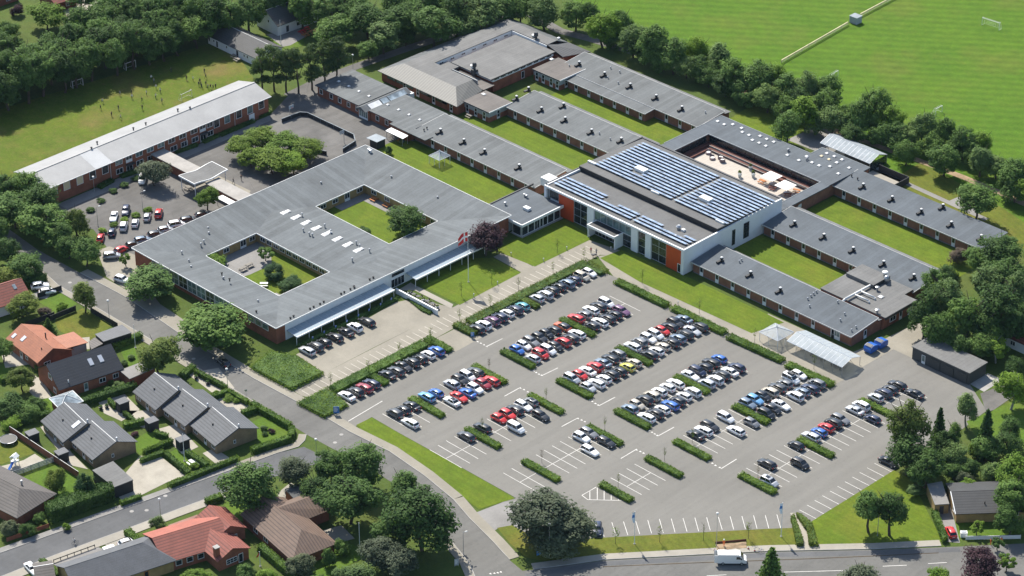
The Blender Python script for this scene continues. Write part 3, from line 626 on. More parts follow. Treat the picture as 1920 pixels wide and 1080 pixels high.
# the wooden terrace itself
t=sheet('terrace_deck',rect(-16.0,69.4,21.8,87.4),.55,'deck',.5)
for q in ((-15.9,86.0,21.7,87.35,1.5),(-15.9,84.9,12.0,85.98,1.1),(-15.9,70,-14.6,85.9,1.5),(-14.59,70,-13.4,84.88,1.1)):
    o=MB().box(q[0],q[1],.551,q[2],q[3],q[4]).build('terrace_step',M['bench_red'],t)
for q in ((-14.2,84.7,7.0,84.86),(-14.2,85.8,8.0,85.97),(12.0,85.8,21.6,85.97)):
    o=MB().box(q[0],q[1],1.0,q[2],q[3],1.12 if q[1]<85 else 1.53).build('step_edge',M['kerb'],t)
MB().box(12.6,70.5,.552,21.4,78.2,.57).build('terrace_mat',M['dark'],t)

# ---- square building with two courtyards
b=Bld('courtyard_school','square grey roofed school building with two inner courtyards',-46,-19)
X0,X1,YA,YB=-72.2,-20.0,-56.2,18.6; ZO,ZI=4.5,2.65
C1=(-60.1,-10.1,-32.05,7.2); C2=(-60.1,-45.2,-32.05,-28.2)
# walls: outer ring faces and courtyard faces as thin solid walls
def wallrun(x0,y0,x1,y1,z,mat,name='wall'):
    b.part(name,MB().box(x0,y0,0,x1,y1,z),mat)
wallrun(X0,YA,X0+.35,YB,ZO-.05,'brick_red'); wallrun(X0+.36,YB-.35,X1-.36,YB,ZO-.05,'brick_red')
wallrun(X1-.35,YA,X1,YB,ZO-.05,'white_wall','front_wall'); wallrun(X0+.36,YA,X1-.36,YA+.35,ZO-.05,'brick_red')
wallrun(X1-.34,YA-.01,X1+.02,YA+2.6,ZO-.06,'brick_red','corner_wall'); wallrun(X1-.34,YB-9.5,X1+.02,YB+.01,ZO-.06,'brick_red','corner_wall')
for c in (C1,C2):
    wallrun(c[0]-.3,c[1]-.3,c[0],c[3]+.3,ZI-.03,'brick_yellow','court_wall'); wallrun(c[2],c[1]-.3,c[2]+.3,c[3]+.3,ZI-.03,'brick_yellow','court_wall')
    wallrun(c[0]+.01,c[3],c[2]-.01,c[3]+.3,ZI-.04,'brick_yellow','court_wall'); wallrun(c[0]+.01,c[1]-.3,c[2]-.01,c[1],ZI-.04,'brick_yellow','court_wall')
e=.5
O=[(X0-e,YA-e),(X1+e,YA-e),(X1+e,YB+e),(X0-e,YB+e)]
I1=[(C1[0]+e,C1[1]+e),(C1[2]-e,C1[1]+e),(C1[2]-e,C1[3]-e),(C1[0]+e,C1[3]-e)]
I2=[(C2[0]+e,C2[1]+e),(C2[2]-e,C2[1]+e),(C2[2]-e,C2[3]-e),(C2[0]+e,C2[3]-e)]
ym=(C1[1]+C2[3])/2; zm=3.35
def rp(name,pts,mat):   # roof plane with thickness
    mb=MB(); n=len(pts); mb.v=[(x,y,z+.22) for x,y,z in pts]+[(x,y,z) for x,y,z in pts]
    mb.f=[tuple(range(n)),tuple(range(2*n-1,n-1,-1))]+[(i,n+i,n+(i+1)%n,(i+1)%n) for i in range(n)]; mb.mi=[0]*len(mb.f)
    return b.part(name,mb,mat)
zo=lambda p:(p[0],p[1],ZO); zi=lambda p:(p[0],p[1],ZI)
kx=(zm-ZI)*(I1[0][0]-(X0-e))/(ZO-ZI); ke=(zm-ZI)*((X1+e)-I1[1][0])/(ZO-ZI); VW=(I1[0][0]-kx,ym,zm); VE=(I1[1][0]+ke,ym,zm)
rp('roof',[zo(O[3]),zo(O[0]),zi(I2[0]),zi(I1[3])],'felt_sq_y'); rp('roof',[zo(O[1]),zo(O[2]),zi(I1[2]),zi(I2[1])],'felt_sq_y')
rp('roof',[zo(O[2]),zo(O[3]),zi(I1[3]),zi(I1[2])],'felt_sq_x'); rp('roof',[zo(O[0]),zo(O[1]),zi(I2[1]),zi(I2[0])],'felt_sq_x')
rp('middle_roof',[zi(I1[0]),VW,VE,zi(I1[1])],'felt_sq_x'); rp('middle_roof',[VW,zi(I2[3]),zi(I2[2]),VE],'felt_sq_x')
def edge_ring(P,z,out,name='edge_trim',mat='white',w=.10):
    for i in range(4):
        a=Vector(P[i]); c=Vector(P[(i+1)%4]); d=(c-a).normalized(); nn=Vector((d.y,-d.x))*(w if out else -w)
        ex=d*(w if out else 0)
        q=[a-ex*0,c+ex*0,c+nn,a+nn]
        b.part(name,MB().prism([(p.x,p.y) for p in q],z+.02,z+.27),mat)
edge_ring(O,ZO,True); edge_ring(I1,ZI,False); edge_ring(I2,ZI,False)
# courtyard windows
for x in (-57.5,-52.6,-39.5,-35.8): pane_set(b,'x',C1[3],x,.95,1.9,1.2,-1,'window',2,1)
pane_set(b,'y',C1[0],.5,.1,1.7,2.25,1,'door',2,1,'window',.7)
for y in (-7.6,4.6,-3.6): pane_set(b,'y',C1[0],y,.95,1.9,1.2,1,'window',2,1)
for k in range(11): pane_set(b,'x',C2[3],-58.8+k*2.42,.9,1.9,1.25,-1,'window',2,1)
pane_set(b,'y',C2[0],-33.5,.1,1.8,2.2,1,'door',2,1,'window',.6)
for y in (-43.5,-38.8,-30.6): pane_set(b,'y',C2[0],y,.9,1.8,1.25,1,'window',2,1)
for k in range(8): pane_set(b,'x',C1[3]+100,0,0,1,1,1) if False else None
# long window band on the street side and the small windows at its end
for k in range(9): pane_set(b,'x',YA,-65.5+k*3.35,1.0,3.2,3.1,-1,'window',2,2,'window_lite' if k%3 else 'window')
for k in range(3): pane_set(b,'x',YA,-30.0+k*2.5,2.3,2.2,1.5,-1,'window',1,1,'window_lite')
# skylights over the middle bar, small pipes
for p in [(-61.67,-18.09),(-57.84,-18.02),(-53.97,-18.10),(-50.18,-18.13),(-46.28,-18.20),(-42.45,-18.13),(-38.60,-18.20),(-34.77,-18.18)]: skylight(b,p[0],p[1],3.42,.72,.72)
for p in [(-61.65,-16.81),(-57.86,-16.70),(-54.09,-16.78),(-50.15,-16.77),(-46.39,-16.71),(-42.51,-16.79),(-38.67,-16.80),(-34.84,-16.78)]: skylight(b,p[0],p[1],3.42,.62,.62)
for p in [(-70.79,-12.98),(-72.84,-4.03),(-66.41,-1.65),(-56.26,12.96),(-40.05,13.65),(-51.33,-20.69),(-48.78,-20.98),(-47.85,-20.80),(-37.49,-15.81),(-32.39,-16.10),(-31.96,-22.08),(-57.43,-15.80),(-49.28,-15.53),(-46.10,-16.43),(-35.67,-16.32)]+[(-70.43,-48.48),(-68.30,-36.66),(-66.24,-38.08),(-63.33,-42.96),(-64.02,-41.48),(-63.53,-48.70),(-59.12,-50.09),(-56.40,-51.62),(-56.18,-55.59)]+[(-46.84,-49.53),(-32.84,-50.77)]: vent_small(b,p[0],p[1],3.62,'steel',.65,.2)
p=[(-69.78,17.69)][0]
for dy in (0,.9): vent_small(b,p[0]+dy*.9,p[1]-dy*.2,4.3,'alu',1.0,.32)
for p in [(-20.58,-51.38),(-20.70,-50.31),(-20.56,-45.41),(-20.61,-44.26),(-20.57,-42.33),(-20.69,-41.07),(-20.58,-35.77),(-20.61,-34.75),(-20.65,-32.79),(-20.45,-31.71)]+[(-47.77,-49.27),(-44.33,-49.76),(-28.45,-54.98)]+[(-20.82,-26.53),(-20.87,-25.34),(-20.98,-31.36)]: vent_small(b,p[0],p[1],4.42,'black',.55,.2)
# entrance in the white front
pane_set(b,'y',X1,-20.6,.1,4.3,2.3,1,'door',4,1,'window'); pane_set(b,'y',X1,-20.4,2.9,4.2,1.1,1,'window',1,1,'window')
# glass canopies along the front
m_,t_,b_=newmat('canopy_glass'); b_.inputs['Base Color'].default_value=(0.40,0.47,0.52,1); b_.inputs['Roughness'].default_value=0.25
tp=t_.nodes.new('ShaderNodeBsdfTransparent'); tp.inputs['Color'].default_value=(0.8,0.9,0.92,1); mx=t_.nodes.new('ShaderNodeMixShader'); mx.inputs[0].default_value=0.30; t_.links.new(b_.outputs[0],mx.inputs[1]); t_.links.new(tp.outputs[0],mx.inputs[2]); t_.links.new(mx.outputs[0],t_.nodes['Material Output'].inputs[0]); M['canopy_glass']=m_
def canopy(label,y0,y1,n):
    c=Bld('glass_canopy',label,-18.3,(y0+y1)/2,'canopy','glass canopies along the white front')
    xa,xb,za,zb=-19.85,-16.3,2.55,2.25; step=(y1-y0)/n
    for k in range(n):
        ya=y0+k*step+.06; yb=y0+(k+1)*step-.06
        c.part('glass_pane',MB().hexa([(xa,ya,za),(xb,ya,zb),(xb,yb,zb),(xa,yb,za)],[(xa,ya,za+.05),(xb,ya,zb+.05),(xb,yb,zb+.05),(xa,yb,za+.05)]),'canopy_glass')
    for k in range(n+1):
        y=y0+k*step; c.part('rafter',MB().hexa([(xa,y-.03,za-.12),(xb,y-.03,zb-.12),(xb,y+.03,zb-.12),(xa,y+.03,za-.12)],[(xa,y-.03,za+.06),(xb,y-.03,zb+.06),(xb,y+.03,zb+.06),(xa,y+.03,za+.06)]),'alu')
        if k%2==0: c.part('post',MB().box(xb-.14,y-.05,0,xb-.04,y+.05,zb-.13),'white')
    c.part('gutter',MB().box(xb,y0-.1,zb-.2,xb+.22,y1+.1,zb+.14),'white')
canopy('glass canopy over the parking bays left of the white wall',-53.3,-23.0,16)
canopy('glass canopy beside the lawn with the flagpole',-16.0,8.8,13)
# white garden wall of the entrance terrace
w=thing('garden_wall','long low white wall between parking bays and entrance terrace','wall',(-10.5,-21.1,0))
MB().box(-7.2,-.15,0,7.1,.15,1.3).build('wall_body',M['white_wall'],w); MB().box(-7.25,-.2,1.301,7.15,.2,1.36).build('coping',M['white'],w)

# ---- low brick block at the school yard, with a glazed ridge
b=Bld('yard_block','low brick block with grey roof beside the school yard',-92,42)
b.wall(-110.2,35.6,-93.4,48.2,2.9,2.9,2.9,2.9,'brick_red'); b.wall(-89.0,35.6,-73.1,48.2,2.9,2.9,2.9,2.9,'brick_red'); b.wall(-93.39,35.0,-89.01,48.2,2.9,2.9,2.9,2.9,'brick_red','hall_wall')
b.part('bay_wall',MB().box(-79.2,34.2,0,-73.1,35.59,2.9),'brick_red')
b.slab([(-110.7,35.1,2.92),(-93.2,35.1,2.92),(-93.2,48.7,2.92),(-110.7,48.7,2.92)],'felt_x',.25,'roof')
b.slab([(-89.2,35.1,2.92),(-72.7,35.1,2.92),(-72.7,48.4,2.92),(-89.2,48.4,2.92)],'felt_x',.25,'roof')
b.slab([(-79.6,33.7,2.93),(-66.0,33.7,2.93),(-66.0,36.6,2.93),(-79.6,36.6,2.93)],'felt_x',.22,'bay_roof')
b.part('hall_roof',MB().add([(-93.19,33.9,2.9),(-89.21,33.9,2.9),(-91.2,33.9,3.9),(-93.19,50.6,2.9),(-89.21,50.6,2.9),(-91.2,50.6,3.9)],[(0,1,2),(3,5,4),(0,2,5,3),(1,4,5,2),(0,3,4,1)]),'felt_y')
for y0_,y1_,mt in ((36.2,40.2,'offwhite'),(40.6,42.8,'glass_roof'),(43.2,49.2,'glass_roof')):
    b.part('roof_glazing',MB().hexa([(-90.9,y0_,3.68),(-89.4,y0_,2.93),(-89.4,y1_,2.93),(-90.9,y1_,3.68)],[(-90.85,y0_,3.86),(-89.3,y0_,3.1),(-89.3,y1_,3.1),(-90.85,y1_,3.86)]),mt)
pane_set(b,'x',34.98,-92.9,.05,3.4,2.5,-1,'door',4,1,'window_lite',.5)
for x in (-109.4,-105.3,-101.9,-98.4,-94.9,-87.0,-83.4): pane_set(b,'x',35.6,x,.9,1.3,1.5,-1,'window',1,1)
for p in [(-107.62,40.93),(-103.53,40.87),(-99.29,40.75),(-95.23,40.72),(-87.83,40.68),(-83.64,40.74),(-79.57,40.71),(-75.42,40.67)]: skylight(b,p[0],p[1],3.17,.4,.4)
b.part('rear_porch',MB().box(-93.1,48.71,0,-89.3,51.6,2.5),'white_wall')

# ---- hipped hall complex at the top
b=Bld('old_hall_complex','U shaped hall complex with ribbed hipped roof and raised flat hall roof',-89,78)
b.part('wall',MB().box(-104.8,54.0,0,-75.2,64.2,2.9),'brick_red'); b.part('wall',MB().box(-104.8,64.21,0,-95.3,101.8,2.9),'brick_red'); b.part('wall',MB().box(-95.29,94.2,0,-75.2,101.8,2.9),'brick_red')
zt=4.85
def plane(name,pts,mat,th=.2): return rp(name,pts,mat) if False else b.part(name,(lambda q:q)(mkplane(pts,th)),mat)
def mkplane(pts,th=.2):
    mb=MB(); n=len(pts); mb.v=[(x,y,z+th) for x,y,z in pts]+[(x,y,z) for x,y,z in pts]
    mb.f=[tuple(range(n)),tuple(range(2*n-1,n-1,-1))]+[(i,n+i,n+(i+1)%n,(i+1)%n) for i in range(n)]; mb.mi=[0]*len(mb.f); return mb
plane('hip_roof',[(-105.6,53.2,2.75),(-74.4,53.2,2.75),(-80.2,58.4,zt),(-100.6,58.4,zt)],'seam_x')
plane('hip_roof_end',[(-74.4,53.2,2.75),(-76.2,64.4,3.1),(-80.2,64.4,zt),(-80.2,58.4,zt)],'seam_y')
plane('flat_roof',[(-100.6,58.41,zt),(-80.2,58.41,zt),(-80.2,64.6,zt),(-100.6,64.6,zt)],'felt_lite')
plane('side_roof',[(-105.6,53.2,2.75),(-100.6,58.4,zt),(-100.6,98.0,zt),(-105.6,102.6,2.75)][::-1],'felt_y')
plane('side_roof_top',[(-100.59,64.61,zt),(-95.0,64.61,zt),(-95.0,98.0,zt),(-100.59,98.0,zt)],'felt_lite')
plane('north_roof_top',[(-94.99,94.2,zt),(-81.4,94.2,zt),(-81.4,98.0,zt),(-94.99,98.0,zt)],'felt_lite')
plane('north_roof',[(-105.6,102.6,2.75),(-100.6,98.01,zt),(-81.4,98.01,zt),(-81.4,102.6,2.75)][::-1],'felt_x')
plane('north_hip',[(-81.39,102.6,2.75),(-81.39,94.2,zt),(-75.6,94.4,3.0),(-72.8,102.6,2.75)][::-1],'seam_dark')
b.part('clerestory_wall',MB().box(-95.3,64.9,2.5,-95.05,93.9,zt-.02),'white_wall'); b.part('clerestory_wall',MB().box(-95.0,93.95,2.9,-81.4,94.15,zt-.02),'white_wall')
for k in range(7): pane_set(b,'y',-95.05,66.4+k*4.1,3.75,1.5,.6,1,'window',2,1,'window',0,'white',.06)
b.part('hall_wall',MB().box(-92.9,70.2,0,-78.2,93.2,3.05),'brick_red'); b.part('hall_band',MB().box(-92.95,70.1,3.051,-78.1,93.3,4.05),'white_wall')
b.part('hall_roof',MB().box(-93.3,69.0,4.07,-77.8,93.7,4.3),'felt_lite'); b.part('hall_roof_edge',MB().box(-77.79,69.0,3.95,-77.68,93.8,4.34),'dark')
b.part('low_hall_roof',MB().box(-94.6,64.85,3.5,-90.0,68.98,4.1),'felt_lite')
b.part('screen_wall',MB().box(-89.9,66.2,2.5,-80.2,66.5,4.2),'panel_grey')
for k in range(9): pane_set(b,'y',-78.1,70.6+k*2.5,3.25,1.9,.65,1,'window',3,1,'window',0,'white',.06)
b.part('low_roof',MB().box(-89.9,64.87,3.0,-76.3,68.97,3.2),'felt_brown')
b.part('link_roof',MB().box(-78.05,69.1,2.9,-76.2,83.0,3.05),'felt_brown') if False else None
pane_set(b,'y',-78.2,81.0,.3,1.1,2.1,1,'door',1,1)
for x in (-102.5,-99.0,-95.5): pane_set(b,'x',54.0,x,1.5,3.2,.9,-1,'window',3,1,'window_lite',0,'dark')
for x in (-96.2,-91.0,-84.8,-78.0): pane_set(b,'x',54.0,x,.1,1.1,2.4,-1,'door',1,2,'window',.5)
for x in (-89.6,-83.4,-81.0): pane_set(b,'x',54.0,x,1.5,1.9 if x>-82 else 4.4,.9,-1,'window',2,1,'window',0,'dark')
for nm,p in (('ventilator',[(-84.58,69.52)][0]),('ventilator',[(-86.42,94.90)][0])):
    mb=MB(); mb.box(p[0]-.7,p[1]-.7,3.4,p[0]+.7,p[1]+.7,4.9); mb.lathe([(.35,4.9),(.35,5.6),(.62,5.8),(.62,6.5),(.4,6.9)],(p[0],p[1],0),10); b.part(nm,mb,'dark',smooth=False)
    b.part('vent_hood',MB().lathe([(.4,4.6),(.4,5.3),(.75,5.4),(.7,5.6)],(p[0]-1.2,p[1]+.5,0),10),'offwhite')
for p in [(-99.89,95.96),(-82.68,100.10)]: vent_small(b,p[0],p[1],3.9,'alu',.9,.3)
# ---- link annexes
def annex(label,x0,y0,x1,y1,doors,sidey):
    a=Bld('link_annex',label,(x0+x1)/2,(y0+y1)/2,'building')
    a.part('wall',MB().box(x0+.3,y0+.3,0,x1-.3,y1,1.5),'brick_red'); a.part('upper_wall',MB().box(x0+.28,y0+.28,1.501,x1-.28,y1,3.0),'panel_grey')
    a.part('roof',MB().box(x0,y0,3.02,x1,y1+.5,3.22),'felt_brown'); a.part('edge_trim',MB().box(x0-.1,y0-.12,2.95,x1+.1,y0-.005,3.3),'dark'); a.part('edge_trim',MB().box(x1+.005,y0,2.95,x1+.12,y1+.5,3.3),'white')
    for d in doors: pane_set(a,'x',y0+.28,d,.15,1.1,2.5,-1,'door',1,2,'window',.5)
    pane_set(a,'y',x1-.28,sidey,.15,1.1,2.5,1,'door',1,2,'window',.5)
    return a
a=annex('brown flat roofed annex beside the picnic table',-75.7,56.4,-65.6,64.6,(-74.6,-71.4,-68.2),59.6)
p=[(-74.32,62.97)][0]; skylight(a,p[0],p[1],3.22,.6,.45)
a=annex('brown flat roofed annex next to the raised hall',-76.2,83.2,-65.8,92.8,(-75.2,-72.8,-69.8,-67.5),85.5)
p=[(-76.64,91.09)][0]; skylight(a,p[0],p[1],3.22,.6,.6)

# ---- sports hall
b=Bld('sports_hall','long two storey red brick hall with pale metal roof',-117,-17)
b.wall(-123.2,-53.4,-111.0,19.0,5.2,5.2,5.2,5.2,'brick_red')
b.part('gable',MB().add([(-123.2,19.0,5.2),(-111,19.0,5.2),(-117.1,19.0,6.7),(-123.2,18.7,5.2),(-111,18.7,5.2),(-117.1,18.7,6.7)],[(0,2,1),(3,4,5),(0,1,4,3),(1,2,5,4),(2,0,3,5)]),'brick_red')
for nm,xa,xb in (('roof_front',-110.45,-117.1),('roof_back',-123.8,-117.1)):
    z0,z1=5.15,6.95; th=.18
    if nm=='roof_front':
        for k,(ya,yb,mt) in enumerate(((-54.2,-38.6,'metal_roof'),(-38.58,-33.2,'panel_pale'),(-33.18,19.6,'metal_roof'))):
            b.part('roof_front',MB().hexa([(xb,ya,z1),(xa,ya,z0),(xa,yb,z0),(xb,yb,z1)],[(xb,ya,z1+th),(xa,ya,z0+th),(xa,yb,z0+th),(xb,yb,z1+th)]),mt)
    else: b.part(nm,MB().hexa([(xa,-54.2,z0),(xb-.005,-54.2,z1),(xb-.005,19.6,z1),(xa,19.6,z0)],[(xa,-54.2,z0+th),(xb-.005,-54.2,z1+th),(xb-.005,19.6,z1+th),(xa,19.6,z0+th)]),'metal_roof')
b.part('ridge_cap',MB().box(-117.35,-54.2,7.06,-116.85,19.6,7.2),'metal_roof'); b.part('gutter',MB().box(-110.44,-54.2,5.12,-110.28,19.6,5.3),'offwhite')
SH=lambda px: px
for i,y in enumerate((-52.2,-48.3,-44.2,-40.2,-36.2)): pane_set(b,'y',-111.0,y,2.5,2.0,2.4,1,'window',1,1,'window' if i>2 else 'curtain')
for i,y in enumerate((0.3,3.9,7.9,11.7,15.6)): pane_set(b,'y',-111.0,y,2.5,1.9,2.4,1,'window',1,1,'window' if i%2==0 else 'window_lite')
for i,y in enumerate((-31.9,-25.4,-21.8,-18.3,-14.8,-11.2,-7.4)): pane_set(b,'y',-111.0,y,3.4,2.2,1.4,1,'window',2,1,'window_lite' if i<4 else 'window')
for y in (-31.9,-25.4,-21.8,-18.3,-7.2,-10.8,-14.3): pane_set(b,'y',-111.0,y,.9,2.2,1.5,1,'window',2,1)
for i,y in enumerate((-28.6,-4.4)):
    pane_set(b,'y',-111.0,y,.1,2.0,2.2,1,'door',2,1,'window',.5); pane_set(b,'y',-111.0,y,3.0,2.0,1.9,1,'window',2,1,'window',.8)
    b.part('door_hood',MB().box(-110.98,y-.2,2.5,-109.9,y+2.2,2.68),'dark')
pane_set(b,'y',-111.0,-.4+1.2,3.4,1.6,1.4,1,'window',2,1) if False else None
for y in (-2.0,): pane_set(b,'y',-111.0,y,3.4,2.0,1.4,1,'window',2,1); pane_set(b,'y',-111.0,y,.9,2.0,1.5,1,'window',2,1)
b.part('side_door',MB().box(-111.0,12.2,.1,-110.9,14.0,2.2),'white'); 
pane_set(b,'x',19.0,-113.6,2.4,1.7,2.2,1,'window',1,1)
for y in (-33.6,-8.9,-16.2,7.3): b.part('downpipe',MB().tube((-110.9,y,0),(-110.9,y,5.1),.06,n=6),'offwhite')
for p in [(-117.08,-34.55),(-118.58,-31.59),(-118.25,-20.17),(-118.23,-16.13),(-118.57,-5.28),(-117.19,-2.32)]: vent_small(b,p[0],p[1],6.9,'dark',.7,.22)

# ---- covered walks between sports hall and square building
def walk(label,x0,x1,y0,y1,z,brick):
    c=Bld('covered_walk',label,(x0+x1)/2,(y0+y1)/2,'walkway','covered walks to the sports hall')
    c.part('roof',MB().box(x0,y0,z,x1,y1,z+.22),'walk_roof')
    if brick: c.part('brick_wall',MB().box(x0,y0+.5,0,x1-.5,y0+.8,z-.01),'brick_red')
    else: c.part('brick_wall',MB().box(x0+.2,y0+.6,0,x1,y0+.9,z-.01),'brick_red')
    n=max(2,int((x1-x0)/4))
    for k in range(n+1):
        x=x0+.3+(x1-x0-.6)*k/n; c.part('post',MB().box(x-.08,y1-.5,0,x+.08,y1-.34,z-.01),'white')
walk('pale roofed covered walk with brick side next to the sports hall',-110.95,-95.2,-20.8,-16.4,2.6,True)
walk('pale roofed covered walk ending at the square building',-88.6,-72.8,-21.0,-16.6,2.6,False)
c=Bld('curved_canopy','grey curved canopy on white posts over the covered walk',-91.6,-19,'canopy')
mb=MB(); n=12; ys=[-24.4+10.6*i/n for i in range(n+1)]; zz=[3.35+.55*abs(math.cos(math.pi*i/n))**1.5 for i in range(n+1)]
for i in range(n):
    mb.hexa([(-94.6,ys[i],zz[i]),(-88.6,ys[i],zz[i]),(-88.6,ys[i+1],zz[i+1]),(-94.6,ys[i+1],zz[i+1])],[(-94.6,ys[i],zz[i]+.1),(-88.6,ys[i],zz[i]+.1),(-88.6,ys[i+1],zz[i+1]+.1),(-94.6,ys[i+1],zz[i+1]+.1)])
c.part('roof',mb,'felt_lite')
for x in (-94.75,-88.58):
    mb=MB()
    for i in range(n): mb.hexa([(x,ys[i],zz[i]-.2),(x+.16,ys[i],zz[i]-.2),(x+.16,ys[i+1],zz[i+1]-.2),(x,ys[i+1],zz[i+1]-.2)],[(x,ys[i],zz[i]+.16),(x+.16,ys[i],zz[i]+.16),(x+.16,ys[i+1],zz[i+1]+.16),(x,ys[i+1],zz[i+1]+.16)])
    c.part('edge_beam',mb,'white')
for y in (ys[0]-.18,ys[-1]+.02): c.part('edge_beam',MB().box(-94.75,y,3.65,-88.42,y+.16,4.05),'white')
for x in (-94.4,-88.9):
    for y in (-24.0,-14.2): c.part('post',MB().box(x-.08,y-.08,0,x+.08,y+.08,3.7),'white')

# ---- glass connector
b=Bld('glass_connector','low glazed connector with white fascia beside the purple tree',-21,27)
b.part('roof',MB().box(-28.6,18.9,3.35,-15.6,33.2,3.6),'felt_x_new'); b.part('fascia',MB().box(-15.59,18.7,3.0,-15.3,33.2,3.72),'white_wall'); b.part('fascia',MB().box(-28.6,18.6,3.0,-15.59,18.89,3.72),'white_wall')
b.part('parapet',MB().box(-28.9,18.9,3.3,-28.61,36.0,3.8),'dark'); b.part('floor_edge',MB().box(-19.5,18.7,0,-15.4,33.1,.15),'kerb'); b.part('inner_wall',MB().box(-28.3,19.0,0,-20.2,33.1,3.3),'panel_grey')
y=19.2
for i,wd in enumerate((2.2,2.2,1.9,1.1,1.6,2.2,2.2)):
    pane_set(b,'y',-16.0,y,.16,wd-.05,2.85,1,'door' if i==2 else 'window',2 if i==2 else 1,1,'window',0.1); y+=wd
pane_set(b,'x',19.1,-19.0,.16,2.9,2.85,-1,'window',1,1)
for q in [(-25.52,29.73),(-24.69,29.63),(-25.82,23.27)]: vent_small(b,q[0],q[1],3.6,'steel',.8,.28)
q=[(-20.26,25.27)][0]; b.part('roof_unit',MB().box(q[0]-.9,q[1]-.6,3.61,q[0]+.9,q[1]+.6,4.3),'offwhite')
b.part('air_handler',MB().box(-27.6,37.4,3.3,-24.4,40.4,5.4),'offwhite'); b.part('air_duct',MB().box(-24.39,38.2,3.5,-22.6,39.8,4.8),'offwhite')

# ---- solar roof building
b=Bld('main_hall','white modern hall with orange panels and solar panels on its roof',1.3,51)
XA,XB,YF,YK=-22.0,24.7,33.4,69.0
b.part('side_wall',MB().hexa([(XB-.4,YF,0),(XB,YF,0),(XB,YK,0),(XB-.4,YK,0)],[(XB-.4,YF,6.85),(XB,YF,6.85),(XB,YK,7.1),(XB-.4,YK,7.1)]),'white_wall')
b.part('side_wall',MB().box(XA,YF+.6,0,XA+.4,YK,6.9),'white_wall'); b.part('rear_wall',MB().box(XA+.41,YK-.4,0,XB-.41,YK-.005,7.0),'dark')
b.part('corner_pier',MB().box(23.9,YF-.3,0,24.75,YF-.005,6.4),'white_wall'); b.part('corner_pier',MB().box(XA-.05,YF-.3,3.6,XA+.7,YF+.59,6.4),'white_wall')
b.part('fascia',MB().box(XA-.05,YF-.32,6.401,XB+.05,YF+.1,6.9),'white_wall')
b.part('inner_core',MB().box(XA+.5,YF+1.2,0,XB-.5,45.2,6.0),'dark')
b.part('front_roof',MB().hexa([(XA,YF+.11,6.45),(XB-.41,YF+.11,6.45),(XB-.41,45.5,6.1),(XA,45.5,6.1)],[(XA,YF+.11,6.7),(XB-.41,YF+.11,6.7),(XB-.41,45.5,6.3),(XA,45.5,6.3)]),'felt_solar')
b.part('rear_roof',MB().hexa([(XA,45.6,7.3),(XB-.41,45.6,7.3),(XB-.41,YK-.42,6.7),(XA,YK-.42,6.7)],[(XA,45.6,7.65),(XB-.41,45.6,7.65),(XB-.41,YK-.42,7.0),(XA,YK-.42,7.0)]),'felt_solar')
b.part('step_wall',MB().box(XA,45.51,0,XB-.41,45.59,7.6),'dark_face')
b.part('parapet',MB().hexa([(XA-.3,YF+.6,6.6),(XA-.01,YF+.6,6.6),(XA-.01,YK,6.6),(XA-.3,YK,6.6)],[(XA-.3,YF+.6,7.0),(XA-.01,YF+.6,7.0),(XA-.01,YK,7.3),(XA-.3,YK,7.3)]),'dark')
b.part('parapet',MB().box(XA,YK-.41,6.9,XB-.41,YK+.1,7.2),'dark')
def bay(x0,x1,z0,z1,mat,name,d=.0): b.part(name,MB().box(x0,YF-.02+d,z0,x1,YF+.35+d,z1),mat)
bay(-17.2,-12.15,0,6.4,'orange','orange_panel',.02); bay(18.85,23.89,0,6.4,'orange','orange_panel',.02)
bay(-7.4,-5.15,0,6.4,'white_wall','pier',-.1); bay(7.4,9.55,0,6.4,'white_wall','pier',-.1); bay(12.05,13.9,0,6.4,'white_wall','pier',-.1); bay(-20.2,-17.21,0,3.6,'white_wall','pier')
def curtain_wall(x0,x1,z0,z1,cols,rows,glass='window'): pane_set(b,'x',YF+.2,x0,z0,x1-x0,z1-z0,-1,'window',cols,rows,glass,0,'alu',.12)
curtain_wall(-20.6,-17.25,3.75,6.38,1,1); curtain_wall(-12.1,-7.45,.2,6.38,2,3); curtain_wall(-5.1,7.35,3.6,6.38,6,1,'window_lite'); curtain_wall(4.4,7.35,.2,3.58,1,2); curtain_wall(9.6,12.0,.2,6.38,1,3); curtain_wall(13.95,18.8,.2,6.38,2,3)
pane_set(b,'x',YF+.0,22.6,.1,1.1,2.3,-1,'door',1,1,'window')
# porch
b.part('porch_roof',MB().box(-4.3,30.6,3.3,4.3,YF+.15,3.5),'dark_face'); b.part('porch_fascia',MB().box(-4.6,30.3,3.0,4.6,30.59,3.62),'white_wall')
b.part('porch_wall',MB().box(-4.6,30.6,0,-4.31,YF+.1,3.61),'white_wall'); b.part('porch_wall',MB().box(4.31,30.6,0,4.6,YF+.1,3.61),'white_wall')
pane_set(b,'x',YF-.6,-4.2,.1,8.4,2.9,-1,'door',7,1,'window',0,'alu')
for x0,x1,gl in ((-12.1,-7.4,3),):
    pass
for q in [(-20.71,48.82),(1.23,48.52),(22.47,48.56)]: b.part('smoke_hatch',MB().box(q[0]-1.3,q[1]-.3,7.2,q[0]+1.3,q[1]+.35,8.0),'offwhite')
RU=[(-9.22,54.66),(12.53,54.57)]
for q in RU: b.part('roof_unit',MB().box(q[0]-1.6,q[1]-.9,7.3,q[0]+1.6,q[1]+.9,8.3),'offwhite')
q=[(16.36,40.48)][0]; b.part('roof_fan',MB().lathe([(.5,6.2),(.5,7.0),(.7,7.2),(.3,7.6)],(q[0],q[1],0),10),'steel'); b.part('roof_box',MB().box(q[0]+1.0,q[1]-.3,6.2,q[0]+1.9,q[1]+.5,7.0),'offwhite')
for yy in (): pass
for yy in (38.0,43.5): 
    for k in range(2): pass
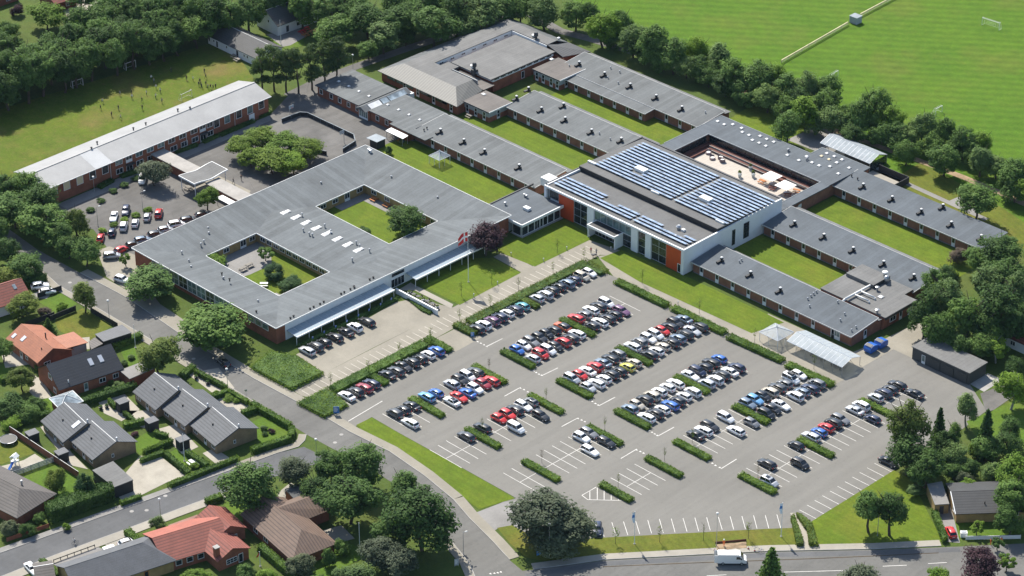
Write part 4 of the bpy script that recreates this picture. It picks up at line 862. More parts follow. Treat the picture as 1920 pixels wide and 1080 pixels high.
for y0_,h0,h1 in ((50.6,1.2,5.4),(54.8,1.4,5.6)):
    pane_set(b,'y',XB,y0_,h0,1.1 if y0_<52 else 2.0,h1-h0,1,'window',1 if y0_<52 else 2,3,'window',0,'dark')
# solar arrays: each row of tilted modules stands on the roof
M['frame_pale']=plain('frame_pale',(0.50,0.54,0.60),0.4)
pm=MB(); pm.hexa([(-.84,-.5,.0),(.84,-.5,.0),(.84,.5,.0),(-.84,.5,.0)],[(-.84,-.5,.04),(.84,-.5,.04),(.84,.5,.04),(-.84,.5,.04)])
pmod=pm.mesh('solar_panel',[M['frame_pale']])
pg=MB().box(-.74,-.46,.041,.74,.46,.05).mesh('cells',[M['solar']])
lg=MB().box(-.82,-.5,-.25,-.76,-.44,.0).box(.76,-.5,-.25,.82,-.44,.0).mesh('bracket',[M['alu']])
TILT=R(-13)
def array(label,rects,zf,skip=lambda x,y:False):
    cx,cy=rects[0][0],rects[0][1]
    a=thing('solar_array',label,'solar array',(cx,cy,0),0,'solar arrays on the hall roof')
    for (x0,y0,nx,ny) in rects:
        for i in range(nx):
            for j in range(ny):
                x=x0+.87+i*1.735; y=y0+.7+j*1.43
                if skip(x,y): continue
                p=obj('solar_panel',pmod,a,(x-cx,y-cy,zf(y)+.36),(TILT,0,0)); obj('cells',pg,p); 
zr=lambda y:7.65+(7.0-7.65)*(y-45.6)/(YK-.42-45.6); zfr=lambda y:6.7+(6.3-6.7)*(y-YF)/12.1
near=lambda x,y:any(abs(x-q[0])<2.5 and -1.9<y-q[1]<1.3 for q in RU)
array('large block of solar panels on the left half of the rear roof',[(-19.7,48.3,15,13)],zr,near)
array('block of solar panels on the right half of the rear roof',[(7.3,48.3,10,13)],zr,near)
array('stepped strip of solar panels along the left front roof edge',[(-20.9,35.0,8,4),(-7.0,35.0,7,2),(-1.8,37.86,4,1)],zfr)
array('stepped strip of solar panels along the right front roof edge',[(6.0,35.0,10,2),(6.0,37.86,4,1),(20.0,37.86,2,1)],zfr)

# ================================================================== houses, barns, sheds
class House(Bld):
    def __init__(s,name,label,A,B,cat='house',group=None):
        d=Vector(B)-Vector(A); s.L=d.length; c=(Vector(A)+Vector(B))/2
        s.e=thing(name,label,cat,(c.x,c.y,0),math.atan2(d.y,d.x),group); s.loc=(0,0,0)
    def gable(s,wl,wr,zr,zl,zr_,roof,wall,ov=.45,og=.3,hip0=0,hip1=0,trim='white',roof_r=None,L0=None,L1=None,tag_=''):
        """ridge along local x at y=0; wl to the left (+y), wr to the right; hips shorten the ridge at either end"""
        h0=-s.L/2 if L0 is None else L0; h1=s.L/2 if L1 is None else L1
        def zz(y): return zr-(zr-zl)*y/wl if y>0 else zr-(zr-zr_)*(-y)/wr
        a0=h0-hip0; a1=h1+hip1
        # walls
        yw0,yw1=-wr+ov,wl-ov; x0,x1=a0+og,a1-og
        if hip0 or hip1:
            s.part('wall',MB().box(x0+.2 if hip0 else x0,yw0,0,x1-.2 if hip1 else x1,yw1,min(zl,zr_)+.1),wall)
            if not hip0: s.part('gable_wall',MB().add([(x0,yw0,min(zl,zr_)+.1),(x0,0,zr-.05),(x0,yw1,min(zl,zr_)+.1),(x0+.3,yw0,min(zl,zr_)+.1),(x0+.3,0,zr-.05),(x0+.3,yw1,min(zl,zr_)+.1)],[(0,1,2),(3,5,4),(0,3,4,1),(1,4,5,2),(2,5,3,0)]),wall)
            if not hip1: s.part('gable_wall',MB().add([(x1,yw0,min(zl,zr_)+.1),(x1,0,zr-.05),(x1,yw1,min(zl,zr_)+.1),(x1-.3,yw0,min(zl,zr_)+.1),(x1-.3,0,zr-.05),(x1-.3,yw1,min(zl,zr_)+.1)],[(0,2,1),(3,4,5),(0,1,4,3),(1,2,5,4),(2,0,3,5)]),wall)
        else:
            c=[(yw0,0),(yw0,zz(yw0)-.02),(0,zr-.02),(yw1,zz(yw1)-.02),(yw1,0)]
            mb=MB(); mb.v=[(x0,y,z) for y,z in c]+[(x1,y,z) for y,z in c]; n=5
            mb.f=[tuple(range(n)),tuple(range(2*n-1,n-1,-1))]+[(i,n+i,n+(i+1)%n,(i+1)%n) for i in range(n)]; mb.mi=[0]*len(mb.f)
            s.part('wall',mb,wall)
        th=.16
        L=[(h0,0,zr),(h1,0,zr),(a1,wl,zl),(a0,wl,zl)]; Rr=[(h1,0,zr),(h0,0,zr),(a0,-wr,zr_),(a1,-wr,zr_)]
        ro=s.part('roof',mkplane(L[::-1] if area([(p[0],p[1]) for p in L])<0 else L,th),roof)
        s.part('roof',mkplane(Rr[::-1] if area([(p[0],p[1]) for p in Rr])<0 else Rr,th),roof_r or roof)
        if hip0: s.part('roof_hip',mkplane([(h0,0,zr),(a0,wl,zl),(a0,-wr,zr_)],th),roof)
        if hip1: s.part('roof_hip',mkplane([(h1,0,zr),(a1,-wr,zr_),(a1,wl,zl)],th),roof)
        if trim:
            s.part('ridge_cap',MB().box(h0,-.055,zr+th-.02,h1,.055,zr+th+.03),trim)
        s.zz=zz; s.x0,s.x1,s.yw0,s.yw1=x0,x1,yw0,yw1
        return ro
    def roof_window(s,x,y,w=.8,h=1.2,mat='glass_roof'):
        z=s.zz(y)+.17; k=(s.zz(y+.1)-s.zz(y-.1))/.2
        q=[(x-w/2,y-h/2,z-k*h/2),(x+w/2,y-h/2,z-k*h/2),(x+w/2,y+h/2,z+k*h/2),(x-w/2,y+h/2,z+k*h/2)]
        s.part('roof_window',MB().hexa(q,[(a,b,c+.12) for a,b,c in q]),mat)
    def pipe(s,x,y,h=.5,r=.12,mat='black'):
        s.part('roof_pipe',MB().lathe([(r,-.2),(r,h),(r*1.4,h+.01),(r*.8,h+.12)],(x,y,s.zz(y)+.15),8),mat)
    def win(s,side,u,z,w,h,cols=1,**k):
        """side: +y, -y, +x, -x"""
        if side[1]=='y': pane_set(s,'x',s.yw1 if side[0]=='+' else s.yw0,u,z,w,h,1 if side[0]=='+' else -1,k.pop('kind','window'),cols,**k)
        else: pane_set(s,'y',s.x1 if side[0]=='+' else s.x0,u,z,w,h,1 if side[0]=='+' else -1,k.pop('kind','window'),cols,**k)

# terraced sand brick houses, stepped down the street
RA=[[(-23.60,-88.63),(-14.06,-89.79)],[(-14.22,-88.34),(-4.44,-89.38)],[(-4.04,-88.23),(6.51,-89.78)]]
RB=[[(-28.07,-110.32),(-17.70,-112.10)],[(-18.12,-110.37),(-7.90,-111.76)]]
ROW=[('end terraced house with plain ridge, nearest the big birch',RA[0],5.0),('middle terraced house of the three beside the street',RA[1],4.7),('end terraced house beside the street corner hedge',RA[2],4.5),
     ('terraced house with roof window behind the pyramid conservatory',RB[0],4.9),('terraced house at the end next to the black flat roofed shed',RB[1],4.6)]
for i,(lb,(A,B),zr_) in enumerate(ROW):
    h=House('terraced_house',lb,A,B,'house','stepped terraced houses with slate grey roofs')
    h.gable(5.3,6.0,zr_,2.45,2.2,'slate_row','brick_sand',.5,.15,trim='offwhite')
    h.part('verge',MB().hexa([(h.L/2,-6.0,2.1),(h.L/2+.12,-6.0,2.1),(h.L/2+.12,0,zr_-.1),(h.L/2,0,zr_-.1)],[(h.L/2,-6.0,2.4),(h.L/2+.12,-6.0,2.4),(h.L/2+.12,0,zr_+.2),(h.L/2,0,zr_+.2)]),'slate_grey')
    h.pipe(-.6,-2.8,.25,.17); h.pipe(h.L/2-.6,.6,.7,.16,'alu')
    h.win('-y',-h.L/2+1.0,.9,1.6,1.1,2); h.win('-y',.1,.1,1.0,2.0,1,kind='door',low=.7); h.win('-y',h.L/2-2.2,.9,1.5,1.1,2)
    if i in (2,4): h.win('+x',-1.2,1.0,.6,.9)
    h.win('+y',-h.L/2+1.5,.1,2.2,2.0,2,kind='door'); h.win('+y',1.0,.9,1.6,1.1,2)
    if i==3: h.roof_window(3.4,-1.6,1.1,1.9,'alu')

h=House('bungalow','bungalow with orange tiled roof and two roof windows',*[(-62.00,-96.96),(-48.06,-98.29)])
h.gable(5.2,4.4,4.9,2.5,2.6,'tile_orange','brick_red',.45,.3,trim='tile_orange')
h.roof_window(-5.6,-2.9,.9,1.1,'alu'); h.roof_window(-2.6,-2.2,1.0,1.3,'alu'); h.pipe(1.0,1.6,1.3,.16); h.pipe(4.4,-1.6,.3)
h.part('side_roof',mkplane([(.4,3.6,3.3),(6.6,3.6,3.3),(6.6,9.2,2.7),(.4,9.2,2.7)],.14),'tile_orange'); h.part('side_wall',MB().box(.7,4.9,0,6.3,8.9,2.65),'panel_grey')
h.win('+x',-2.6,.9,1.7,1.2,2,rows=2); h.win('-y',-1.5,.1,1.1,2.1,kind='door',low=.7); h.win('-y',1.0,1.0,1.0,1.0)
h=House('house','red brick house with steep dark navy roof and two roof windows',*[(-41.44,-105.13),(-38.44,-89.25)])
h.gable(5.6,5.9,6.4,2.6,2.7,'eternit_navy','brick_red',.5,.2,trim=None)
h.roof_window(1.7,-2.4,1.0,1.5,'alu'); h.roof_window(4.2,-2.4,1.0,1.5,'alu'); h.pipe(-5.2,-4.9,.5,.12,'offwhite')
h.win('-x',-2.2,3.4,1.7,1.4,2); h.win('-x',-4.0,.8,1.4,1.3,1); h.win('-y',-1.8,.1,1.0,2.1,kind='door',low=.5,glass='window_lite'); h.win('-y',2.0,.9,1.6,1.2,2); h.win('-y',5.4,.9,1.4,1.2,2)
c=[(-32.20,-106.87)][0]
g=thing('conservatory','conservatory with square glazed pyramid roof beside the navy roofed house','conservatory',(c[0],c[1],0),h.e.rotation_euler.z)
MB().box(-2.5,-2.3,0,2.5,2.3,2.2).build('wall',M['brick_red'],g)
mb=MB(); P=[(-2.9,-2.7,2.2),(2.9,-2.7,2.2),(2.9,2.7,2.2),(-2.9,2.7,2.2)]
for i in range(4):
    a,b2=Vector(P[i]),Vector(P[(i+1)%4]); ap=Vector((0,0,3.5))
    MB().add([a,b2,ap,a+Vector((0,0,-.08)),b2+Vector((0,0,-.08))],[(0,1,2),(3,4,1,0)]).build('glass_slope',M['glass_roof'],g)
    MB().tube(a,ap+Vector((0,0,.03)),.08,n=6).build('hip_bar',M['white'],g); MB().tube(a,b2,.09,n=6).build('eaves_bar',M['white'],g)
def flat(name,label,pts,z,roof,wall,cat='shed',th=.18,ov=.15,group=None,door=None):
    """flat roofed building over a four cornered footprint"""
    cx=sum(p[0] for p in pts)/4; cy=sum(p[1] for p in pts)/4
    o=thing(name,label,cat,(cx,cy,0),0,group); q=[(p[0]-cx,p[1]-cy) for p in pts]; w=[(x*(1-ov/ max(.5,math.hypot(x,y))),y*(1-ov/max(.5,math.hypot(x,y)))) for x,y in q]
    MB().prism(w,0,z).build('wall',M[wall],o); MB().prism(q,z+.005,z+th).build('roof',M[roof],o)
    if door is not None:
        a=Vector(w[door]); b2=Vector(w[(door+1)%4]); d=(b2-a); n=Vector((d.y,-d.x)).normalized()
        if n.dot(a)<0: n=-n
        m1=a+d*.35; m2=a+d*.65
        MB().prism([tuple(m1+n*.01),tuple(m2+n*.01),tuple(m2+n*.06),tuple(m1+n*.06)],.05,min(2.0,z-.1)).build('door',M['dark'],o)
    return o
def box4(c,w,d,ang):
    ca,sa=math.cos(ang),math.sin(ang); return [(c[0]+ca*x-sa*y,c[1]+sa*x+ca*y) for x,y in ((-w/2,-d/2),(w/2,-d/2),(w/2,d/2),(-w/2,d/2))]
AN=R(-8)
flat('garage','flat grey roofed brick garage under the big birch',[(-33.21,-91.26),(-32.54,-85.11),(-28.33,-84.78),(-28.73,-91.89)],2.4,'pave_grey','brick_red','garage')
flat('carport','flat grey roofed carport beside the street fence',[(-49.61,-85.58),(-48.58,-78.51),(-44.18,-79.17),(-45.58,-86.22)],2.5,'slate_grey','dark_wood','carport')
flat('shed','low brown roofed shed joined to the carport',[(-48.74,-88.11),(-49.21,-85.92),(-45.65,-86.36),(-45.49,-89.83)],2.0,'tile_grey','dark_wood')
SHEDS=[('small dark shed between two hedges near the round planters',229,752),('small dark shed in front of the middle terraced house',284,788),('small dark shed beside the tall white flagpole',342,823),('small dark shed by the brick fence and trampoline',60,811),('small dark shed in the paved yard of the end house',115,847)]
for lb,x,y in SHEDS: pass
for (lb,x,y),c in zip(SHEDS,[(-22.94,-98.52),(-12.19,-98.82),(-1.59,-98.74),(-26.71,-120.23),(-16.10,-120.29)]): flat('garden_shed',lb,box4(c,2.2,2.6,AN),2.25,'slate_grey','dark_wood','shed',group='small flat roofed sheds',door=0)
flat('flat_shed','large black flat roofed shed beside the paved car court',[(-4.89,-120.51),(-4.52,-115.25),(4.16,-116.60),(3.52,-121.19)],2.8,'felt_lite','dark_wood','shed')
h=House('house','house with brown grey hipped tile roof at the left edge',*[(-20.18,-138.62),(-7.90,-137.09)])
h.gable(5.6,5.8,4.8,2.5,2.5,'tile_grey','brick_red',.5,.3,hip1=5.2,trim='tile_grey')
h.pipe(5.0,1.8,1.1,.2,'steel'); h.win('-y',-6,.1,1.2,2.0,kind='door'); h.win('-y',-3,.9,1.4,1.2,2)
h=House('house','house with bright red tiled roof and front gable with chimney',*[(26.24,-128.95),(30.44,-114.61)])
h.gable(5.6,6.2,5.0,2.6,2.5,'tile_red_bright','brick_red',.45,.3,trim='tile_red_bright',roof_r='tile_red')
for u in (-4.9,-2.5,-.1): h.win('-y',u,.9,1.4,1.3,1)
h.win('-x',-2.5,.9,1.2,1.3); 
h.part('side_wing_roof',mkplane([(3.2,0,4.9),(7.6,0,4.9),(7.6,0,4.9),(3.2,0,4.9)],.1),'tile_red') if False else None
w2=House('house_wing','red tiled cross wing behind the house with the chimney',*[(24.83,-112.86),(33.74,-114.54)],cat='house')
w2.gable(3.8,3.8,4.6,2.6,2.6,'tile_red','brick_red',.4,.25,trim='tile_red_bright'); w2.win('+x',.6,1.4,.9,.7)
w3=House('front_gable','red tiled front gable with brick chimney on the red roofed house',*[(31.11,-117.90),(39.86,-118.96)],cat='house')
w3.gable(4.2,3.8,4.3,2.5,2.5,'tile_red','brick_red',.4,.3,trim='tile_red_bright'); w3.win('+x',-1.6,.8,2.6,1.2,3,rows=2); w3.win('+x',1.3,.1,1.1,2.1,kind='door')
w3.part('chimney',MB().box(2.2,-3.4,2.0,3.2,-2.4,5.0),'brick_red'); w3.part('chimney_cap',MB().box(2.1,-3.5,5.001,3.3,-2.3,5.15),'kerb')
h=House('house','house with dark brown hipped tile roof under the large trees',*[(30.44,-103.14),(45.47,-105.51)])
h.gable(5.2,5.6,5.0,2.5,2.5,'tile_brown','brick_red',.5,.3,hip1=5.4,trim='tile_brown')
h.part('cross_roof',mkplane([(-2.0,.2,4.9),(2.2,5.0,2.6),(2.2,10.6,2.6),(-2.0,10.6,4.4)],.14),'tile_brown'); h.part('cross_roof',mkplane([(-2.0,.2,4.9),(-2.0,10.6,4.4),(-6.0,10.6,2.6),(-6.0,5.0,2.6)],.14),'tile_brown'); h.part('cross_wall',MB().box(-5.6,4.0,0,1.8,10.2,2.6),'brick_red')
h.win('-y',-3,.9,1.6,1.2,2); h.win('-y',1,.9,1.6,1.2,2); h.part('chimney',MB().box(7.6,-.5,2.0,8.4,.3,4.6),'brick_red')
flat('garage','flat felt roofed red brick garage next to the dark conifer tree',[(29.19,-96.07),(29.80,-90.96),(37.90,-92.12),(37.54,-98.01)],2.5,'asphalt_dark','brick_red','garage')
h=House('house','house with grey slate roof at the bottom left edge',*[(22.13,-148.01),(26.35,-131.35)])
h.gable(5.2,5.8,5.2,2.6,2.6,'slate_grey','brick_yellow',.45,.3,hip1=4.6,trim='slate_grey'); h.win('-y',2.6,.9,1.5,1.1,1); h.win('-y',6.2,.1,1.0,2.1,kind='door',frame='wood_orange')
h=House('garage','small slate roofed outbuilding at the bottom left corner',*[(15.31,-150.79),(17.31,-147.24)],cat='garage')
h.gable(2.8,3.2,3.4,2.3,2.3,'tile_grey','brick_yellow',.3,.2,trim='white')
h=House('house','yellow brick house with black tiled roof by the bottom road',*[(130.04,0.06),(140.62,12.00)])
h.gable(5.6,5.9,4.1,2.5,2.5,'tile_dark','brick_yellow',.6,.3,trim='tile_dark'); h.win('-y',1.6,.1,1.2,2.1,kind='door',glass='window_lite'); h.win('-y',4.0,1.4,1.4,.8,2); h.win('-x',-3,1.0,1.2,1.2)
h.part('bargeboard',MB().hexa([(-h.L/2-.15,-5.9,2.5),(-h.L/2,-5.9,2.5),(-h.L/2,0,4.1),(-h.L/2-.15,0,4.1)],[(-h.L/2-.15,-5.9,2.75),(-h.L/2,-5.9,2.75),(-h.L/2,0,4.35),(-h.L/2-.15,0,4.35)]),'white'); h.pipe(-1.5,-3.5,.5); h.pipe(3.5,-2.0,.5)
flat('garage','flat grey roofed yellow brick garage at the end of the red car drive',[(123.28,0.83),(124.89,3.84),(131.11,-1.67),(129.23,-4.09)],2.4,'pave_grey','brick_yellow','garage',door=2)
h=House('barn','white barn with mossy grey roof at the edge of the playing field',*[(-156.80,40.36),(-135.29,40.17)],cat='barn')
h.gable(5.0,5.0,5.0,2.5,2.5,'slate_barn','white_wall',.35,.25,trim='offwhite')
for u in (-8.2,-2.6,5.0,6.4): h.win('-y',u,1.2,.7,.9)
h.win('-y',-7,.1,1.0,2.0,kind='door',glass='dark'); h.win('-y',1.8,.1,1.1,2.1,kind='door',glass='dark')
h=House('barn','white gabled barn behind the red garden benches',*[(-151.20,52.46),(-150.61,67.82)],cat='barn')
h.gable(5.2,5.2,6.3,3.0,3.0,'slate_barn','white_wall',.35,.25,trim='offwhite')
h.win('-x',-1.2,2.8,.8,1.0); h.win('-y',-4.6,.2,1.2,2.1,kind='door',glass='dark'); h.win('-y',-.8,1.0,1.3,1.2); h.win('-y',3.0,.2,2.2,2.4,2,kind='door',glass='dark')
h=House('house','red tiled house with pale wall at the left edge',*[(-80.47,-96.36),(-78.45,-84.87)])
h.gable(5.0,5.2,5.4,2.6,2.6,'tile_red','white_wall',.4,.25,trim='tile_red'); h.roof_window(3.2,-1.6,.8,1.2)
h=House('house','red brick house behind the tree belt at the top left',*[(-222.50,7.35),(-222.18,16.09)]); h.gable(4.5,4.6,5.0,2.6,2.6,'tile_red','brick_red'); h.win('-y',0,.9,1.6,1.2,2)
h=House('house','red walled house with paved yard at the top left',*[(-207.59,17.96),(-207.12,25.74)]); h.gable(4.5,4.6,5.0,2.6,2.6,'tile_red','wood_red'); h.win('-y',0,.9,1.4,1.2,2)
h=House('house','dark red roofed house half hidden by trees at the right edge',*[(97.10,66.89),(109.09,66.79)]); h.gable(5.5,6.0,5.2,2.6,2.6,'tile_red','white_wall',trim='tile_red'); h.win('-y',-3,.9,1.4,1.2,2)
# dark clad garage building
b=Bld('garage_block','dark grey clad garage block with three doors',95.2,44.9,'garage')
b.part('wall',MB().box(87.2,41.7,0,103.2,48.0,3.1),'grey_clad'); b.part('roof',MB().box(87.0,41.5,3.102,103.4,48.2,3.3),'felt_lite')
for x in (92.4,96.2,100.0): 
    d=b.part('garage_door',MB().box(x,41.6,.05,x+2.7,41.69,2.5),'dark')
    for k in range(5):
        o=b.part('door_panel',MB().box(x+.05,41.54,.1+k*.48,x+2.65,41.595,.54+k*.48),'grey_clad'); o.parent=d
pane_set(b,'x',41.7,89.9,.1,1.0,2.2,-1,'door',1,1,'window_lite',.6)
b=Bld('screen_fence','dark screen fence panel next to the garage block',84.9,50,'fence')
b.part('panel',MB().box(84.6,48.6,0,84.8,52.6,1.9),'dark_wood'); b.part('panel',MB().box(84.8,48.4,0,87.1,48.6,1.9),'dark_wood')
# transparent shelters
def gable_shelter(name,label,x0,x1,y0,ym,y1,z0,zm,cat,n,walls=None,roofm='sheet'):
    b=Bld(name,label,(x0+x1)/2,ym,cat); st=(x1-x0)/n
    for k in range(n):
        xa=x0+k*st+.05; xb=x0+(k+1)*st-.05
        b.part('roof_sheet',MB().hexa([(xa,y0,z0),(xb,y0,z0),(xb,ym,zm),(xa,ym,zm)],[(xa,y0,z0+.06),(xb,y0,z0+.06),(xb,ym,zm+.06),(xa,ym,zm+.06)]),'sheet')
        b.part('roof_sheet',MB().hexa([(xa,ym+.01,zm),(xb,ym+.01,zm),(xb,y1,z0),(xa,y1,z0)],[(xa,ym+.01,zm+.06),(xb,ym+.01,zm+.06),(xb,y1,z0+.06),(xa,y1,z0+.06)]),'sheet')
    for k in range(n+1):
        x=x0+k*st
        mb=MB(); mb.tube((x,y0,z0),(x,ym,zm),.05,n=5); mb.tube((x,ym,zm),(x,y1,z0),.05,n=5); b.part('rafter',mb,'alu')
        if k%2==0:
            for y in (y0+.1,y1-.1): b.part('post',MB().tube((x,y,0),(x,y,z0),.06,n=6),'steel')
    for y,z in ((y0,z0),(ym,zm+.05),(y1,z0)): b.part('purlin',MB().tube((x0,y,z),(x1,y,z),.06,n=5),'alu')
    return b
m_,t_,b_=newmat('sheet'); b_.inputs['Base Color'].default_value=(0.44,0.48,0.51,1); b_.inputs['Specular IOR Level'].default_value=0.2; b_.inputs['Roughness'].default_value=0.6
tp=t_.nodes.new('ShaderNodeBsdfTransparent'); tp.inputs['Color'].default_value=(0.85,0.9,0.92,1); mx=t_.nodes.new('ShaderNodeMixShader'); t_.links.new(ramp(t_,noise(t_,0.7,3),[(0.3,0.38),(0.7,0.55)]),mx.inputs[0]); t_.links.new(b_.outputs[0],mx.inputs[1]); t_.links.new(tp.outputs[0],mx.inputs[2]); t_.links.new(mx.outputs[0],t_.nodes['Material Output'].inputs[0]); M['sheet']=m_
gable_shelter('bicycle_shelter','long bicycle shelter with white translucent gabled roof by the car park',64.4,80.6,24.6,28.0,31.2,2.3,3.3,'shelter',12)
g=gable_shelter('greenhouse','greenhouse shelter with translucent roof under the trees',6.4,22.8,105.7,109.4,112.8,2.4,3.7,'greenhouse',12)
for k in range(6):
    x=14.6+k*1.36; g.part('wall_panel',MB().box(x,105.68,0,x+1.3,105.76,2.35),'dark')
for k in range(4):
    y=105.9+k*1.75; g.part('wall_panel',MB().box(22.72,y,0,22.8,y+1.65,2.35),'window')
b=Bld('screen_fence','dark fence round the small paved yard beside the greenhouse',30.5,105,'fence'); b.part('panel',MB().box(33.6,101.0,0,33.75,108.0,1.8),'dark_wood'); b.part('panel',MB().box(24.0,108.0,0,33.75,108.15,1.8),'dark_wood')
sheet('greenhouse_yard',rect(22.9,100.6,33.5,107.9),.05,'pave_light'); sheet('greenhouse_floor',[(-3.86,104.64),(-3.19,115.69),(1.38,116.74),(18.63,110.93),(26.16,108.09),(16.88,109.19),(12.79,105.13)],.045,'pave_grey')
def gazebo(label,cx,cy,r,z0,z1):
    g=thing('gazebo',label,'gazebo',(cx,cy,0))
    pts=[(r*math.cos(R(45+90*i)),r*math.sin(R(45+90*i))) for i in range(4)]
    for i in range(4):
        a=pts[i]; c=pts[(i+1)%4]
        for k in range(3):
            f0,f1=k/3+.01,(k+1)/3-.01; p=(a[0]+(c[0]-a[0])*f0,a[1]+(c[1]-a[1])*f0,z0); q=(a[0]+(c[0]-a[0])*f1,a[1]+(c[1]-a[1])*f1,z0)
            t0=(a[0]*.0+(c[0]-a[0])*0,0,z1); 
            MB().add([p,q,(0,0,z1),(p[0],p[1],p[2]-.05),(q[0],q[1],q[2]-.05)],[(0,1,2),(3,4,1,0)]).build('roof_sheet',M['sheet'],g)
        MB().tube((a[0],a[1],z0),(0,0,z1+.02),.07,n=6).build('hip_bar',M['alu'],g); MB().tube((a[0],a[1],z0),(c[0],c[1],z0),.07,n=6).build('eaves_bar',M['alu'],g)
        MB().tube((a[0]*.95,a[1]*.95,0),(a[0]*.95,a[1]*.95,z0),.07,n=6).build('post',M['white'],g); m_=((a[0]+c[0])/2*.95,(a[1]+c[1])/2*.95)
        MB().tube((*m_,0),(*m_,z0),.05,n=6).build('post',M['white'],g)
    MB().lathe([(.12,z1),(.2,z1+.15),(.02,z1+.5)],n=8).build('finial',M['offwhite'],g)
    return g
p=[(60.15,25.92)][0]; gazebo('square glass gazebo with pyramid roof next to the bicycle shelter',p[0],p[1],4.0,2.3,3.7)
p=[(-58.39,31.64)][0]; gazebo('small white gazebo on the lawn in front of the brick wing',p[0],p[1],2.8,2.3,3.6)
b=Bld('bicycle_shelter','small white roofed bicycle shelter against the brick wing',-75.2,32.3,'shelter'); b.part('roof',MB().hexa([(-78.6,31.4,2.2),(-72.0,31.4,2.2),(-72.0,33.4,2.4),(-78.6,33.4,2.4)],[(-78.6,31.4,2.28),(-72.0,31.4,2.28),(-72.0,33.4,2.48),(-78.6,33.4,2.48)]),'white')
for x in (-78.3,-72.3):
    for y in (31.5,33.3): b.part('post',MB().box(x-.05,y-.05,0,x+.05,y+.05,2.2),'steel')
b=Bld('bicycle_shelter','white roofed lean-to shelter beside the covered walk',-79,-22.1,'shelter'); b.part('roof',MB().box(-81.6,-23.2,2.1,-76.6,-21.2,2.2),'white')
for x in (-81.4,-76.8): b.part('post',MB().box(x-.05,-23.1,0,x+.05,-23.0,2.1),'steel')
# ---- gardens: lawns and paving between the houses
def gpoly(nm,mt,z,*polys):
    for p in polys: sheet(nm,p,z,mt)
gpoly('garden_lawn','lawn_dry',.03,[(-64.71,-86.07),(-64.75,-77.83),(-53.44,-78.25),(-51.42,-85.67),(-54.99,-87.55),(-60.50,-88.00)],[(-33.94,-125.16),(-31.10,-120.83),(-22.63,-122.78),(-24.50,-131.95)])
gpoly('garden_lawn','garden',.03,[(-74.54,-83.40),(-74.06,-76.59),(-67.23,-77.52),(-66.94,-83.48)],[(-57.53,-108.20),(-57.70,-105.12),(-53.84,-106.14),(-53.40,-111.16)],[(-39.61,-110.98),(-38.58,-105.89),(-34.33,-107.89),(-32.56,-114.73),(-34.18,-117.86)],[(-45.39,-82.32),(-46.13,-77.72),(-34.19,-84.94),(-36.08,-86.82)],[(-11.41,-105.67),(-12.23,-98.10),(-6.73,-101.00),(-6.20,-106.99)],[(-2.21,-102.41),(-2.21,-97.98),(2.29,-97.93),(5.49,-103.48)],[(1.11,-82.67),(1.21,-77.38),(10.50,-78.44),(11.34,-82.98),(9.68,-86.12)],[(-17.11,-130.34),(-16.82,-122.84),(-10.70,-119.63),(-4.60,-124.97),(-5.77,-133.15)],[(21.08,-106.35),(22.16,-99.67),(27.58,-99.86),(28.87,-108.22)],[(47.54,-108.30),(51.06,-96.86),(56.17,-97.06),(56.14,-110.09)],[(130.03,-1.77),(138.29,-7.10),(146.85,4.13),(143.40,8.83)],[(-150.18,47.67),(-145.68,59.58),(-136.45,53.92),(-138.53,45.54)],[(112.01,29.44),(113.35,36.90),(114.81,47.67),(126.46,31.84),(117.40,25.78)])
gpoly('patio','patio',.04,[(-31.29,-99.56),(-30.16,-93.71),(-20.37,-95.82),(-19.42,-101.62),(-24.76,-102.36)],[(-22.29,-98.35),(-17.69,-93.76),(-9.72,-98.61),(-14.89,-100.14)],[(-11.31,-98.09),(-10.10,-93.84),(0.50,-96.17),(0.32,-100.47)],[(-24.86,-78.87),(-21.50,-72.30),(-12.30,-75.27),(-12.84,-80.23)],[(-11.81,-81.08),(-9.47,-76.86),(-2.13,-77.63),(-2.30,-82.10)],[(-30.40,-115.61),(-29.20,-112.89),(-16.91,-117.07),(-9.49,-118.42),(-13.65,-120.25)],[(3.10,-97.12),(3.28,-93.99),(10.40,-94.23),(11.47,-98.09)],[(-63.33,-102.53),(-61.01,-95.22),(-51.67,-99.11),(-55.81,-106.49)],[(-49.66,-103.58),(-45.01,-103.76),(-38.21,-106.46),(-39.67,-109.48),(-43.65,-108.74)],[(-54.99,-87.55),(-53.12,-84.68),(-48.76,-88.01),(-50.32,-89.56)])
gpoly('car_court','patio',.035,[(-0.03,-119.00),(-5.71,-107.37),(-2.61,-104.28),(7.16,-105.27),(6.40,-109.74),(6.31,-121.09),(2.04,-119.75)])
gpoly('driveway','pave_light',.04,[(26.16,-95.69),(25.11,-91.07),(30.95,-90.91),(33.09,-95.75),(30.71,-98.12)],[(12.63,-132.54),(14.65,-126.49),(19.98,-127.89),(19.47,-133.70)],[(42.37,-100.17),(44.52,-93.96),(50.03,-95.20),(47.88,-101.36)])
gpoly('driveway','pave_grey',.045,[(127.55,-0.93),(129.28,1.36),(139.22,-8.31),(136.81,-10.18)],[(11.31,-144.47),(13.44,-134.95),(16.43,-134.09),(21.09,-145.10)],[(-78.61,-85.35),(-78.53,-79.98),(-77.43,-75.32),(-74.32,-81.08)])
gpoly('brick_patio','pave_pink',.04,[(19.01,-119.42),(20.31,-112.65),(23.96,-114.48),(22.44,-120.06)],[(31.15,-119.39),(33.97,-113.92),(39.99,-115.84),(36.65,-121.79)])
gpoly('yard_paving_barn','pave_grey',.045,[(-149.39,50.92),(-146.49,60.28),(-140.62,58.15),(-139.30,51.09),(-140.10,48.84)])
gpoly('yard_paving_top','patio',.03,[(-203.13,20.32),(-206.92,32.16),(-199.05,30.56),(-196.56,17.65)])

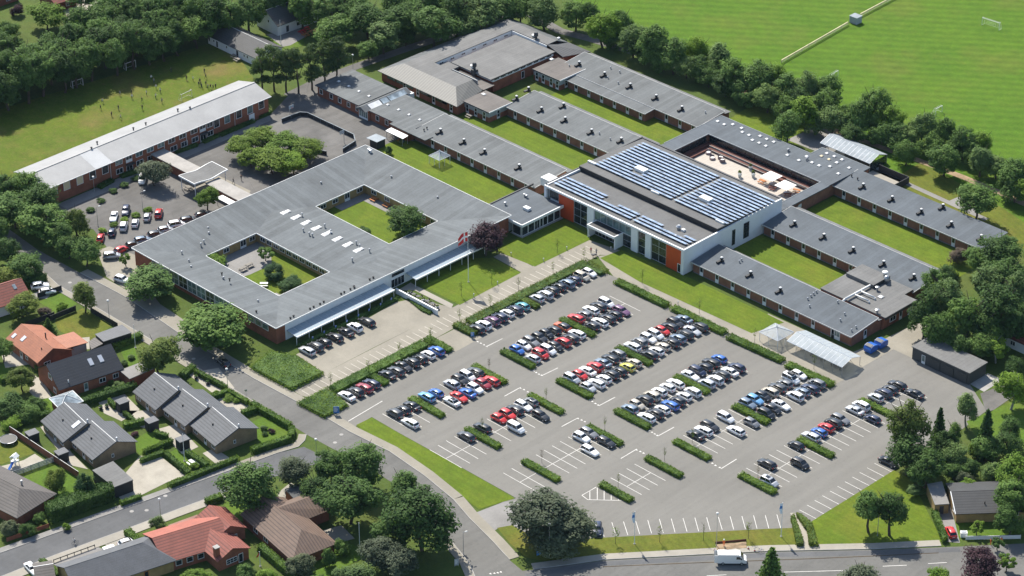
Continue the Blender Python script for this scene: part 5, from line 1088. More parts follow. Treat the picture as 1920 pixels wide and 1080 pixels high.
# ================================================================== cars
CARCOL={'w':('white',(0.80,0.80,0.79),0),'s':('silver',(0.50,0.51,0.52),.3),'g':('grey',(0.19,0.195,0.20),.3),'d':('dark grey',(0.055,0.058,0.062),.2),'k':('black',(0.012,0.013,0.015),0),
 'n':('navy blue',(0.016,0.024,0.060),.1),'b':('blue',(0.025,0.12,0.42),.1),'l':('light blue',(0.14,0.34,0.58),.2),'r':('red',(0.52,0.022,0.018),0),'c':('dark red',(0.27,0.018,0.030),.1),
 'e':('beige',(0.50,0.45,0.36),.2),'t':('teal',(0.10,0.33,0.36),.1),'p':('purple',(0.14,0.06,0.13),.1),'y':('yellow',(0.58,0.55,0.09),0),'o':('orange',(0.55,0.10,0.02),0),'i':('blue grey',(0.17,0.22,0.28),.3)}
CARMAT={k:paint('paint_'+v[0].replace(' ','_'),v[1],v[2]) for k,v in CARCOL.items()}
M['car_glass']=glassy('car_glass',(0.012,0.015,0.018),0.05,0.8); M['tyre']=plain('tyre',(0.018,0.018,0.019),0.8); M['rim']=plain('rim',(0.38,0.39,0.40),0.35,0.5)
M['lamp_white']=plain('lamp_white',(0.70,0.72,0.74),0.1); M['lamp_red']=plain('lamp_red',(0.34,0.015,0.012),0.2)
def car_meshes(L,W,H,hood,belt,cab,roofy,tail):
    """lofted body, glasshouse and roof skin. x forward; cab = (windscreen base, windscreen top, rear top, rear base)"""
    h=L/2; zb=.22
    st=[(-h,.80,zb+.18,tail*.80),(-h+.10,.93,zb+.02,tail*.96),(-h+.45,.985,zb,tail),(cab[3],1.0,zb,tail+ (belt-tail)*.8),((cab[3]+cab[0])/2,1.0,zb,belt),(cab[0],1.0,zb,hood+.10),(cab[0]+.25,.99,zb,hood+.03),(h-.55,.96,zb,hood-.06),(h-.15,.86,zb+.03,hood-.20),(h,.68,zb+.15,hood-.33)]
    mb=MB(); prof=[]
    for x,k,z0,z1 in st:
        w=W/2*k; zm=z0+(z1-z0)*.55
        prof.append([(x,-w*.90,z0),(x,-w,zm),(x,-w*.93,z1-.03),(x,-w*.72,z1),(x,w*.72,z1),(x,w*.93,z1-.03),(x,w,zm),(x,w*.90,z0)])
    n=8
    for p in prof: mb.v+=p
    for i in range(len(prof)-1):
        for j in range(n): mb.f.append((i*n+j,i*n+(j+1)%n,(i+1)*n+(j+1)%n,(i+1)*n+j))
    mb.f.append(tuple(range(n-1,-1,-1))); mb.f.append(tuple((len(prof)-1)*n+j for j in range(n))); mb.mi=[0]*len(mb.f)
    body=mb
    # glasshouse
    a,b_,c,d=cab; wb=W/2*.90; wt=W/2*roofy
    gb=[(d,-wb,belt-.06),(a,-wb,belt-.06),(a,wb,belt-.06),(d,wb,belt-.06)]; zt=H-.05
    gt=[(c,-wt,zt),(b_,-wt,zt-.03),(b_,wt,zt-.03),(c,wt,zt)]
    glass=MB().hexa(gb,gt)
    rf=MB(); xm=(b_+c)/2
    sec=[(c-.10,wt*.93,zt-.02),(c+.05,wt*1.0,zt+.03),(xm,wt*1.03,zt+.07),(b_-.1,wt*1.0,zt+.02),(b_+.07,wt*.96,zt-.05)]
    base=0
    for x,w,z in sec: rf.v+=[(x,-w,z-.06),(x,-w*.8,z),(x,w*.8,z),(x,w,z-.06)]
    for i in range(len(sec)-1):
        for j in range(4): rf.f.append((i*4+j,i*4+(j+1)%4,(i+1)*4+(j+1)%4,(i+1)*4+j))
    rf.f+= [(3,2,1,0),tuple((len(sec)-1)*4+j for j in range(4))]; rf.mi=[0]*len(rf.f)
    for s in (-1,1):   # pillars
        for (x0,x1) in ((a-.02,b_+.02),(d+.04,c+.02),((a+d)/2+.1,(b_+c)/2+.1)):
            rf.tube((x0,s*wb*1.005,belt-.06),(x1,s*wt*1.01,zt-.02),.055,.05,n=4,caps=False)
    return body,glass,rf
TYPES={'hatchback':(4.05,1.72,1.48,.92,.95,(1.05,.35,-1.35,-1.85),.72,.98),'saloon':(4.65,1.80,1.45,.90,.93,(1.00,.25,-.95,-1.65),.70,1.00),'estate car':(4.70,1.80,1.50,.92,.95,(1.05,.30,-1.75,-2.20),.73,1.00),
       'people carrier':(4.45,1.80,1.68,.98,1.02,(1.35,.55,-1.65,-2.08),.78,1.05),'SUV':(4.40,1.84,1.66,1.02,1.05,(1.00,.35,-1.55,-2.05),.76,1.08),'small van':(4.40,1.82,1.85,1.05,1.10,(1.35,.65,-1.95,-2.12),.84,1.10)}
wheel=MB(); wheel.lathe([(.20,-.09),(.31,-.10),(.32,-.06),(.32,.06),(.31,.10),(.20,.09)],n=14)
wheel_me=wheel.mesh('wheel',[M['tyre']]); rim_me=MB().lathe([(.19,.085),(.19,.105),(.05,.12)],n=10).mesh('rim',[M['rim']])
PROTO={}
for ty,(L,W,H,hood,belt,cab,rw,tail) in TYPES.items():
    bd,gl,rf=car_meshes(L,W,H,hood,belt,cab,rw,tail)
    hl=MB().box(-.12,-.20,-.07,.06,.20,.07).mesh('headlight',[M['lamp_white']]); tl=MB().box(-.05,-.10,-.14,.08,.10,.14).mesh('tail_light',[M['lamp_red']])
    pl_=MB().box(-.03,-.26,-.06,.0,.26,.06).mesh('number_plate',[M['white']])
    PROTO[ty]=dict(L=L,W=W,body=bd.mesh('body',[M['white']],True),glass=gl.mesh('window_glass',[M['car_glass']]),roof=rf.mesh('roof',[M['white']],True),hl=hl,tl=tl,pl=pl_,hood=hood,tail=tail)
def car(ty,colour,loc,rz,label,group,roofcol=None,sunroof=False):
    P=PROTO[ty]; c=thing('car',label,'car',loc,rz,group)
    def painted(nm,me,mt):
        o=obj(nm,me,c); o.material_slots[0].link='OBJECT'; o.material_slots[0].material=mt; return o
    painted('body',P['body'],CARMAT[colour]); obj('window_glass',P['glass'],c); r=painted('roof',P['roof'],CARMAT[roofcol or colour])
    if sunroof: MB().box(-.9,-.45,TYPES[ty][2]-.0,.1,.45,TYPES[ty][2]+.045).build('sunroof',M['car_glass'],r)
    h=P['L']/2; w=P['W']/2
    for sx in (h-.85,-h+.82):
        for sy in (-1,1):
            wl=obj('wheel',wheel_me,c,(sx,sy*(w-.11),.32),(R(-90) if sy>0 else R(90),0,0)); obj('rim',rim_me,wl)
    for sy in (-1,1):
        obj('headlight',P['hl'],c,(h-.16,sy*(w-.34),P['hood']-.30)); obj('tail_light',P['tl'],c,(-h+.03,sy*(w-.24),P['tail']-.22))
    obj('number_plate',P['pl'],c,(-h+.01,0,.62)); return c
rng=random.Random(3)
COLTYPE=['hatchback']*5+['saloon']*2+['estate car']*4+['people carrier']*3+['SUV']*2
ROWNAME={'Q2':'row along long plaza hedge, right block','Q1':'row along long plaza hedge, left block',
 'R1':'upper line of first double row, right block','R2':'lower line of first double row, right block','S1':'upper line of second double row, right block','S2':'lower line of second double row, right block',
 'T1':'upper line of third double row, right block','T2':'lower line of third double row, right block','U1':'upper line of fourth double row, right block','U2':'lower line of fourth double row, right block',
 'V1':'upper line of last double row, right block','V2':'lower line of last double row, right block','X1':'upper line of first double row, left block','X2':'lower line of first double row, left block',
 'Y1':'upper line of second double row, left block','Y2':'lower line of second double row, left block','Z1':'upper line of third double row, left block','Z2':'lower line of third double row, left block'}
ROWS={'Q2':(8.5,Y0,0,'kwpnwnt|sskkinEW'),'R1':(21.4,Y0,0,'BWGKKko|rgwkW'),'R2':(26.6,Y0,0,'sRWKrkw|kwkkP'),'S1':(39.2,Y0,0,'SRwrikg|wgWWRkKi'),'S2':(44.4,Y0,0,'Swwkkye|kwekikSk'),
 'T1':(56.9,Y0,0,'iEkewww|WNkkb'),'T2':(62.1,Y0,0,'wkwbkww|swkwn'),'U1':(74.2,Y0,0,'.kwK.W.|ILKedgWW'),'U2':(79.5,Y0,0,'....w.G|KKW.wing'),'V1':(92.4,Y0,0,'..k...k|sbrkG.sw|sndk'),'V2':(97.6,Y0,0,'S...K.........n.....k'),
 'Q1':(8.7,YW,-1,'wkcn|kdKkkwb'),'X1':(21.7,YW,0,'dkk|lb.sKWd'),'X2':(26.9,YW,0,'w....wRbWCr'),'Y1':(39.3,YW,2,'d|k.RRkWg'),'Y2':(44.7,YW,6,'W..K'),'Z1':(57.2,YW,9,'WG'),'Z2':(62.3,YW,8,'W.K')}
FIX={('S1',1):'hatchback',('S2',5):'hatchback',('Q2',13):'hatchback',('U1',14):'small van',('Y2',6):'small van',('V2',0):'people carrier',('Q1',-1):'saloon',('R1',0):'hatchback',('T1',8):'saloon',('S2',14):'saloon',('U2',10):'saloon',('V2',4):'people carrier',('X2',0):'estate car',('Q2',6):'hatchback'}
for rn,(x,y0,k0,s) in ROWS.items():
    n=0
    for i,ch in enumerate(s):
        if ch in '.|': continue
        k=k0+i; n+=1; fwd=ch.isupper(); colr=ch.lower(); ty=FIX.get((rn,k)) or rng.choice(COLTYPE)
        rz=(0 if fwd else math.pi)+rng.uniform(-.025,.025)
        car(ty,colr,(x+rng.uniform(-.22,.22),y0+k*PITCH+rng.uniform(-.10,.10),.03),rz,'%s %s, %s from left in %s'%(CARCOL[colr][0],ty,ORD[n-1],ROWNAME[rn]),'cars in the large car park',
            'k' if (rn,k)==('R1',6) else None, (rn,k) in (('X2',5),('V2',0),('Y1',10)))
for i,(y,ch) in enumerate(((-53.9,'s'),(-51.3,'d'),(-48.6,'k'),(-45.4,'k'),(-42.0,'k'),(-39.2,'w'),(-35.5,'k'))):
    ty=('estate car','people carrier','hatchback','estate car','saloon','SUV','estate car')[i]
    car(ty,ch,(-12.1,y,.04),math.pi+rng.uniform(-.03,.03),'%s %s, %s from the left in the bays under the glass canopy'%(CARCOL[ch][0],ty,ORD[i]),'cars on the paved bays')
car('saloon','k',(110.5,4.1,.03),.02,'black saloon parked alone beside the big tree at the edge','cars in the large car park')
LP=[(-94.24,-45.73),(-94.50,-41.77),(-87.78,-36.71),(-88.37,-39.89),(-87.95,-43.98),(-88.71,-46.98),(-88.40,-50.81),(-88.08,-54.60),(-79.77,-54.77),(-78.94,-58.27),(-67.87,-63.63),(-79.55,-51.13),(-79.79,-47.92),(-79.56,-44.10),(-79.98,-40.84),(-80.10,-37.26),(-79.83,-33.53),(-79.30,-29.58)]
LS=[('w','saloon',-45,'white saloon facing the camera in the small car park'),('n','SUV',-45,'dark blue SUV beside the lamp in the small car park'),('r','SUV',135,'red SUV at the top end of the small car park'),('s','hatchback',135,'silver hatchback next to the red car in the small car park'),('w','hatchback',135,'white hatchback with dark roof glass in front of the low hedge'),('w','people carrier',135,'white people carrier in the middle of the small car park'),('n','hatchback',135,'navy hatchback second from the left in the small car park'),('r','hatchback',135,'red hatchback at the left end of the small car park'),('r','hatchback',95,'red car partly hidden by the small tree at the corner'),('s','people carrier',55,'silver people carrier driving past the corner of the square building'),('w','SUV',15,'white SUV half under the tree beside the street'),('d','hatchback',65,'dark grey car nearest the roof corner in the line behind the square building'),('i','estate car',65,'blue grey car second from the corner behind the square building'),('d','SUV',65,'brown grey car third from the corner behind the square building'),('s','hatchback',65,'silver car fourth from the corner behind the square building'),('w','people carrier',65,'white car fifth from the corner behind the square building'),('d','estate car',65,'dark car sixth from the corner behind the square building'),('k','hatchback',65,'black car at the far end behind the square building')]
for p,(ch,ty,an,lb) in zip(LP,LS): car(ty,ch,(p[0],p[1],.03),R(an),lb,'cars in the small car park')
p=[(-104.75,-28.45)][0]; car('small van','w',(p[0],p[1],.03),R(-45),'white van in the shade of the tree by the sports hall','cars in the small car park')
p=[(-22.05,-70.54)][0]; car('estate car','k',(p[0],p[1],.04),R(170),'black estate car parked on the street under the tree','street cars')
p=[(-79.35,-79.30)][0]; car('SUV','w',(p[0],p[1],.04),R(60),'white car on the drive of the red tiled house','street cars')
p=[(-76.05,-79.56)][0]; car('hatchback','w',(p[0],p[1],.04),R(60),'second white car beside the black fence of the drive','street cars')
p=[(12.24,-149.09)][0]; car('saloon','w',(p[0],p[1],.04),R(-10),'white car on the drive at the bottom left corner','street cars')
p=[(18.71,-129.74)][0]; car('hatchback','w',(p[0],p[1],.04),R(75),'white car with sunshade half behind the grey roof','street cars')
p=[(136.02,-7.28)][0]; car('hatchback','r',(p[0],p[1],.05),R(145),'red hatchback on the drive of the yellow brick house','street cars')
p=[(83.76,-58.10)][0]; car('SUV','n',(p[0],p[1],.03),R(-47),'navy blue SUV alone in the bays by the bottom lawn','cars in the large car park')
# delivery van on the bottom road
p=[(110.60,-46.65)][0]
v=thing('delivery_van','white delivery van with open rear doors on the bottom road','van',(p[0],p[1],.05),R(44))
prof=[(-2.9,.35),(-2.9,2.35),(-2.75,2.5),(1.25,2.5),(1.75,2.3),(2.35,1.45),(2.95,1.15),(3.0,.35)]
mb=MB(); n=len(prof)
for s_,k in ((-1,1.0),(1,1.0)): mb.v+=[(x,s_*(1.0 if z<1.6 else .93),z) for x,z in prof]
mb.f=[tuple(range(n-1,-1,-1)),tuple(range(n,2*n))]+[(i,(i+1)%n,n+(i+1)%n,n+i) for i in range(n)]; mb.mi=[0]*len(mb.f)
for f_ in range(len(mb.f)): mb.f[f_]=mb.f[f_][::-1]
mb.build('body',M['white'],v)
MB().hexa([(1.80,-.88,2.25),(2.36,-.95,1.48),(2.36,.95,1.48),(1.80,.88,2.25)],[(1.84,-.88,2.27),(2.40,-.95,1.50),(2.40,.95,1.50),(1.84,.88,2.27)]).build('windscreen',M['car_glass'],v)
for s_ in (-1,1):
    MB().add([(.9,s_*1.005,1.45),(1.9,s_*1.005,1.45),(1.6,s_*.955,2.05),(.9,s_*.955,2.05)],[(0,1,2,3) if s_<0 else (3,2,1,0)]).build('side_window',M['car_glass'],v)
    MB().box(-3.55,s_*.98-.03,.6,-2.92,s_*.98+.03,2.35).build('rear_door',M['white'],v); MB().box(2.9,s_*.7-.15,.8,3.02,s_*.7+.15,1.05).build('headlight',M['lamp_white'],v)
    MB().box(1.85,s_*1.15-.08,1.45,2.0,s_*1.15+.08,1.75).build('mirror',M['black'],v)
    for x in (2.0,-1.8):
        w_=obj('wheel',wheel_me,v,(x,s_*.9,.35),(R(-90) if s_>0 else R(90),0,0),(1.1,1.1,1.1)); obj('rim',rim_me,w_)
MB().box(-2.91,-.88,.6,-2.895,.88,2.3).build('cargo_opening',M['dark'],v); MB().box(-2.95,-1.0,.3,3.05,1.0,.45).build('bumper_strip',M['dark'],v)
# roof box on the small van
o=[q for q in bpy.data.objects if q.get('label','').startswith('white small van') and 'fourth double row' in q.get('label','')]
if o: 
    bx=MB().hexa([(-1.0,-.35,1.98),(.8,-.35,1.98),(.8,.35,1.98),(-1.0,.35,1.98)],[(-.95,-.3,2.3),(.6,-.3,2.3),(.6,.3,2.3),(-.95,.3,2.3)]).build('roof_box',M['dark'],o[0]); MB().box(-.6,-.5,1.88,-.5,.5,1.97).box(.4,-.5,1.88,.5,.5,1.97).build('roof_bar',M['black'],bx)

# ================================================================== trees, bushes, hedges
GREENS={'lime':((0.125,0.215,0.026),(0.290,0.400,0.062)),'mid':((0.062,0.128,0.030),(0.203,0.333,0.088)),'dark':((0.041,0.092,0.024),(0.134,0.231,0.061)),'bright':((0.113,0.217,0.026),(0.250,0.383,0.057)),'light':((0.098,0.173,0.053),(0.267,0.382,0.133)),
 'grey':((0.088,0.116,0.074),(0.195,0.234,0.138)),'olive':((0.095,0.151,0.030),(0.259,0.325,0.075)),'purple':((0.045,0.024,0.036),(0.121,0.062,0.077)),'brownish':((0.140,0.112,0.088),(0.220,0.165,0.135)),
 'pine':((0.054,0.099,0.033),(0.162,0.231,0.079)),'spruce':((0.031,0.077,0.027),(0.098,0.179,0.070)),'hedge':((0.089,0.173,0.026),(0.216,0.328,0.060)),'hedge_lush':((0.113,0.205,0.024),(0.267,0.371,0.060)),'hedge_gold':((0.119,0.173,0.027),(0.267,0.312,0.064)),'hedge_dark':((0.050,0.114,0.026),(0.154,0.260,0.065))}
LEAF={k:leafmat('leaf_'+k,*v) for k,v in GREENS.items()}
def leaf(mb,p,n,s,rg):
    n=n.normalized(); a=n.orthogonal().normalized(); b=n.cross(a); t=rg.uniform(0,6.283); u=a*math.cos(t)+b*math.sin(t); v=n.cross(u)
    u*=s; v*=s*rg.uniform(.55,.9); bend=n*(s*rg.uniform(-.25,.25))
    i=len(mb.v); mb.v += [tuple(p-u),tuple(p-v+bend),tuple(p+u),tuple(p+v+bend)]; mb.f.append((i,i+1,i+2,i+3)); mb.mi.append(0)
def rdir(rg):
    z=rg.uniform(-1,1); t=rg.uniform(0,6.283); r=math.sqrt(1-z*z); return Vector((r*math.cos(t),r*math.sin(t),z))
def crown_mesh(seed,kind='broad',n=6600):
    """unit crown: many leaf faces gathered in clumps on limbs, uneven outline, gaps between clumps"""
    rg=random.Random(seed); mb=MB(); clumps=[]
    nc={'broad':62,'tall':56,'round':66,'bush':44,'loose':34}[kind]
    lob=[(rdir(rg),rg.uniform(.75,1.12)) for _ in range(7)]
    tries=0
    while len(clumps)<nc and tries<4000:
        tries+=1; d=rdir(rg)
        if kind=='bush' and d.z<-.35: continue
        if d.z<-.75: continue
        k=max((d.dot(l)**3 if d.dot(l)>0 else 0)*s for l,s in lob); rad=(.58+.42*k)*rg.uniform(.62,1.0)
        c=Vector((d.x,d.y,d.z))*rad*.80
        if kind=='tall': c.x*=.9-.35*max(0,c.z); c.y*=.9-.35*max(0,c.z)
        cr=rg.uniform(.13,.29)*(1.15 if kind in('round','bush') else 1.0)*(.8 if kind=='loose' else 1)
        if any((c-q[0]).length<.13 for q in clumps): continue
        clumps.append((c,cr))
    per=n//len(clumps)
    for c,cr in clumps:
        sq=Vector((1,1,rg.uniform(.55,.85)))
        for _ in range(per):
            d=rdir(rg); rr=cr*(rg.random()**.33)
            p=c+Vector((d.x*sq.x,d.y*sq.y,d.z*sq.z))*rr
            nn=d*.75+c.normalized()*.25+Vector((0,0,.85))+rdir(rg)*.45
            leaf(mb,p,nn,rg.uniform(.026,.050),rg)
    return mb.mesh('crown',[LEAF['mid']])
CROWN={k:[crown_mesh(100+i*7+len(k)*31,k) for i in range(c)] for k,c in (('broad',8),('round',5),('tall',5),('bush',5),('loose',3))}
def spruce_mesh(seed):
    rg=random.Random(seed); mb=MB()
    for lv in range(20):
        z=-1+2*lv/20; r=(1-lv/20)**.85*rg.uniform(.85,1.1)+.04; nb=max(5,int(14*r)+4)
        for b_ in range(nb):
            t=6.283*b_/nb+rg.uniform(-.3,.3); ln=r*rg.uniform(.75,1.08)
            for k in range(9):
                f=(k+.6)/9; p=Vector((math.cos(t)*ln*f,math.sin(t)*ln*f,z-.16*f*r+rg.uniform(-.03,.03)))
                for _ in range(2): leaf(mb,p+rdir(rg)*.05,Vector((0,0,1))+rdir(rg)*.8,rg.uniform(.05,.09),rg)
    return mb.mesh('crown',[LEAF['spruce']])
def pine_mesh(seed):
    rg=random.Random(seed); mb=MB()
    for c in range(17):
        z=rg.uniform(-.85,.9); r=.75*(1-max(0,z)*.6)*rg.uniform(.2,1); t=rg.uniform(0,6.283); cc=Vector((math.cos(t)*r,math.sin(t)*r,z))
        for _ in range(150):
            d=rdir(rg); p=cc+Vector((d.x*.36,d.y*.36,d.z*.16))*(rg.random()**.4); leaf(mb,p,Vector((0,0,.8))+d+rdir(rg)*.6,rg.uniform(.045,.075),rg)
    return mb.mesh('crown',[LEAF['pine']])
SPRUCE=[spruce_mesh(i) for i in range(2)]; PINE=[pine_mesh(40+i) for i in range(4)]
def trunk_mesh(seed,mat,lean=.04,n=7):
    """unit-height tapered trunk with limbs reaching into the crown"""
    rg=random.Random(seed); mb=MB(); p=Vector((0,0,-.02)); pts=[p]
    for k in range(5): p=p+Vector((rg.uniform(-lean,lean),rg.uniform(-lean,lean),.17)); pts.append(p)
    for k in range(5): mb.tube(pts[k],pts[k+1],.030*(1-.16*k),.030*(1-.16*(k+1)),n=7,caps=False)
    for k in range(n):
        a=pts[rg.choice((2,3,3,4,4))]; t=rg.uniform(0,6.283); e=a+Vector((math.cos(t)*.24,math.sin(t)*.24,rg.uniform(.12,.30))); m_=(a+e)/2+Vector((0,0,-.02))
        mb.tube(a,m_,.013,.009,n=5,caps=False); mb.tube(m_,e,.009,.003,n=5,caps=False)
    return mb.mesh('trunk',[M[mat]],True)
TRUNK=[trunk_mesh(i,'bark') for i in range(4)]; TRUNK_PALE=[trunk_mesh(20+i,'bark_pale') for i in range(2)]; TRUNK_PINE=[trunk_mesh(30,'bark',.02,4)]; TRUNK_BARE=[trunk_mesh(31,'bark',.005,0)]
trg=random.Random(11)
def tree(x,y,r,h,kind,green,label,group=None,name='tree',cat='tree',low=.11,pale=False):
    t=thing(name,label,cat,(x,y,0),trg.uniform(0,6.283),group)
    if kind in CROWN: me=trg.choice(CROWN[kind])
    elif kind=='spruce': me=trg.choice(SPRUCE); low=.08
    else: me=trg.choice(PINE); low=.24
    if kind=='bush': low=0.0
    z0=h*low; rz=(h-z0)/2/(.90 if kind not in('spruce','pine') else 1.0)
    if kind=='bush': c=obj('crown',me,t,(0,0,h*.36),(0,0,0),(r*1.28,r*1.28,h*.70))
    else: c=obj('crown',me,t,(0,0,z0+(h-z0)*.49),(0,0,0),(r*1.28,r*1.28,rz))
    c.scale=(c.scale.x*trg.uniform(.88,1.14),c.scale.y*trg.uniform(.88,1.14),c.scale.z*trg.uniform(.94,1.06))
    c.material_slots[0].link='OBJECT'; c.material_slots[0].material=LEAF[green]
    tm=trg.choice(TRUNK_PALE if pale else (TRUNK_PINE if kind=='pine' else TRUNK_BARE if kind=='spruce' else TRUNK)); k=h*(.95 if kind!='bush' else .6)
    obj('trunk',tm,t,(0,0,0),(0,0,0),(k*(.75 if kind=='pine' else 1),k*(.75 if kind=='pine' else 1),k))
    return t
def trees(lst,kinds,greens,fmt,group,**kw):
    for i,(x,y,r,h) in enumerate(lst):
        kd=kinds[i%len(kinds)]; gr=greens[i%len(greens)]; tree(x,y,r,h,kd,gr,fmt%ORD[i] if '%s' in fmt else fmt,group,**kw)
# belt behind the playing field: four rows
B0=Vector([(-163.27,-38.14)][0]); B1=Vector([(-154.68,36.32)][0]); bd=(B1-B0); bl=bd.length; bd.normalize(); bn=Vector((-bd.y,bd.x))
for rr,nm in ((0,'front'),(1,'second'),(2,'third'),(3,'fourth'),(4,'rear')):
    cnt=int(bl/5.2)+(0 if rr else 1)
    for k in range(cnt):
        p=B0+bd*(k*bl/(cnt-1)+trg.uniform(-1.2,1.2)+(2.6 if rr%2 else 0))+bn*(0.5+rr*6.0+trg.uniform(-1.3,1.3))
        # leave out the back of the belt beside the houses' yards
        if rr>=3 and .25<k/cnt<.52: continue
        tree(p.x,p.y,trg.uniform(4.1,5.4),trg.uniform(12.0,15.5),trg.choice(('broad','broad','tall','round')),trg.choice(('mid','dark','mid')),'tree in %s row of the belt behind the playing field, %s from the left'%(nm,ORD[k]),'tree belt behind the playing field')
trees([(-128.5,59.1,5.9,12.0),(-126.1,68.5,5.6,13.0),(-119.5,71.1,6.0,13.0),(-116.8,65.6,5.2,11.0),(-116.1,59.7,3.5,7.0),(-118.5,78.6,5.6,13.0),(-109.3,77.5,6.7,14.0),(-110.8,88.0,6.0,14.0),(-106.5,94.0,6.0,13.0),(-105.7,101.6,5.3,12.0),(-133.7,71.8,4.5,12.0),(-137.7,68.9,4.5,12.0),(-116.1,73.2,3.3,7.0),(-107.2,86.9,4.5,9.0),(-139.3,62.3,4.1,12.0),(-120.1,85.3,6.0,14.0),(-128.2,80.5,5.3,13.0),(-120.0,95.6,6.1,14.0),(-111.7,102.2,6.1,14.0),(-144.2,59.7,4.5,13.0),(-154.7,42.3,5.3,14.0),(-153.0,47.6,5.3,14.0),(-162.3,41.9,5.7,14.0),(-153.8,56.2,4.5,13.0),(-169.9,38.4,6.1,14.0),(-151.3,61.9,4.6,14.0)],('broad','round','broad','tall'),('mid','mid','dark','light','mid'),'%s tree of the wood above the hall complex, counted from the bright front tree','wood above the hall complex')
trees([(-121.7,26.0,3.0,14.0),(-120.3,28.9,2.9,14.0),(-117.8,30.9,3.0,14.0),(-114.9,32.8,3.2,14.0),(-113.8,36.7,3.0,14.0),(-113.8,41.3,3.2,14.0),(-112.7,44.7,3.3,14.0)],('pine',),('pine',),'pine between the barns and the school yard, %s from the left','row of pines',name='pine_tree')
trees([(-103.5,105.6,4.5,11.0),(-95.8,107.9,5.1,12.0),(-89.3,113.7,4.4,11.0),(-86.5,117.2,3.5,10.0),(-77.0,111.6,4.9,12.0),(-75.4,117.4,4.2,11.0),(-66.3,112.7,4.4,11.0),(-58.3,112.3,5.4,13.0),(-51.1,112.6,5.1,12.0),(-48.1,119.2,4.1,11.0),(-43.2,113.4,3.3,9.0),(-40.4,119.3,4.4,11.0),(-30.6,114.3,5.0,12.0),(-25.0,118.0,5.4,12.0),(-23.1,121.7,4.3,11.0),(-16.0,119.5,4.7,11.0),(-12.8,122.7,4.0,11.0),(-10.1,127.1,4.0,10.0),(-5.8,123.2,3.6,9.0),(-3.4,111.2,4.6,11.0),(-1.8,102.0,4.9,11.0),(3.2,114.5,3.6,9.0),(9.4,123.8,6.2,14.0),(8.6,119.2,4.2,11.0),(15.4,123.4,4.3,12.0),(20.0,120.0,3.8,9.0),(22.9,126.4,3.9,11.0),(28.4,129.2,3.9,10.0),(35.4,127.7,3.7,10.0),(38.5,131.6,3.5,9.0),(37.5,117.4,4.1,10.0),(44.4,123.4,4.0,10.0),(56.1,120.5,4.9,12.0),(27.1,115.1,3.2,8.0),(63.1,119.3,4.0,10.0)],('broad','round','broad','tall'),('mid','light','mid','mid','bright'),'%s tree from the left in the row along the sports field','trees along the sports field',low=.02)
trees([(-74.2,113.0,3.7,8.0),(-62.3,112.2,3.7,8.0),(-54.3,112.1,3.9,8.0),(-46.9,113.3,3.9,8.0),(-38.9,113.3,3.9,8.0),(-31.9,112.4,4.0,8.0),(-24.9,112.6,4.3,8.5),(-17.8,113.0,4.3,9.0),(-12.6,113.5,4.0,8.0),(-10.3,117.3,4.0,9.0),(-5.2,118.8,3.8,8.5),(-0.2,111.8,3.2,7.0),(1.2,123.2,2.8,7.0),(10.1,114.6,3.5,7.0),(15.2,120.2,3.9,8.0),(22.3,122.2,3.5,8.0),(28.6,124.2,3.5,8.0),(33.7,126.6,3.5,7.0),(39.4,126.9,3.2,7.0),(47.9,125.5,3.4,8.0),(59.0,118.4,3.8,8.0)],('bush','broad'),('mid','dark','mid','light'),'%s lower tree under the row along the sports field','lower trees along the sports field',low=.0)
trees([(57.8,103.9,5.2,11.0)],('round',),('mid',),'round dark green tree standing alone beside the right wing',None)
trees([(67.8,83.8,2.7,5.5)],('bush',),('brownish',),'purple brown shrub at the end of the right hand lawn',None,name='shrub',cat='shrub')
trees([(75.0,82.7,3.6,9.0),(78.0,87.2,5.3,12.0),(84.0,73.0,4.8,12.0),(86.7,77.9,5.1,13.0),(75.7,69.4,3.5,10.0),(76.5,63.5,3.8,11.0),(83.1,51.4,4.3,13.0),(83.9,58.4,4.7,14.0),(91.9,55.4,5.3,15.0),(96.8,61.3,6.7,16.0),(89.1,48.7,3.7,11.0),(96.9,55.8,4.4,13.0),(92.0,73.4,4.4,13.0),(98.4,52.2,3.7,8.0),(101.9,64.2,3.7,12.0),(94.1,49.9,3.1,7.0),(111.1,48.0,3.0,9.0)],('broad','round','broad'),('mid','dark','light','mid','dark'),'%s tree of the grove right of the kitchen, from top left','grove at the right edge',low=.03)
trees([(101.8,53.6,3.2,8.0),(116.0,40.2,3.9,11.0),(113.2,27.7,2.7,9.0)],('loose','broad','tall'),('bright','bright','light'),'%s bright green tree near the garage block, from the top','bright trees at the right edge',pale=True)
trees([(112.1,7.8,4.9,16.0),(115.8,3.5,4.6,10.0),(121.6,2.4,4.1,10.0)],('broad','round','broad'),('olive','dark','dark'),'%s tree of the big clump at the right end of the car park','clump beside the car park')
trees([(114.3,16.3,2.1,11.0),(123.2,21.0,2.5,12.0),(122.3,-48.2,3.2,11.0),(-60.9,-90.5,1.4,4.5)],('spruce',),('spruce','spruce','mid','mid'),'%s spruce tree, counted from the one beside the car park','spruces',name='spruce_tree')
trees([(117.0,17.7,1.9,8.0),(118.3,13.2,3.4,8.0),(121.7,12.5,2.9,7.0),(121.8,18.7,1.4,4.0),(125.4,12.3,2.6,5.0),(124.6,19.4,3.2,8.0),(126.8,23.3,3.5,8.0),(130.5,14.0,2.8,6.0),(137.0,12.0,4.3,11.0),(141.9,5.8,4.0,11.0),(144.8,0.9,3.1,9.0),(126.5,4.5,1.5,3.0),(122.2,-1.5,1.8,3.0),(128.8,7.9,2.2,3.5),(124.2,27.9,2.5,8.0),(124.3,8.9,2.3,5.0)],('broad','bush','round'),('mid','dark','light','bright','mid'),'%s tree or shrub in the garden behind the yellow brick house','garden trees by the yellow brick house')
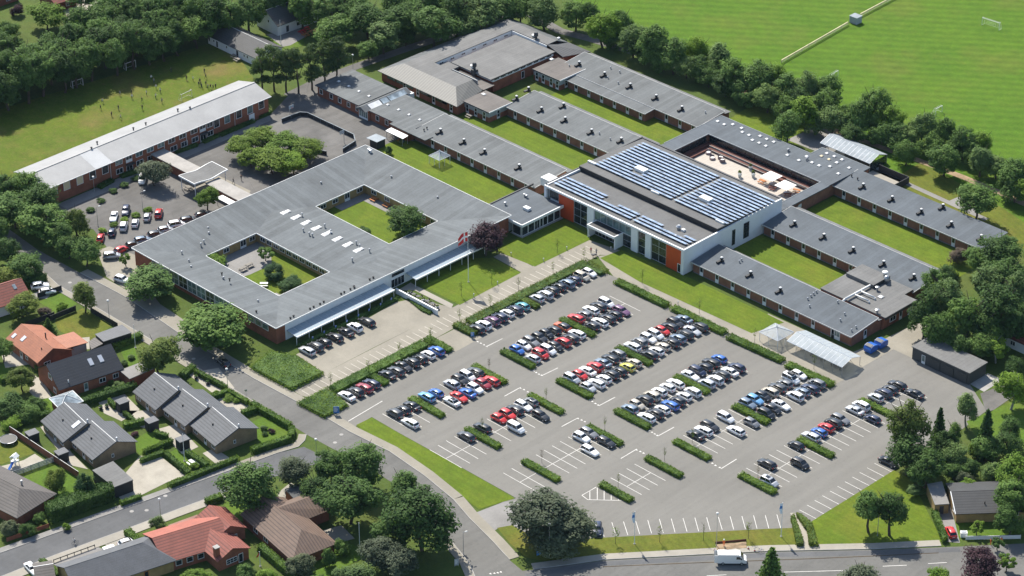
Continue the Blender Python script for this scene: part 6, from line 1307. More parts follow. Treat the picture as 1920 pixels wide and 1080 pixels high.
trees([(127.0,9.4,2.2,4.0)],('bush',),('grey',),'grey brown shrub in the middle of the garden at the right',None,name='shrub',cat='shrub')
trees([(123.5,-18.6,3.9,11.0),(127.3,-16.5,3.4,12.0)],('tall','broad'),('mid','dark'),'%s of the two trees standing on the lawn by the bottom road','two lawn trees',low=.18)
trees([(139.8,-3.6,1.7,4.0),(146.3,-5.1,1.3,4.0),(152.1,-10.1,2.0,5.0)],('loose',),('bright','mid','bright'),'%s small tree by the white garden wall at the bottom right','small trees by the white wall')
trees([(150.6,-17.2,4.6,9.0),(-15.6,6.4,5.3,8.8)],('round',),('purple',),'purple leaved tree, %s counted from the bottom right corner','purple leaved trees',low=.14)
trees([(136.5,-37.9,4.1,9.0),(147.6,-26.4,2.8,8.0)],('round','broad'),('grey','bright'),'%s tree at the bottom edge right of the spruce','trees at the bottom edge')
trees([(79.2,-67.9,7.8,13.0),(83.1,-66.0,5.0,9.0),(82.6,-69.5,5.5,7.0)],('round',),('grey',),'%s stem of the grey green willow at the car park entrance','willow clump',low=.05)
trees([(27.7,-104.1,6.2,14.0),(27.4,-91.7,4.1,9.0),(32.4,-85.9,4.2,10.0),(35.7,-93.3,3.6,9.0),(37.3,-81.2,5.0,12.0),(45.3,-92.1,6.2,13.0),(48.8,-80.4,3.8,10.0),(62.9,-88.2,7.5,16.0),(58.2,-92.1,4.4,9.0)],('broad','round','broad'),('mid','grey','mid','dark','mid','dark','mid','dark','dark'),'%s large tree of the clump beside the street bend, from the left','trees beside the street bend',low=.06)
trees([(61.6,-98.2,4.2,8.0),(66.5,-98.0,4.1,8.0)],('round',),('grey',),'%s grey green tree at the bottom below the big clump','grey green trees')
trees([(52.2,-100.4,2.0,4.0),(51.5,-111.3,3.0,5.0),(53.6,-105.3,1.7,4.5),(63.5,-106.9,3.9,6.0),(49.0,-117.9,2.5,4.0),(39.1,-128.5,2.8,4.0),(45.6,-120.4,2.2,4.0),(58.6,-112.1,2.2,4.0)],('bush',),('mid','grey','mid','light','bright','bright','mid','mid'),'%s garden shrub round the brown roofed house','shrubs round the brown roofed house',name='shrub',cat='shrub')
trees([(-7.7,-128.3,2.9,6.5),(-1.5,-125.5,2.4,6.5)],('bush','bush'),('olive','spruce'),'%s tall shrub on the lawn behind the clipped hedge','tall shrubs behind the clipped hedge',name='shrub',cat='shrub')
trees([(19.1,-122.1,1.6,4.0),(-1.6,-144.7,2.0,4.0),(1.3,-142.0,1.9,3.5),(-0.6,-137.9,1.5,3.0),(5.5,-135.2,1.0,2.0)],('bush',),('light','grey','dark','mid','bright'),'%s garden shrub along the side street, from the red house','shrubs along the side street',name='shrub',cat='shrub')
trees([(-71.5,-90.1,3.5,7.0),(-62.7,-78.6,3.5,8.5),(-28.3,-84.0,5.6,11.0),(-44.7,-109.7,3.1,7.0),(-58.2,-105.2,3.1,7.0),(-39.1,-116.8,4.2,5.0),(-35.2,-115.7,3.0,4.0),(-36.2,-111.8,2.4,4.0),(-34.4,-120.4,2.4,3.0)],('broad','tall','tall','broad','broad','bush','bush','bush','bush'),('olive','olive','olive','olive','mid','dark','mid','dark','bright'),'%s garden tree of the houses left of the street, from the top','garden trees left of the street')
trees([(-67.4,-81.8,1.4,2.2),(-68.1,-86.0,1.8,2.5)],('bush',),('bright','brownish'),'%s small bush on the lawn behind the black fence','small bushes on the lawn',name='shrub',cat='shrub')
trees([(-57.8,-63.9,6.2,8.0),(-28.9,-66.1,8.3,10.0)],('broad',),('mid','mid'),'%s wide street tree beside the square building, from the left','wide street trees',low=.04)
trees([(-107.8,-65.8,5.7,11.0),(-106.6,-58.0,5.3,11.0),(-96.3,-64.7,6.1,11.0),(-93.6,-57.5,3.3,9.0),(-80.0,-65.0,3.8,8.0),(-85.9,-65.7,3.3,7.0),(-93.7,-77.9,3.6,8.0),(-86.1,-78.5,4.3,7.0),(-86.1,-84.2,3.6,6.0),(-104.1,-74.4,4.0,9.0),(-115.2,-56.0,4.5,10.0),(-119.4,-60.1,4.5,10.0),(-90.7,-64.6,3.7,8.0)],('broad','round','broad'),('mid','dark','mid','olive','mid'),'%s tree of the group left of the small car park','trees left of the small car park',low=.03)
trees([(-100.8,-27.7,4.2,8.0),(-81.4,-26.4,3.2,7.0),(-73.2,-58.4,1.7,4.5)],('round','broad','loose'),('grey','bright','bright'),'%s tree round the small car park, from the sports hall','trees round the small car park')
trees([(-97.3,-1.9,4.1,7.0),(-96.3,4.2,4.7,7.0),(-89.7,5.7,4.8,7.5),(-84.2,8.6,4.3,7.0),(-84.4,-2.4,5.5,7.5),(-80.1,1.0,4.2,7.0),(-90.9,-4.0,3.6,6.5)],('broad','round'),('lime','lime','bright'),'%s tree of the bright group in the school yard','bright trees in the school yard')
trees([(-36.9,0.3,5.0,8.8)],('round',),('dark',),'dark round tree in the right hand courtyard',None,low=.02)
trees([(-51.4,-32.9,2.1,5.0),(-43.6,-36.6,2.9,4.0),(-37.0,-37.6,2.9,3.6),(-57.8,-42.5,2.8,3.6),(-44.5,-7.2,1.8,1.8)],('loose','bush','bush','bush','bush'),('mid','spruce','spruce','bright','mid'),'%s courtyard shrub of the square building, from the small tree','courtyard shrubs',name='shrub',cat='shrub')
trees([(-196.0,9.4,5.2,9.0),(-199.0,-2.4,3.5,6.0),(-209.9,9.1,2.3,4.0),(-199.0,23.8,4.6,9.0)],('broad','bush','bush','broad'),('bright','mid','purple','mid'),'%s garden tree of the houses at the top left','garden trees at the top left')
trees([(-71.3,25.8,1.1,2.6)],('bush',),('dark',),'clipped topiary bush at the corner of the square building',None,name='shrub',cat='shrub')
# planted pots and beds
trees([(-33.3,-93.9,0.8,1.2),(-30.5,-93.8,1.4,1.8),(-30.8,-96.2,1.1,1.4),(-34.2,-90.5,1.2,1.8),(-37.7,-86.7,1.0,1.2),(-38.7,-83.8,1.0,1.2)],('bush',),('bright','light','mid','mid','dark','light'),'%s rounded bush behind the navy roofed house','rounded bushes behind the navy roofed house',name='shrub',cat='shrub')
trees([(-101.4,-47.4,1.2,1.2),(-103.5,-42.5,1.2,1.2),(-105.3,-37.4,1.2,1.2),(-106.1,-33.4,1.2,1.2),(-106.6,-29.0,1.2,1.2)],('bush',),('hedge_dark',),'%s low clipped bush in front of the sports hall, from the left','clipped bushes in front of the sports hall',name='shrub',cat='shrub')
trees([(-90.8,-51.7,1.2,1.3),(-91.1,-48.2,1.2,1.3),(-91.4,-44.7,1.2,1.3),(-91.1,-41.2,1.2,1.3),(-91.2,-37.5,1.2,1.3)],('bush',),('bright',),'%s low green bush between the cars of the small car park','bushes between the parked cars',name='shrub',cat='shrub')
trees([(7.2,-82.9,0.8,1.0),(7.5,-81.2,0.8,1.2),(5.2,-81.5,0.9,1.1),(-13.3,-79.8,0.8,1.0),(-9.4,-79.2,1.4,1.1),(-7.4,-78.6,1.0,1.0),(-4.5,-102.7,0.8,1.2),(-12.8,-103.2,0.9,1.2),(5.8,-104.4,0.8,1.0),(6.3,-101.9,1.0,1.3)],('bush',),('mid','purple','light','bright','bright','bright'),'%s low garden bush of the terraced houses','low garden bushes of the terraced houses',name='shrub',cat='shrub')
# young trees: thin stems with a few leaves
sap=MB(); rg=random.Random(5); sap.tube((0,0,0),(0,0,.95),.012,.006,n=5)
for k in range(7):
    t=rg.uniform(0,6.283); z=rg.uniform(.5,.85); sap.tube((0,0,z),(math.cos(t)*.15,math.sin(t)*.15,z+.13),.005,.002,n=4,caps=False)
sap_stem=sap.mesh('stem',[M['bark']]); SAPL=[]
for s_ in range(3):
    mb=MB(); rg=random.Random(60+s_)
    for k in range(70): 
        d=rdir(rg); p=Vector((d.x*.15,d.y*.15,.72+d.z*.27))*rg.uniform(.85,1.05); leaf(mb,p,d+Vector((0,0,.5)),rg.uniform(.018,.034),rg)
    SAPL.append(mb.mesh('leaves',[LEAF['olive']]))
def sapling(p,h,label,group,green='olive',r=1.0):
    t=thing('young_tree',label,'tree',(p[0],p[1],0),rdir(trg).x*3,group); obj('stem',sap_stem,t,scale=(h,h,h)); c=obj('leaves',trg.choice(SAPL),t,scale=(h*r,h*r,h)); c.material_slots[0].link='OBJECT'; c.material_slots[0].material=LEAF[green]
for i,p in enumerate([(2.78,-59.93),(4.43,-49.99),(3.89,-39.82),(4.12,-30.33),(2.95,-20.03),(3.08,-10.27),(1.97,0.19),(2.64,11.22),(3.22,21.27)]): sapling(p,4.0,'%s young tree from the left along the long plaza hedge'%ORD[i],'young trees along the plaza hedge')
for i,p in enumerate([(-5.64,-11.27),(-4.49,-2.34),(-4.27,19.71),(20.52,23.28),(39.47,22.51),(57.17,21.86),(74.29,22.53)]): sapling(p,4.2,'%s young tree on the lawns in front of the school, from the left'%ORD[i],'young trees on the front lawns','olive' if i!=1 else 'bright',1.2 if i==1 else .9)
for i,p in enumerate([(39.51,-48.31),(22.90,-29.97),(57.60,-48.01),(40.72,-29.64),(58.19,-29.07),(75.47,-43.09),(75.68,-28.81),(75.14,-19.35),(94.17,-19.60)]): sapling(p,3.6,'%s young tree in the car park hedges, from the left'%ORD[i],'young trees in the car park hedges','brownish' if i in (1,2,8) else 'olive',.8)
for i,p in enumerate([(89.39,-58.59),(95.44,-51.75),(101.43,-44.97),(107.45,-37.89)]): sapling(p,4.5,'%s young tree on the bottom lawn, from the left'%ORD[i],'young trees on the bottom lawn','mid' if i==0 else 'olive',1.3 if i==0 else (.3 if i==2 else 1.0))

# ---- hedges: leafy blocks
def inside(p,poly):
    c=False; n=len(poly)
    for i in range(n):
        (x0,y0),(x1,y1)=poly[i],poly[(i+1)%n]
        if (y0>p[1])!=(y1>p[1]) and p[0]<(x1-x0)*(p[1]-y0)/(y1-y0)+x0: c=not c
    return c
def hedge(poly,h,green,label,group=None,dens=30,size=.14,rough=.17,name='hedge',cat='hedge',uneven=.2):
    if area(poly)<0: poly=poly[::-1]
    n=len(poly); cx=sum(p[0] for p in poly)/n; cy=sum(p[1] for p in poly)/n; q=[(p[0]-cx,p[1]-cy) for p in poly]
    o=thing(name,label,cat,(cx,cy,0),0,group); rg=random.Random(int(cx*10)+int(cy*7)); ar=abs(area(q)); mb=MB()
    x0,x1=min(p[0] for p in q),max(p[0] for p in q); y0,y1=min(p[1] for p in q),max(p[1] for p in q)
    if ar*dens>16000: dens=16000/ar
    ph=[(rg.uniform(.5,1.6),rg.uniform(.5,1.6),rg.uniform(0,6)) for _ in range(3)]
    hh=lambda x,y: h*(1-uneven/2+uneven*sum(math.sin(a*x+b*y+c) for a,b,c in ph)/6)
    k=0
    while k<ar*dens:
        p=(rg.uniform(x0,x1),rg.uniform(y0,y1))
        if not inside(p,q): continue
        k+=1; leaf(mb,Vector((p[0],p[1],hh(*p)+rg.uniform(-rough,rough))),Vector((0,0,1))+rdir(rg)*.9,rg.uniform(.7,1.3)*size,rg)
    for i in range(n):
        a=Vector(q[i]); b=Vector(q[(i+1)%n]); d=b-a; L=d.length; nn=Vector((d.y,-d.x)).normalized()
        for _ in range(int(L*h*dens*.9)):
            f=rg.random(); z=rg.random(); p=a+d*f+nn*rg.uniform(-rough,rough*.8); leaf(mb,Vector((p.x,p.y,z*hh(p.x,p.y))),Vector((nn.x,nn.y,.35))+rdir(rg)*.8,rg.uniform(.7,1.3)*size,rg)
    c=mb.build('foliage',LEAF[green],o)
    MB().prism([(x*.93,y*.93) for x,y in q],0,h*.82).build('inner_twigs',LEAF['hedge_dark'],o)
    return o
def run(a,b,w):
    d=(Vector(b)-Vector(a)).normalized(); nn=Vector((-d.y,d.x))*w/2; return [(a[0]+nn.x,a[1]+nn.y),(b[0]+nn.x,b[1]+nn.y),(b[0]-nn.x,b[1]-nn.y),(a[0]-nn.x,a[1]-nn.y)]
ISL=[(18.70,-21.94),(29.76,-22.34),(18.28,-2.18),(29.90,-2.80),(36.45,-22.09),(47.65,-21.97),(36.30,-2.42),(47.62,-2.60),(54.41,-22.05),(65.37,-22.09),(54.12,-2.56),(64.93,-2.24),(71.85,-21.93),(82.81,-21.88),(71.54,-2.20),(82.50,-2.29),(90.55,-21.68),(101.24,-21.79),(90.39,-2.24),(101.00,-2.57),(89.83,19.77),(101.03,18.92),(18.61,-31.19),(30.00,-31.38),(18.58,-50.63),(30.00,-50.68),(36.42,-50.66),(47.69,-50.47),(36.39,-31.01),(47.71,-31.19),(54.19,-50.43),(65.64,-50.82),(54.58,-31.04),(65.59,-31.14),(71.99,-45.34),(81.82,-45.09),(72.00,-30.92),(83.06,-31.16)]
for i in range(0,len(ISL),2):
    a,b=ISL[i],ISL[i+1]; y=(a[1]+b[1])/2
    hedge(run((a[0]+.4,y),(b[0]-.4,y),1.75),.95,'hedge_lush','car park hedge island, %s in order by row from the plaza'%ORD[i//2],'hedge islands in the car park')
for i,s in enumerate(([(15.65,19.36),(32.42,19.49)],[(33.63,19.65),(50.10,19.67)],[(51.57,19.13),(67.45,19.77)],[(68.95,19.31),(82.21,19.71)])):
    hedge(run(s[0],s[1],2.2),1.0,'hedge_lush','hedge along the path at the top side of the car park, %s from the left'%ORD[i],'hedges along the car park path')
hedge([(3.2,-20.5),(6.0,-20.5),(6.0,19.6),(11.3,19.6),(11.3,21.6),(3.2,21.6)],1.0,'hedge_gold','long hedge between plaza and car park, right part with corner',dens=20)
hedge([(3.0,-22.6),(9.6,-22.6),(9.6,-20.55),(3.0,-20.55)],1.0,'hedge_gold','short hedge end with blue sign at the left of the right car row')
hedge([(6.05,-3.4),(11.2,-3.4),(11.2,-1.6),(6.05,-1.6)],.95,'hedge_gold','short hedge across the cars in the right plaza row')
hedge([(2.8,-61.5),(5.8,-61.5),(5.8,-31.6),(2.8,-31.6)],1.0,'hedge','long hedge between plaza and car park, left part',dens=20)
hedge([(2.8,-31.55),(10.8,-31.55),(10.8,-29.5),(2.8,-29.5)],1.0,'hedge','short hedge at the drive end of the left plaza row')
hedge([(5.85,-51.4),(11.0,-51.4),(11.0,-49.5),(5.85,-49.5)],.95,'hedge','short hedge across the cars in the left plaza row')
hedge([(4.44,-67.23),(4.57,-58.31),(8.58,-59.98),(16.72,-58.09),(13.22,-66.81)][:0] or [(2.8,-70.0),(11.6,-69.5),(11.6,-62.4),(5.85,-61.5),(2.8,-61.55)],.95,'hedge_lush','wide hedge bed with blue sign at the car park entrance',dens=20)
hedge([(-15.90,-67.84),(-17.93,-60.09),(-12.29,-57.10),(-2.03,-57.57),(-1.94,-67.33)],1.1,'hedge_lush','large square hedge bed at the street corner of the square building',dens=18)
hedge([(-16.2,-53.5),(-14.9,-53.5),(-14.9,-22.0),(-16.2,-22.0)],.5,'hedge_dark','low ground cover strip under the glass canopy',dens=20)
hedge([(-13.86,-21.34),(-12.06,-20.26),(-4.91,-21.13),(-4.55,-22.50),(-7.21,-22.74)],.5,'hedge','low hedge along the white garden wall')
hedge([(109.09,-26.43),(109.11,-25.38),(116.37,-30.98),(117.38,-32.30),(116.47,-33.21),(112.70,-29.61)],1.1,'hedge_gold','golden hedge left of the narrow path at the bottom lawn'); hedge([(109.09,-24.72),(110.03,-24.12),(113.79,-25.15),(119.62,-30.06),(118.31,-31.38),(114.65,-27.67)],1.1,'hedge_gold','golden hedge right of the narrow path at the bottom lawn')
hedge([(128.53,-4.21),(129.57,-3.52),(137.34,-9.98),(136.86,-11.13)],1.5,'hedge','clipped hedge beside the drive with the red car')
# garden hedges on the left
GH=[([(-23.79,-81.49),(-25.28,-76.42)],1.6,1.3,'tall clipped hedge corner by the street lamp'),([(-23.47,-77.60),(-12.68,-77.18)],1.0,1.4,'hedge along the street behind the first terraced house'),([(-12.07,-82.10),(-11.56,-77.82)],1.1,1.4,'hedge between two paved terraces'),
 ([(-11.49,-77.74),(-4.74,-77.68)],1.0,1.4,'hedge along the street behind the middle terraced house'),([(-2.33,-81.56),(-1.33,-77.14)],1.3,1.5,'hedge between the white terrace and the corner garden'),([(-4.04,-77.55),(9.47,-77.40)],1.3,1.6,'hedge along the street at the corner garden'),
 ([(10.08,-77.64),(12.61,-80.12)],1.4,1.6,'rounded hedge at the street corner'),([(10.70,-89.71),(12.91,-80.37)],1.3,1.6,'hedge along the side street at the corner garden'),
 ([(-30.91,-104.69),(-27.84,-90.94)],1.6,1.8,'long hedge behind the conservatory'),([(-35.10,-120.68),(-31.85,-111.56)],1.5,1.8,'hedge left of the terraced house with the roof window'),([(-27.37,-98.87),(-24.04,-99.69)],.8,1.4,'short hedge beside the first garden shed'),([(-21.01,-99.64),(-16.86,-100.03)],.8,1.2,'short hedge running down from the first garden shed'),([(-16.81,-103.12),(-15.01,-98.62)],1.3,1.5,'hedge between two small gardens'),
 ([(-5.40,-106.43),(-4.67,-99.13)],1.2,1.3,'hedge below the small lawn with the parasol'),([(-9.88,-99.90),(-6.66,-98.91)],1.0,1.3,'short hedge beside the second garden shed'),([(-5.40,-106.57),(-4.71,-99.23)],1.0,1.2,'hedge above the paved car court'),([(-3.45,-109.01),(-2.44,-103.25)],1.0,1.2,'hedge at the top of the paved car court'),([(-2.14,-103.31),(8.05,-104.76)],1.1,1.3,'hedge at the right side of the paved car court'),
 ([(8.39,-110.84),(10.77,-93.37)],1.2,1.3,'long hedge along the side street below the picnic table'),([(1.22,-99.96),(8.49,-100.00)],1.2,1.4,'hedge right of the picnic table'),([(6.42,-121.92),(7.35,-117.16)],1.0,1.2,'short hedge by the small bench at the side street'),([(15.40,-127.35),(20.73,-128.06)],1.5,1.6,'hedge at the drive beside the white car'),
 ([(11.31,-146.05),(18.26,-146.90)],1.2,1.4,'hedge at the bottom left corner drive'),([(39.27,-111.55),(51.64,-113.25)],1.6,1.7,'hedge between the red and the brown roofed houses'),([(-44.88,-84.21),(-44.41,-76.33)],1.6,1.6,'hedge below the carport'),([(-82.24,-81.64),(-81.83,-75.93)],2.2,2.2,'tall hedge above the white cars on the drive'),([(18.74,-109.06),(19.54,-105.14)],1.4,1.5,'hedge round the lawn of the red roofed house'),
 ([(-49.50,-102.60),(-48.73,-99.42)],1.3,1.6,'hedge left of the navy roofed house'),([(-51.33,-111.07),(-50.92,-108.77)],1.4,1.5,'hedge at the left edge below the orange bungalow')]
for i,(s,w,h,lb) in enumerate(GH): hedge(run(s[0],s[1],w),h,'hedge_dark' if i in (8,9,25) else 'hedge',lb,'garden hedges',dens=24,size=.14,rough=.06,uneven=.05)
hedge([(-2.12,-135.08),(-0.48,-124.80),(1.52,-120.30),(4.22,-121.76),(2.44,-131.76),(1.50,-136.76)],3.6,'hedge_dark','high dark clipped hedge along the side street',dens=22,size=.17)
for i,s in enumerate(([(-110.32,-33.70),(-109.59,-38.60)],[(-110.35,-31.12),(-109.82,-26.22)],[(-111.20,-13.00),(-110.52,-5.98)],[(-110.47,-4.11),(-110.76,1.11)],[(-110.44,1.43),(-110.56,13.40)],[(-111.24,15.55),(-111.66,19.87)])):
    hedge(run(s[0],s[1],1.6),.9,'hedge_dark','dark bed of shrubs along the sports hall, %s from the left'%ORD[i],'beds along the sports hall')

# ================================================================== street furniture, play things, people
def lamp(p,h,label,arm=.6,ang=0.0,head='offwhite',group='lamp posts'):
    t=thing('lamp_post',label,'lamp',(p[0],p[1],0),ang,group)
    MB().tube((0,0,0),(0,0,h),.075,.045,n=8).build('pole',M['steel'],t); MB().lathe([(.13,0),(.13,.25),(.08,.3)],n=8).build('base',M['steel'],t)
    if arm: MB().tube((0,0,h),(arm,0,h+.12),.035,n=6).build('arm',M['steel'],t); MB().hexa([(arm-.15,-.14,h+.06),(arm+.45,-.14,h+.08),(arm+.45,.14,h+.08),(arm-.15,.14,h+.06)],[(arm-.1,-.1,h+.2),(arm+.4,-.1,h+.18),(arm+.4,.1,h+.18),(arm-.1,.1,h+.2)]).build('lamp_head',M[head],t)
    else: MB().lathe([(.1,h-.05),(.3,h+.05),(.28,h+.3),(.1,h+.42)],n=10).build('lamp_head',M[head],t)
for i,(p,h,a,lb) in enumerate(zip([(-56.40,-76.42),(-13.57,-76.23),(22.91,-81.75),(69.99,-83.26),(83.32,-71.79),(104.55,-44.52),(16.93,-119.59),(-109.22,-40.34),(-93.85,-50.95),(-92.30,-38.16),(-115.02,52.64),(125.65,-18.38),(44.28,-9.95)],(4.8,4.8,5.5,5.5,8.3,8.0,5.5,4.0,5.5,5.5,4.5,7.5,0),(0,0,0,.5,0,0,0,0,.6,.6,0,0,0),
  ('by the street fence with the black panels','beside the tall clipped hedge corner','at the street corner by the bend','on the verge of the bend below the big trees','in front of the grey green willow','beside the worksite on the bottom lawn','in front of the red roofed house','with round head near the sports hall','left one in the small car park','right one in the small car park','by the path above the school yard','between the two lawn trees',''))):
    if h: lamp(p,h,'street lamp '+lb,a,R(70),'offwhite')
def pole(p,h,label,flag=None,name='flagpole'):
    t=thing(name,label,'flagpole',(p[0],p[1],0),0); MB().tube((0,0,0),(0,0,h),.085,.045,n=8).build('pole',M['white'],t); MB().lathe([(.09,h),(.1,h+.08),(.02,h+.16)],n=8).build('knob',M['white'],t); MB().box(-.2,-.2,0,.2,.2,.12).build('foot',M['kerb'],t)
    return t
t=pole((-9.34,-5.37),14.0,'tall white flagpole with red and white cross flag on the lawn')
# hanging flag: red with a white cross, folded in the wind
fl=MB(); nx,nz=15,11; W_,H_=3.2,2.5; dv=Vector((-.70,-.71,0)); side=Vector((.7,-.7,0))
for j in range(nz):
    for i in range(nx):
        u=i/(nx-1); v=j/(nz-1); q=dv*(u*W_*.72)+side*(.34*math.sin(u*8+v*3)*u)+Vector((0,0,13.7-v*H_-u*u*1.7)); fl.v.append(tuple(q))
for j in range(nz-1):
    for i in range(nx-1):
        fl.f.append((j*nx+i,j*nx+i+1,(j+1)*nx+i+1,(j+1)*nx+i)); fl.mi.append(1 if i in (4,5) or j in (4,5) else 0)
fl.build('flag',[M['red'],M['white']],t)
M['banner']=plain('banner',(0.62,0.72,0.82),0.7)
for p,h,lb in zip([(92.14,-55.84),(111.73,-32.54)],(8.0,8.4),('white banner pole on the bottom lawn left of the worksite','white banner pole beside the narrow path with hedges')):
    t=pole(p,h,lb); mb=MB(); n=8
    for k in range(n+1):
        z=h-.15-k*.32; w=.62*(1 if k<6 else .8); mb.v+=[(-.06,0,z),(-.06-.7*w,-.5*w+.1*math.sin(k),z-.12)]
    for k in range(n): mb.f.append((2*k,2*k+1,2*k+3,2*k+2)); mb.mi.append(0 if k in (2,3) else 1)
    mb.build('banner',[M['sign_blue'],M['banner']],t)
for p,h,lb in zip([(2.76,-101.85),(-41.86,-80.14),(-141.47,49.43),(54.32,-97.59)],(7.0,6.0,7.5,7.2),('white flagpole on the small lawn by the picnic table','white flagpole in the garden beside the birch','white flagpole in front of the gabled barn','bare grey pole in the garden below the big trees')): pole(p,h,lb)
t=pole((43.69,-115.28),3.6,'small flagpole with pennant at the red roofed house'); mb=MB(); mb.add([(-.05,0,3.5),(-.05,0,2.9),(-.6,-.3,1.9),(-.7,-.35,2.2)],[(0,1,2,3)]); mb.build('pennant',M['red'],t)
# goals
def goal(a,b,h,label,depth=1.4,net=True):
    a=Vector(a); b=Vector(b); d=(b-a); L=d.length; ang=math.atan2(d.y,d.x); t=thing('football_goal',label,'goal',((a.x+b.x)/2,(a.y+b.y)/2,0),ang,'football goals')
    mb=MB(); mb.tube((-L/2,0,0),(-L/2,0,h),.07,n=6); mb.tube((L/2,0,0),(L/2,0,h),.07,n=6); mb.tube((-L/2-.06,0,h),(L/2+.06,0,h),.07,n=6); mb.build('goal_frame',M['white'],t)
    mb=MB()
    for s in (-1,1): mb.tube((s*L/2,0,h),(s*L/2,depth*.4,h),.035,n=5); mb.tube((s*L/2,depth*.4,h),(s*L/2,depth,0),.035,n=5); mb.tube((s*L/2,0,0),(s*L/2,depth,0),.035,n=5)
    mb.tube((-L/2,depth,0),(L/2,depth,0),.035,n=5); mb.build('net_stay',M['offwhite'],t)
    if net:
        mb=MB(); k=int(L/.6)
        for i in range(k+1): x=-L/2+L*i/k; mb.tube((x,depth*.4,h),(x,depth,0),.012,n=3,caps=False)
        for i in range(4): f=i/4; mb.tube((-L/2,depth*(.4+.6*f),h*(1-f)),(L/2,depth*(.4+.6*f),h*(1-f)),.012,n=3,caps=False)
        mb.build('net',M['offwhite'],t)
for s,h,lb in (([(-10.86,197.37),(-5.30,197.89)],2.3,'large football goal at the far right of the sports field'),([(-18.10,139.53),(-18.36,143.00)],1.9,'small goal beside the trees on the sports field, left one'),([(14.83,143.25),(14.87,145.95)],1.9,'small goal beside the trees on the sports field, right one'),([(-160.46,-8.32),(-160.09,-5.18)],2.1,'goal in the tree shade on the playing field, left one'),([(-159.13,8.84),(-158.86,11.95)],2.1,'goal in the tree shade on the playing field, right one'),([(-133.46,7.55),(-133.79,11.30)],2.0,'goal next to the sports hall roof')): goal(s[0],s[1],h,lb,net='large' in lb or 'small' in lb)
# fence and box on the sports field
def rail_fence(a,b,h,label,mat='wood_grey',step=2.2,rails=2,name='fence',group=None,solid=False):
    a=Vector(a); b=Vector(b); d=b-a; L=d.length; t=thing(name,label,'fence',(a.x,a.y,0),math.atan2(d.y,d.x),group); n=max(1,int(L/step))
    pm_=MB().box(-.06,-.06,0,.06,.06,h).mesh('post',[M[mat]])
    for i in range(n+1): obj('post',pm_,t,(L*i/n,0,0))
    for k in range(n):
        x0,x1=L*k/n+.065,L*(k+1)/n-.065
        if solid: MB().box(x0,-.035,.08,x1,.035,h-.04).build('panel',M[mat],t)
        else:
            if name=='fence' and rails==2 and mat=='fence_pale': MB().box(x0,-.12,h+.002,x1,.12,h+.07).build('cap_board',M[mat],t)
            for r_ in range(rails): z=h*(r_+1)/rails-.16; MB().box(x0,-.05,z-.1,x1,-.01,z+.12).build('rail',M[mat],t)
    return t
rail_fence(*[(-34.72,138.53),(-37.65,170.79)],1.0,'wooden barrier fence across the sports field, near part','fence_pale',3.0,2); rail_fence(*[(-38.61,177.41),(-39.74,197.43)],1.0,'wooden barrier fence across the sports field, far part','fence_pale',3.0,2)
p=(-37.29,173.66); t=thing('equipment_box','green grey equipment box in the gap of the field fence','box',(p[0],p[1],0),R(0)); MB().box(-1.3,-1.2,0,1.3,1.2,2.0).build('body',M['panel_grey'],t); MB().box(-1.4,-1.3,2.0,1.4,1.3,2.12).build('lid',M['sheet'],t)
# picnic tables
def picnic(p,label,mat,ang=0.0,group='picnic tables',k=1.0):
    t=thing('picnic_table',label,'picnic table',(p[0],p[1],.03),ang,group)
    for i in range(4): MB().box(-.95*k,-.38+i*.2,.70,.95*k,-.21+i*.2,.75).build('plank',M[mat],t)
    for s in (-1,1):
        MB().box(-.95*k,s*.78-.14,.42,.95*k,s*.78+.14,.47).build('bench',M[mat],t)
        mb=MB(); mb.tube((s*.65,-.85,0),(s*.65,-.3,.70),.05,n=4); mb.tube((s*.65,.85,0),(s*.65,.3,.70),.05,n=4); mb.box(s*.65-.04,-.9,.34,s*.65+.04,.9,.41); mb.build('trestle',M[mat],t)
for i,(p,mt,a,lb) in enumerate(zip([(-55.48,6.34),(-50.93,6.52),(-51.74,-39.66),(-52.04,-37.41),(-42.55,-40.94),(-71.91,55.29),(-144.30,34.99),(-142.21,34.20),(5.18,-101.47),(-93.28,-22.87)],('wood_orange','wood_orange','wood_grey','wood_grey','white','wood_grey','wood_grey','wood_grey','white','wood_grey'),(0,0,1.57,1.57,.8,0,0,0,-.1,0),
  ('orange picnic table left one on the courtyard path','orange picnic table right one on the courtyard path','grey picnic table nearer the roof edge in the left courtyard','grey picnic table nearer the lawn in the left courtyard','white table in the corner of the left courtyard','picnic table beside the brown roofed annex','picnic table in front of the mossy barn, upper one','picnic table in front of the mossy barn, lower one','white picnic table between the clipped hedges','picnic table under the curved canopy'))): picnic(p,lb,mt,a,k=1.3 if i==8 else 1.0)
for p,lb in zip([(-143.17,58.59),(-143.92,60.83),(-140.83,57.94),(-141.14,60.60)],('red bench set in front of the gabled barn, lower left','red bench set in front of the gabled barn, upper left','orange bench set in front of the gabled barn, lower','orange bench set in front of the gabled barn, right')): picnic(p,lb,'red' if 'red' in lb else 'wood_orange',R(90))
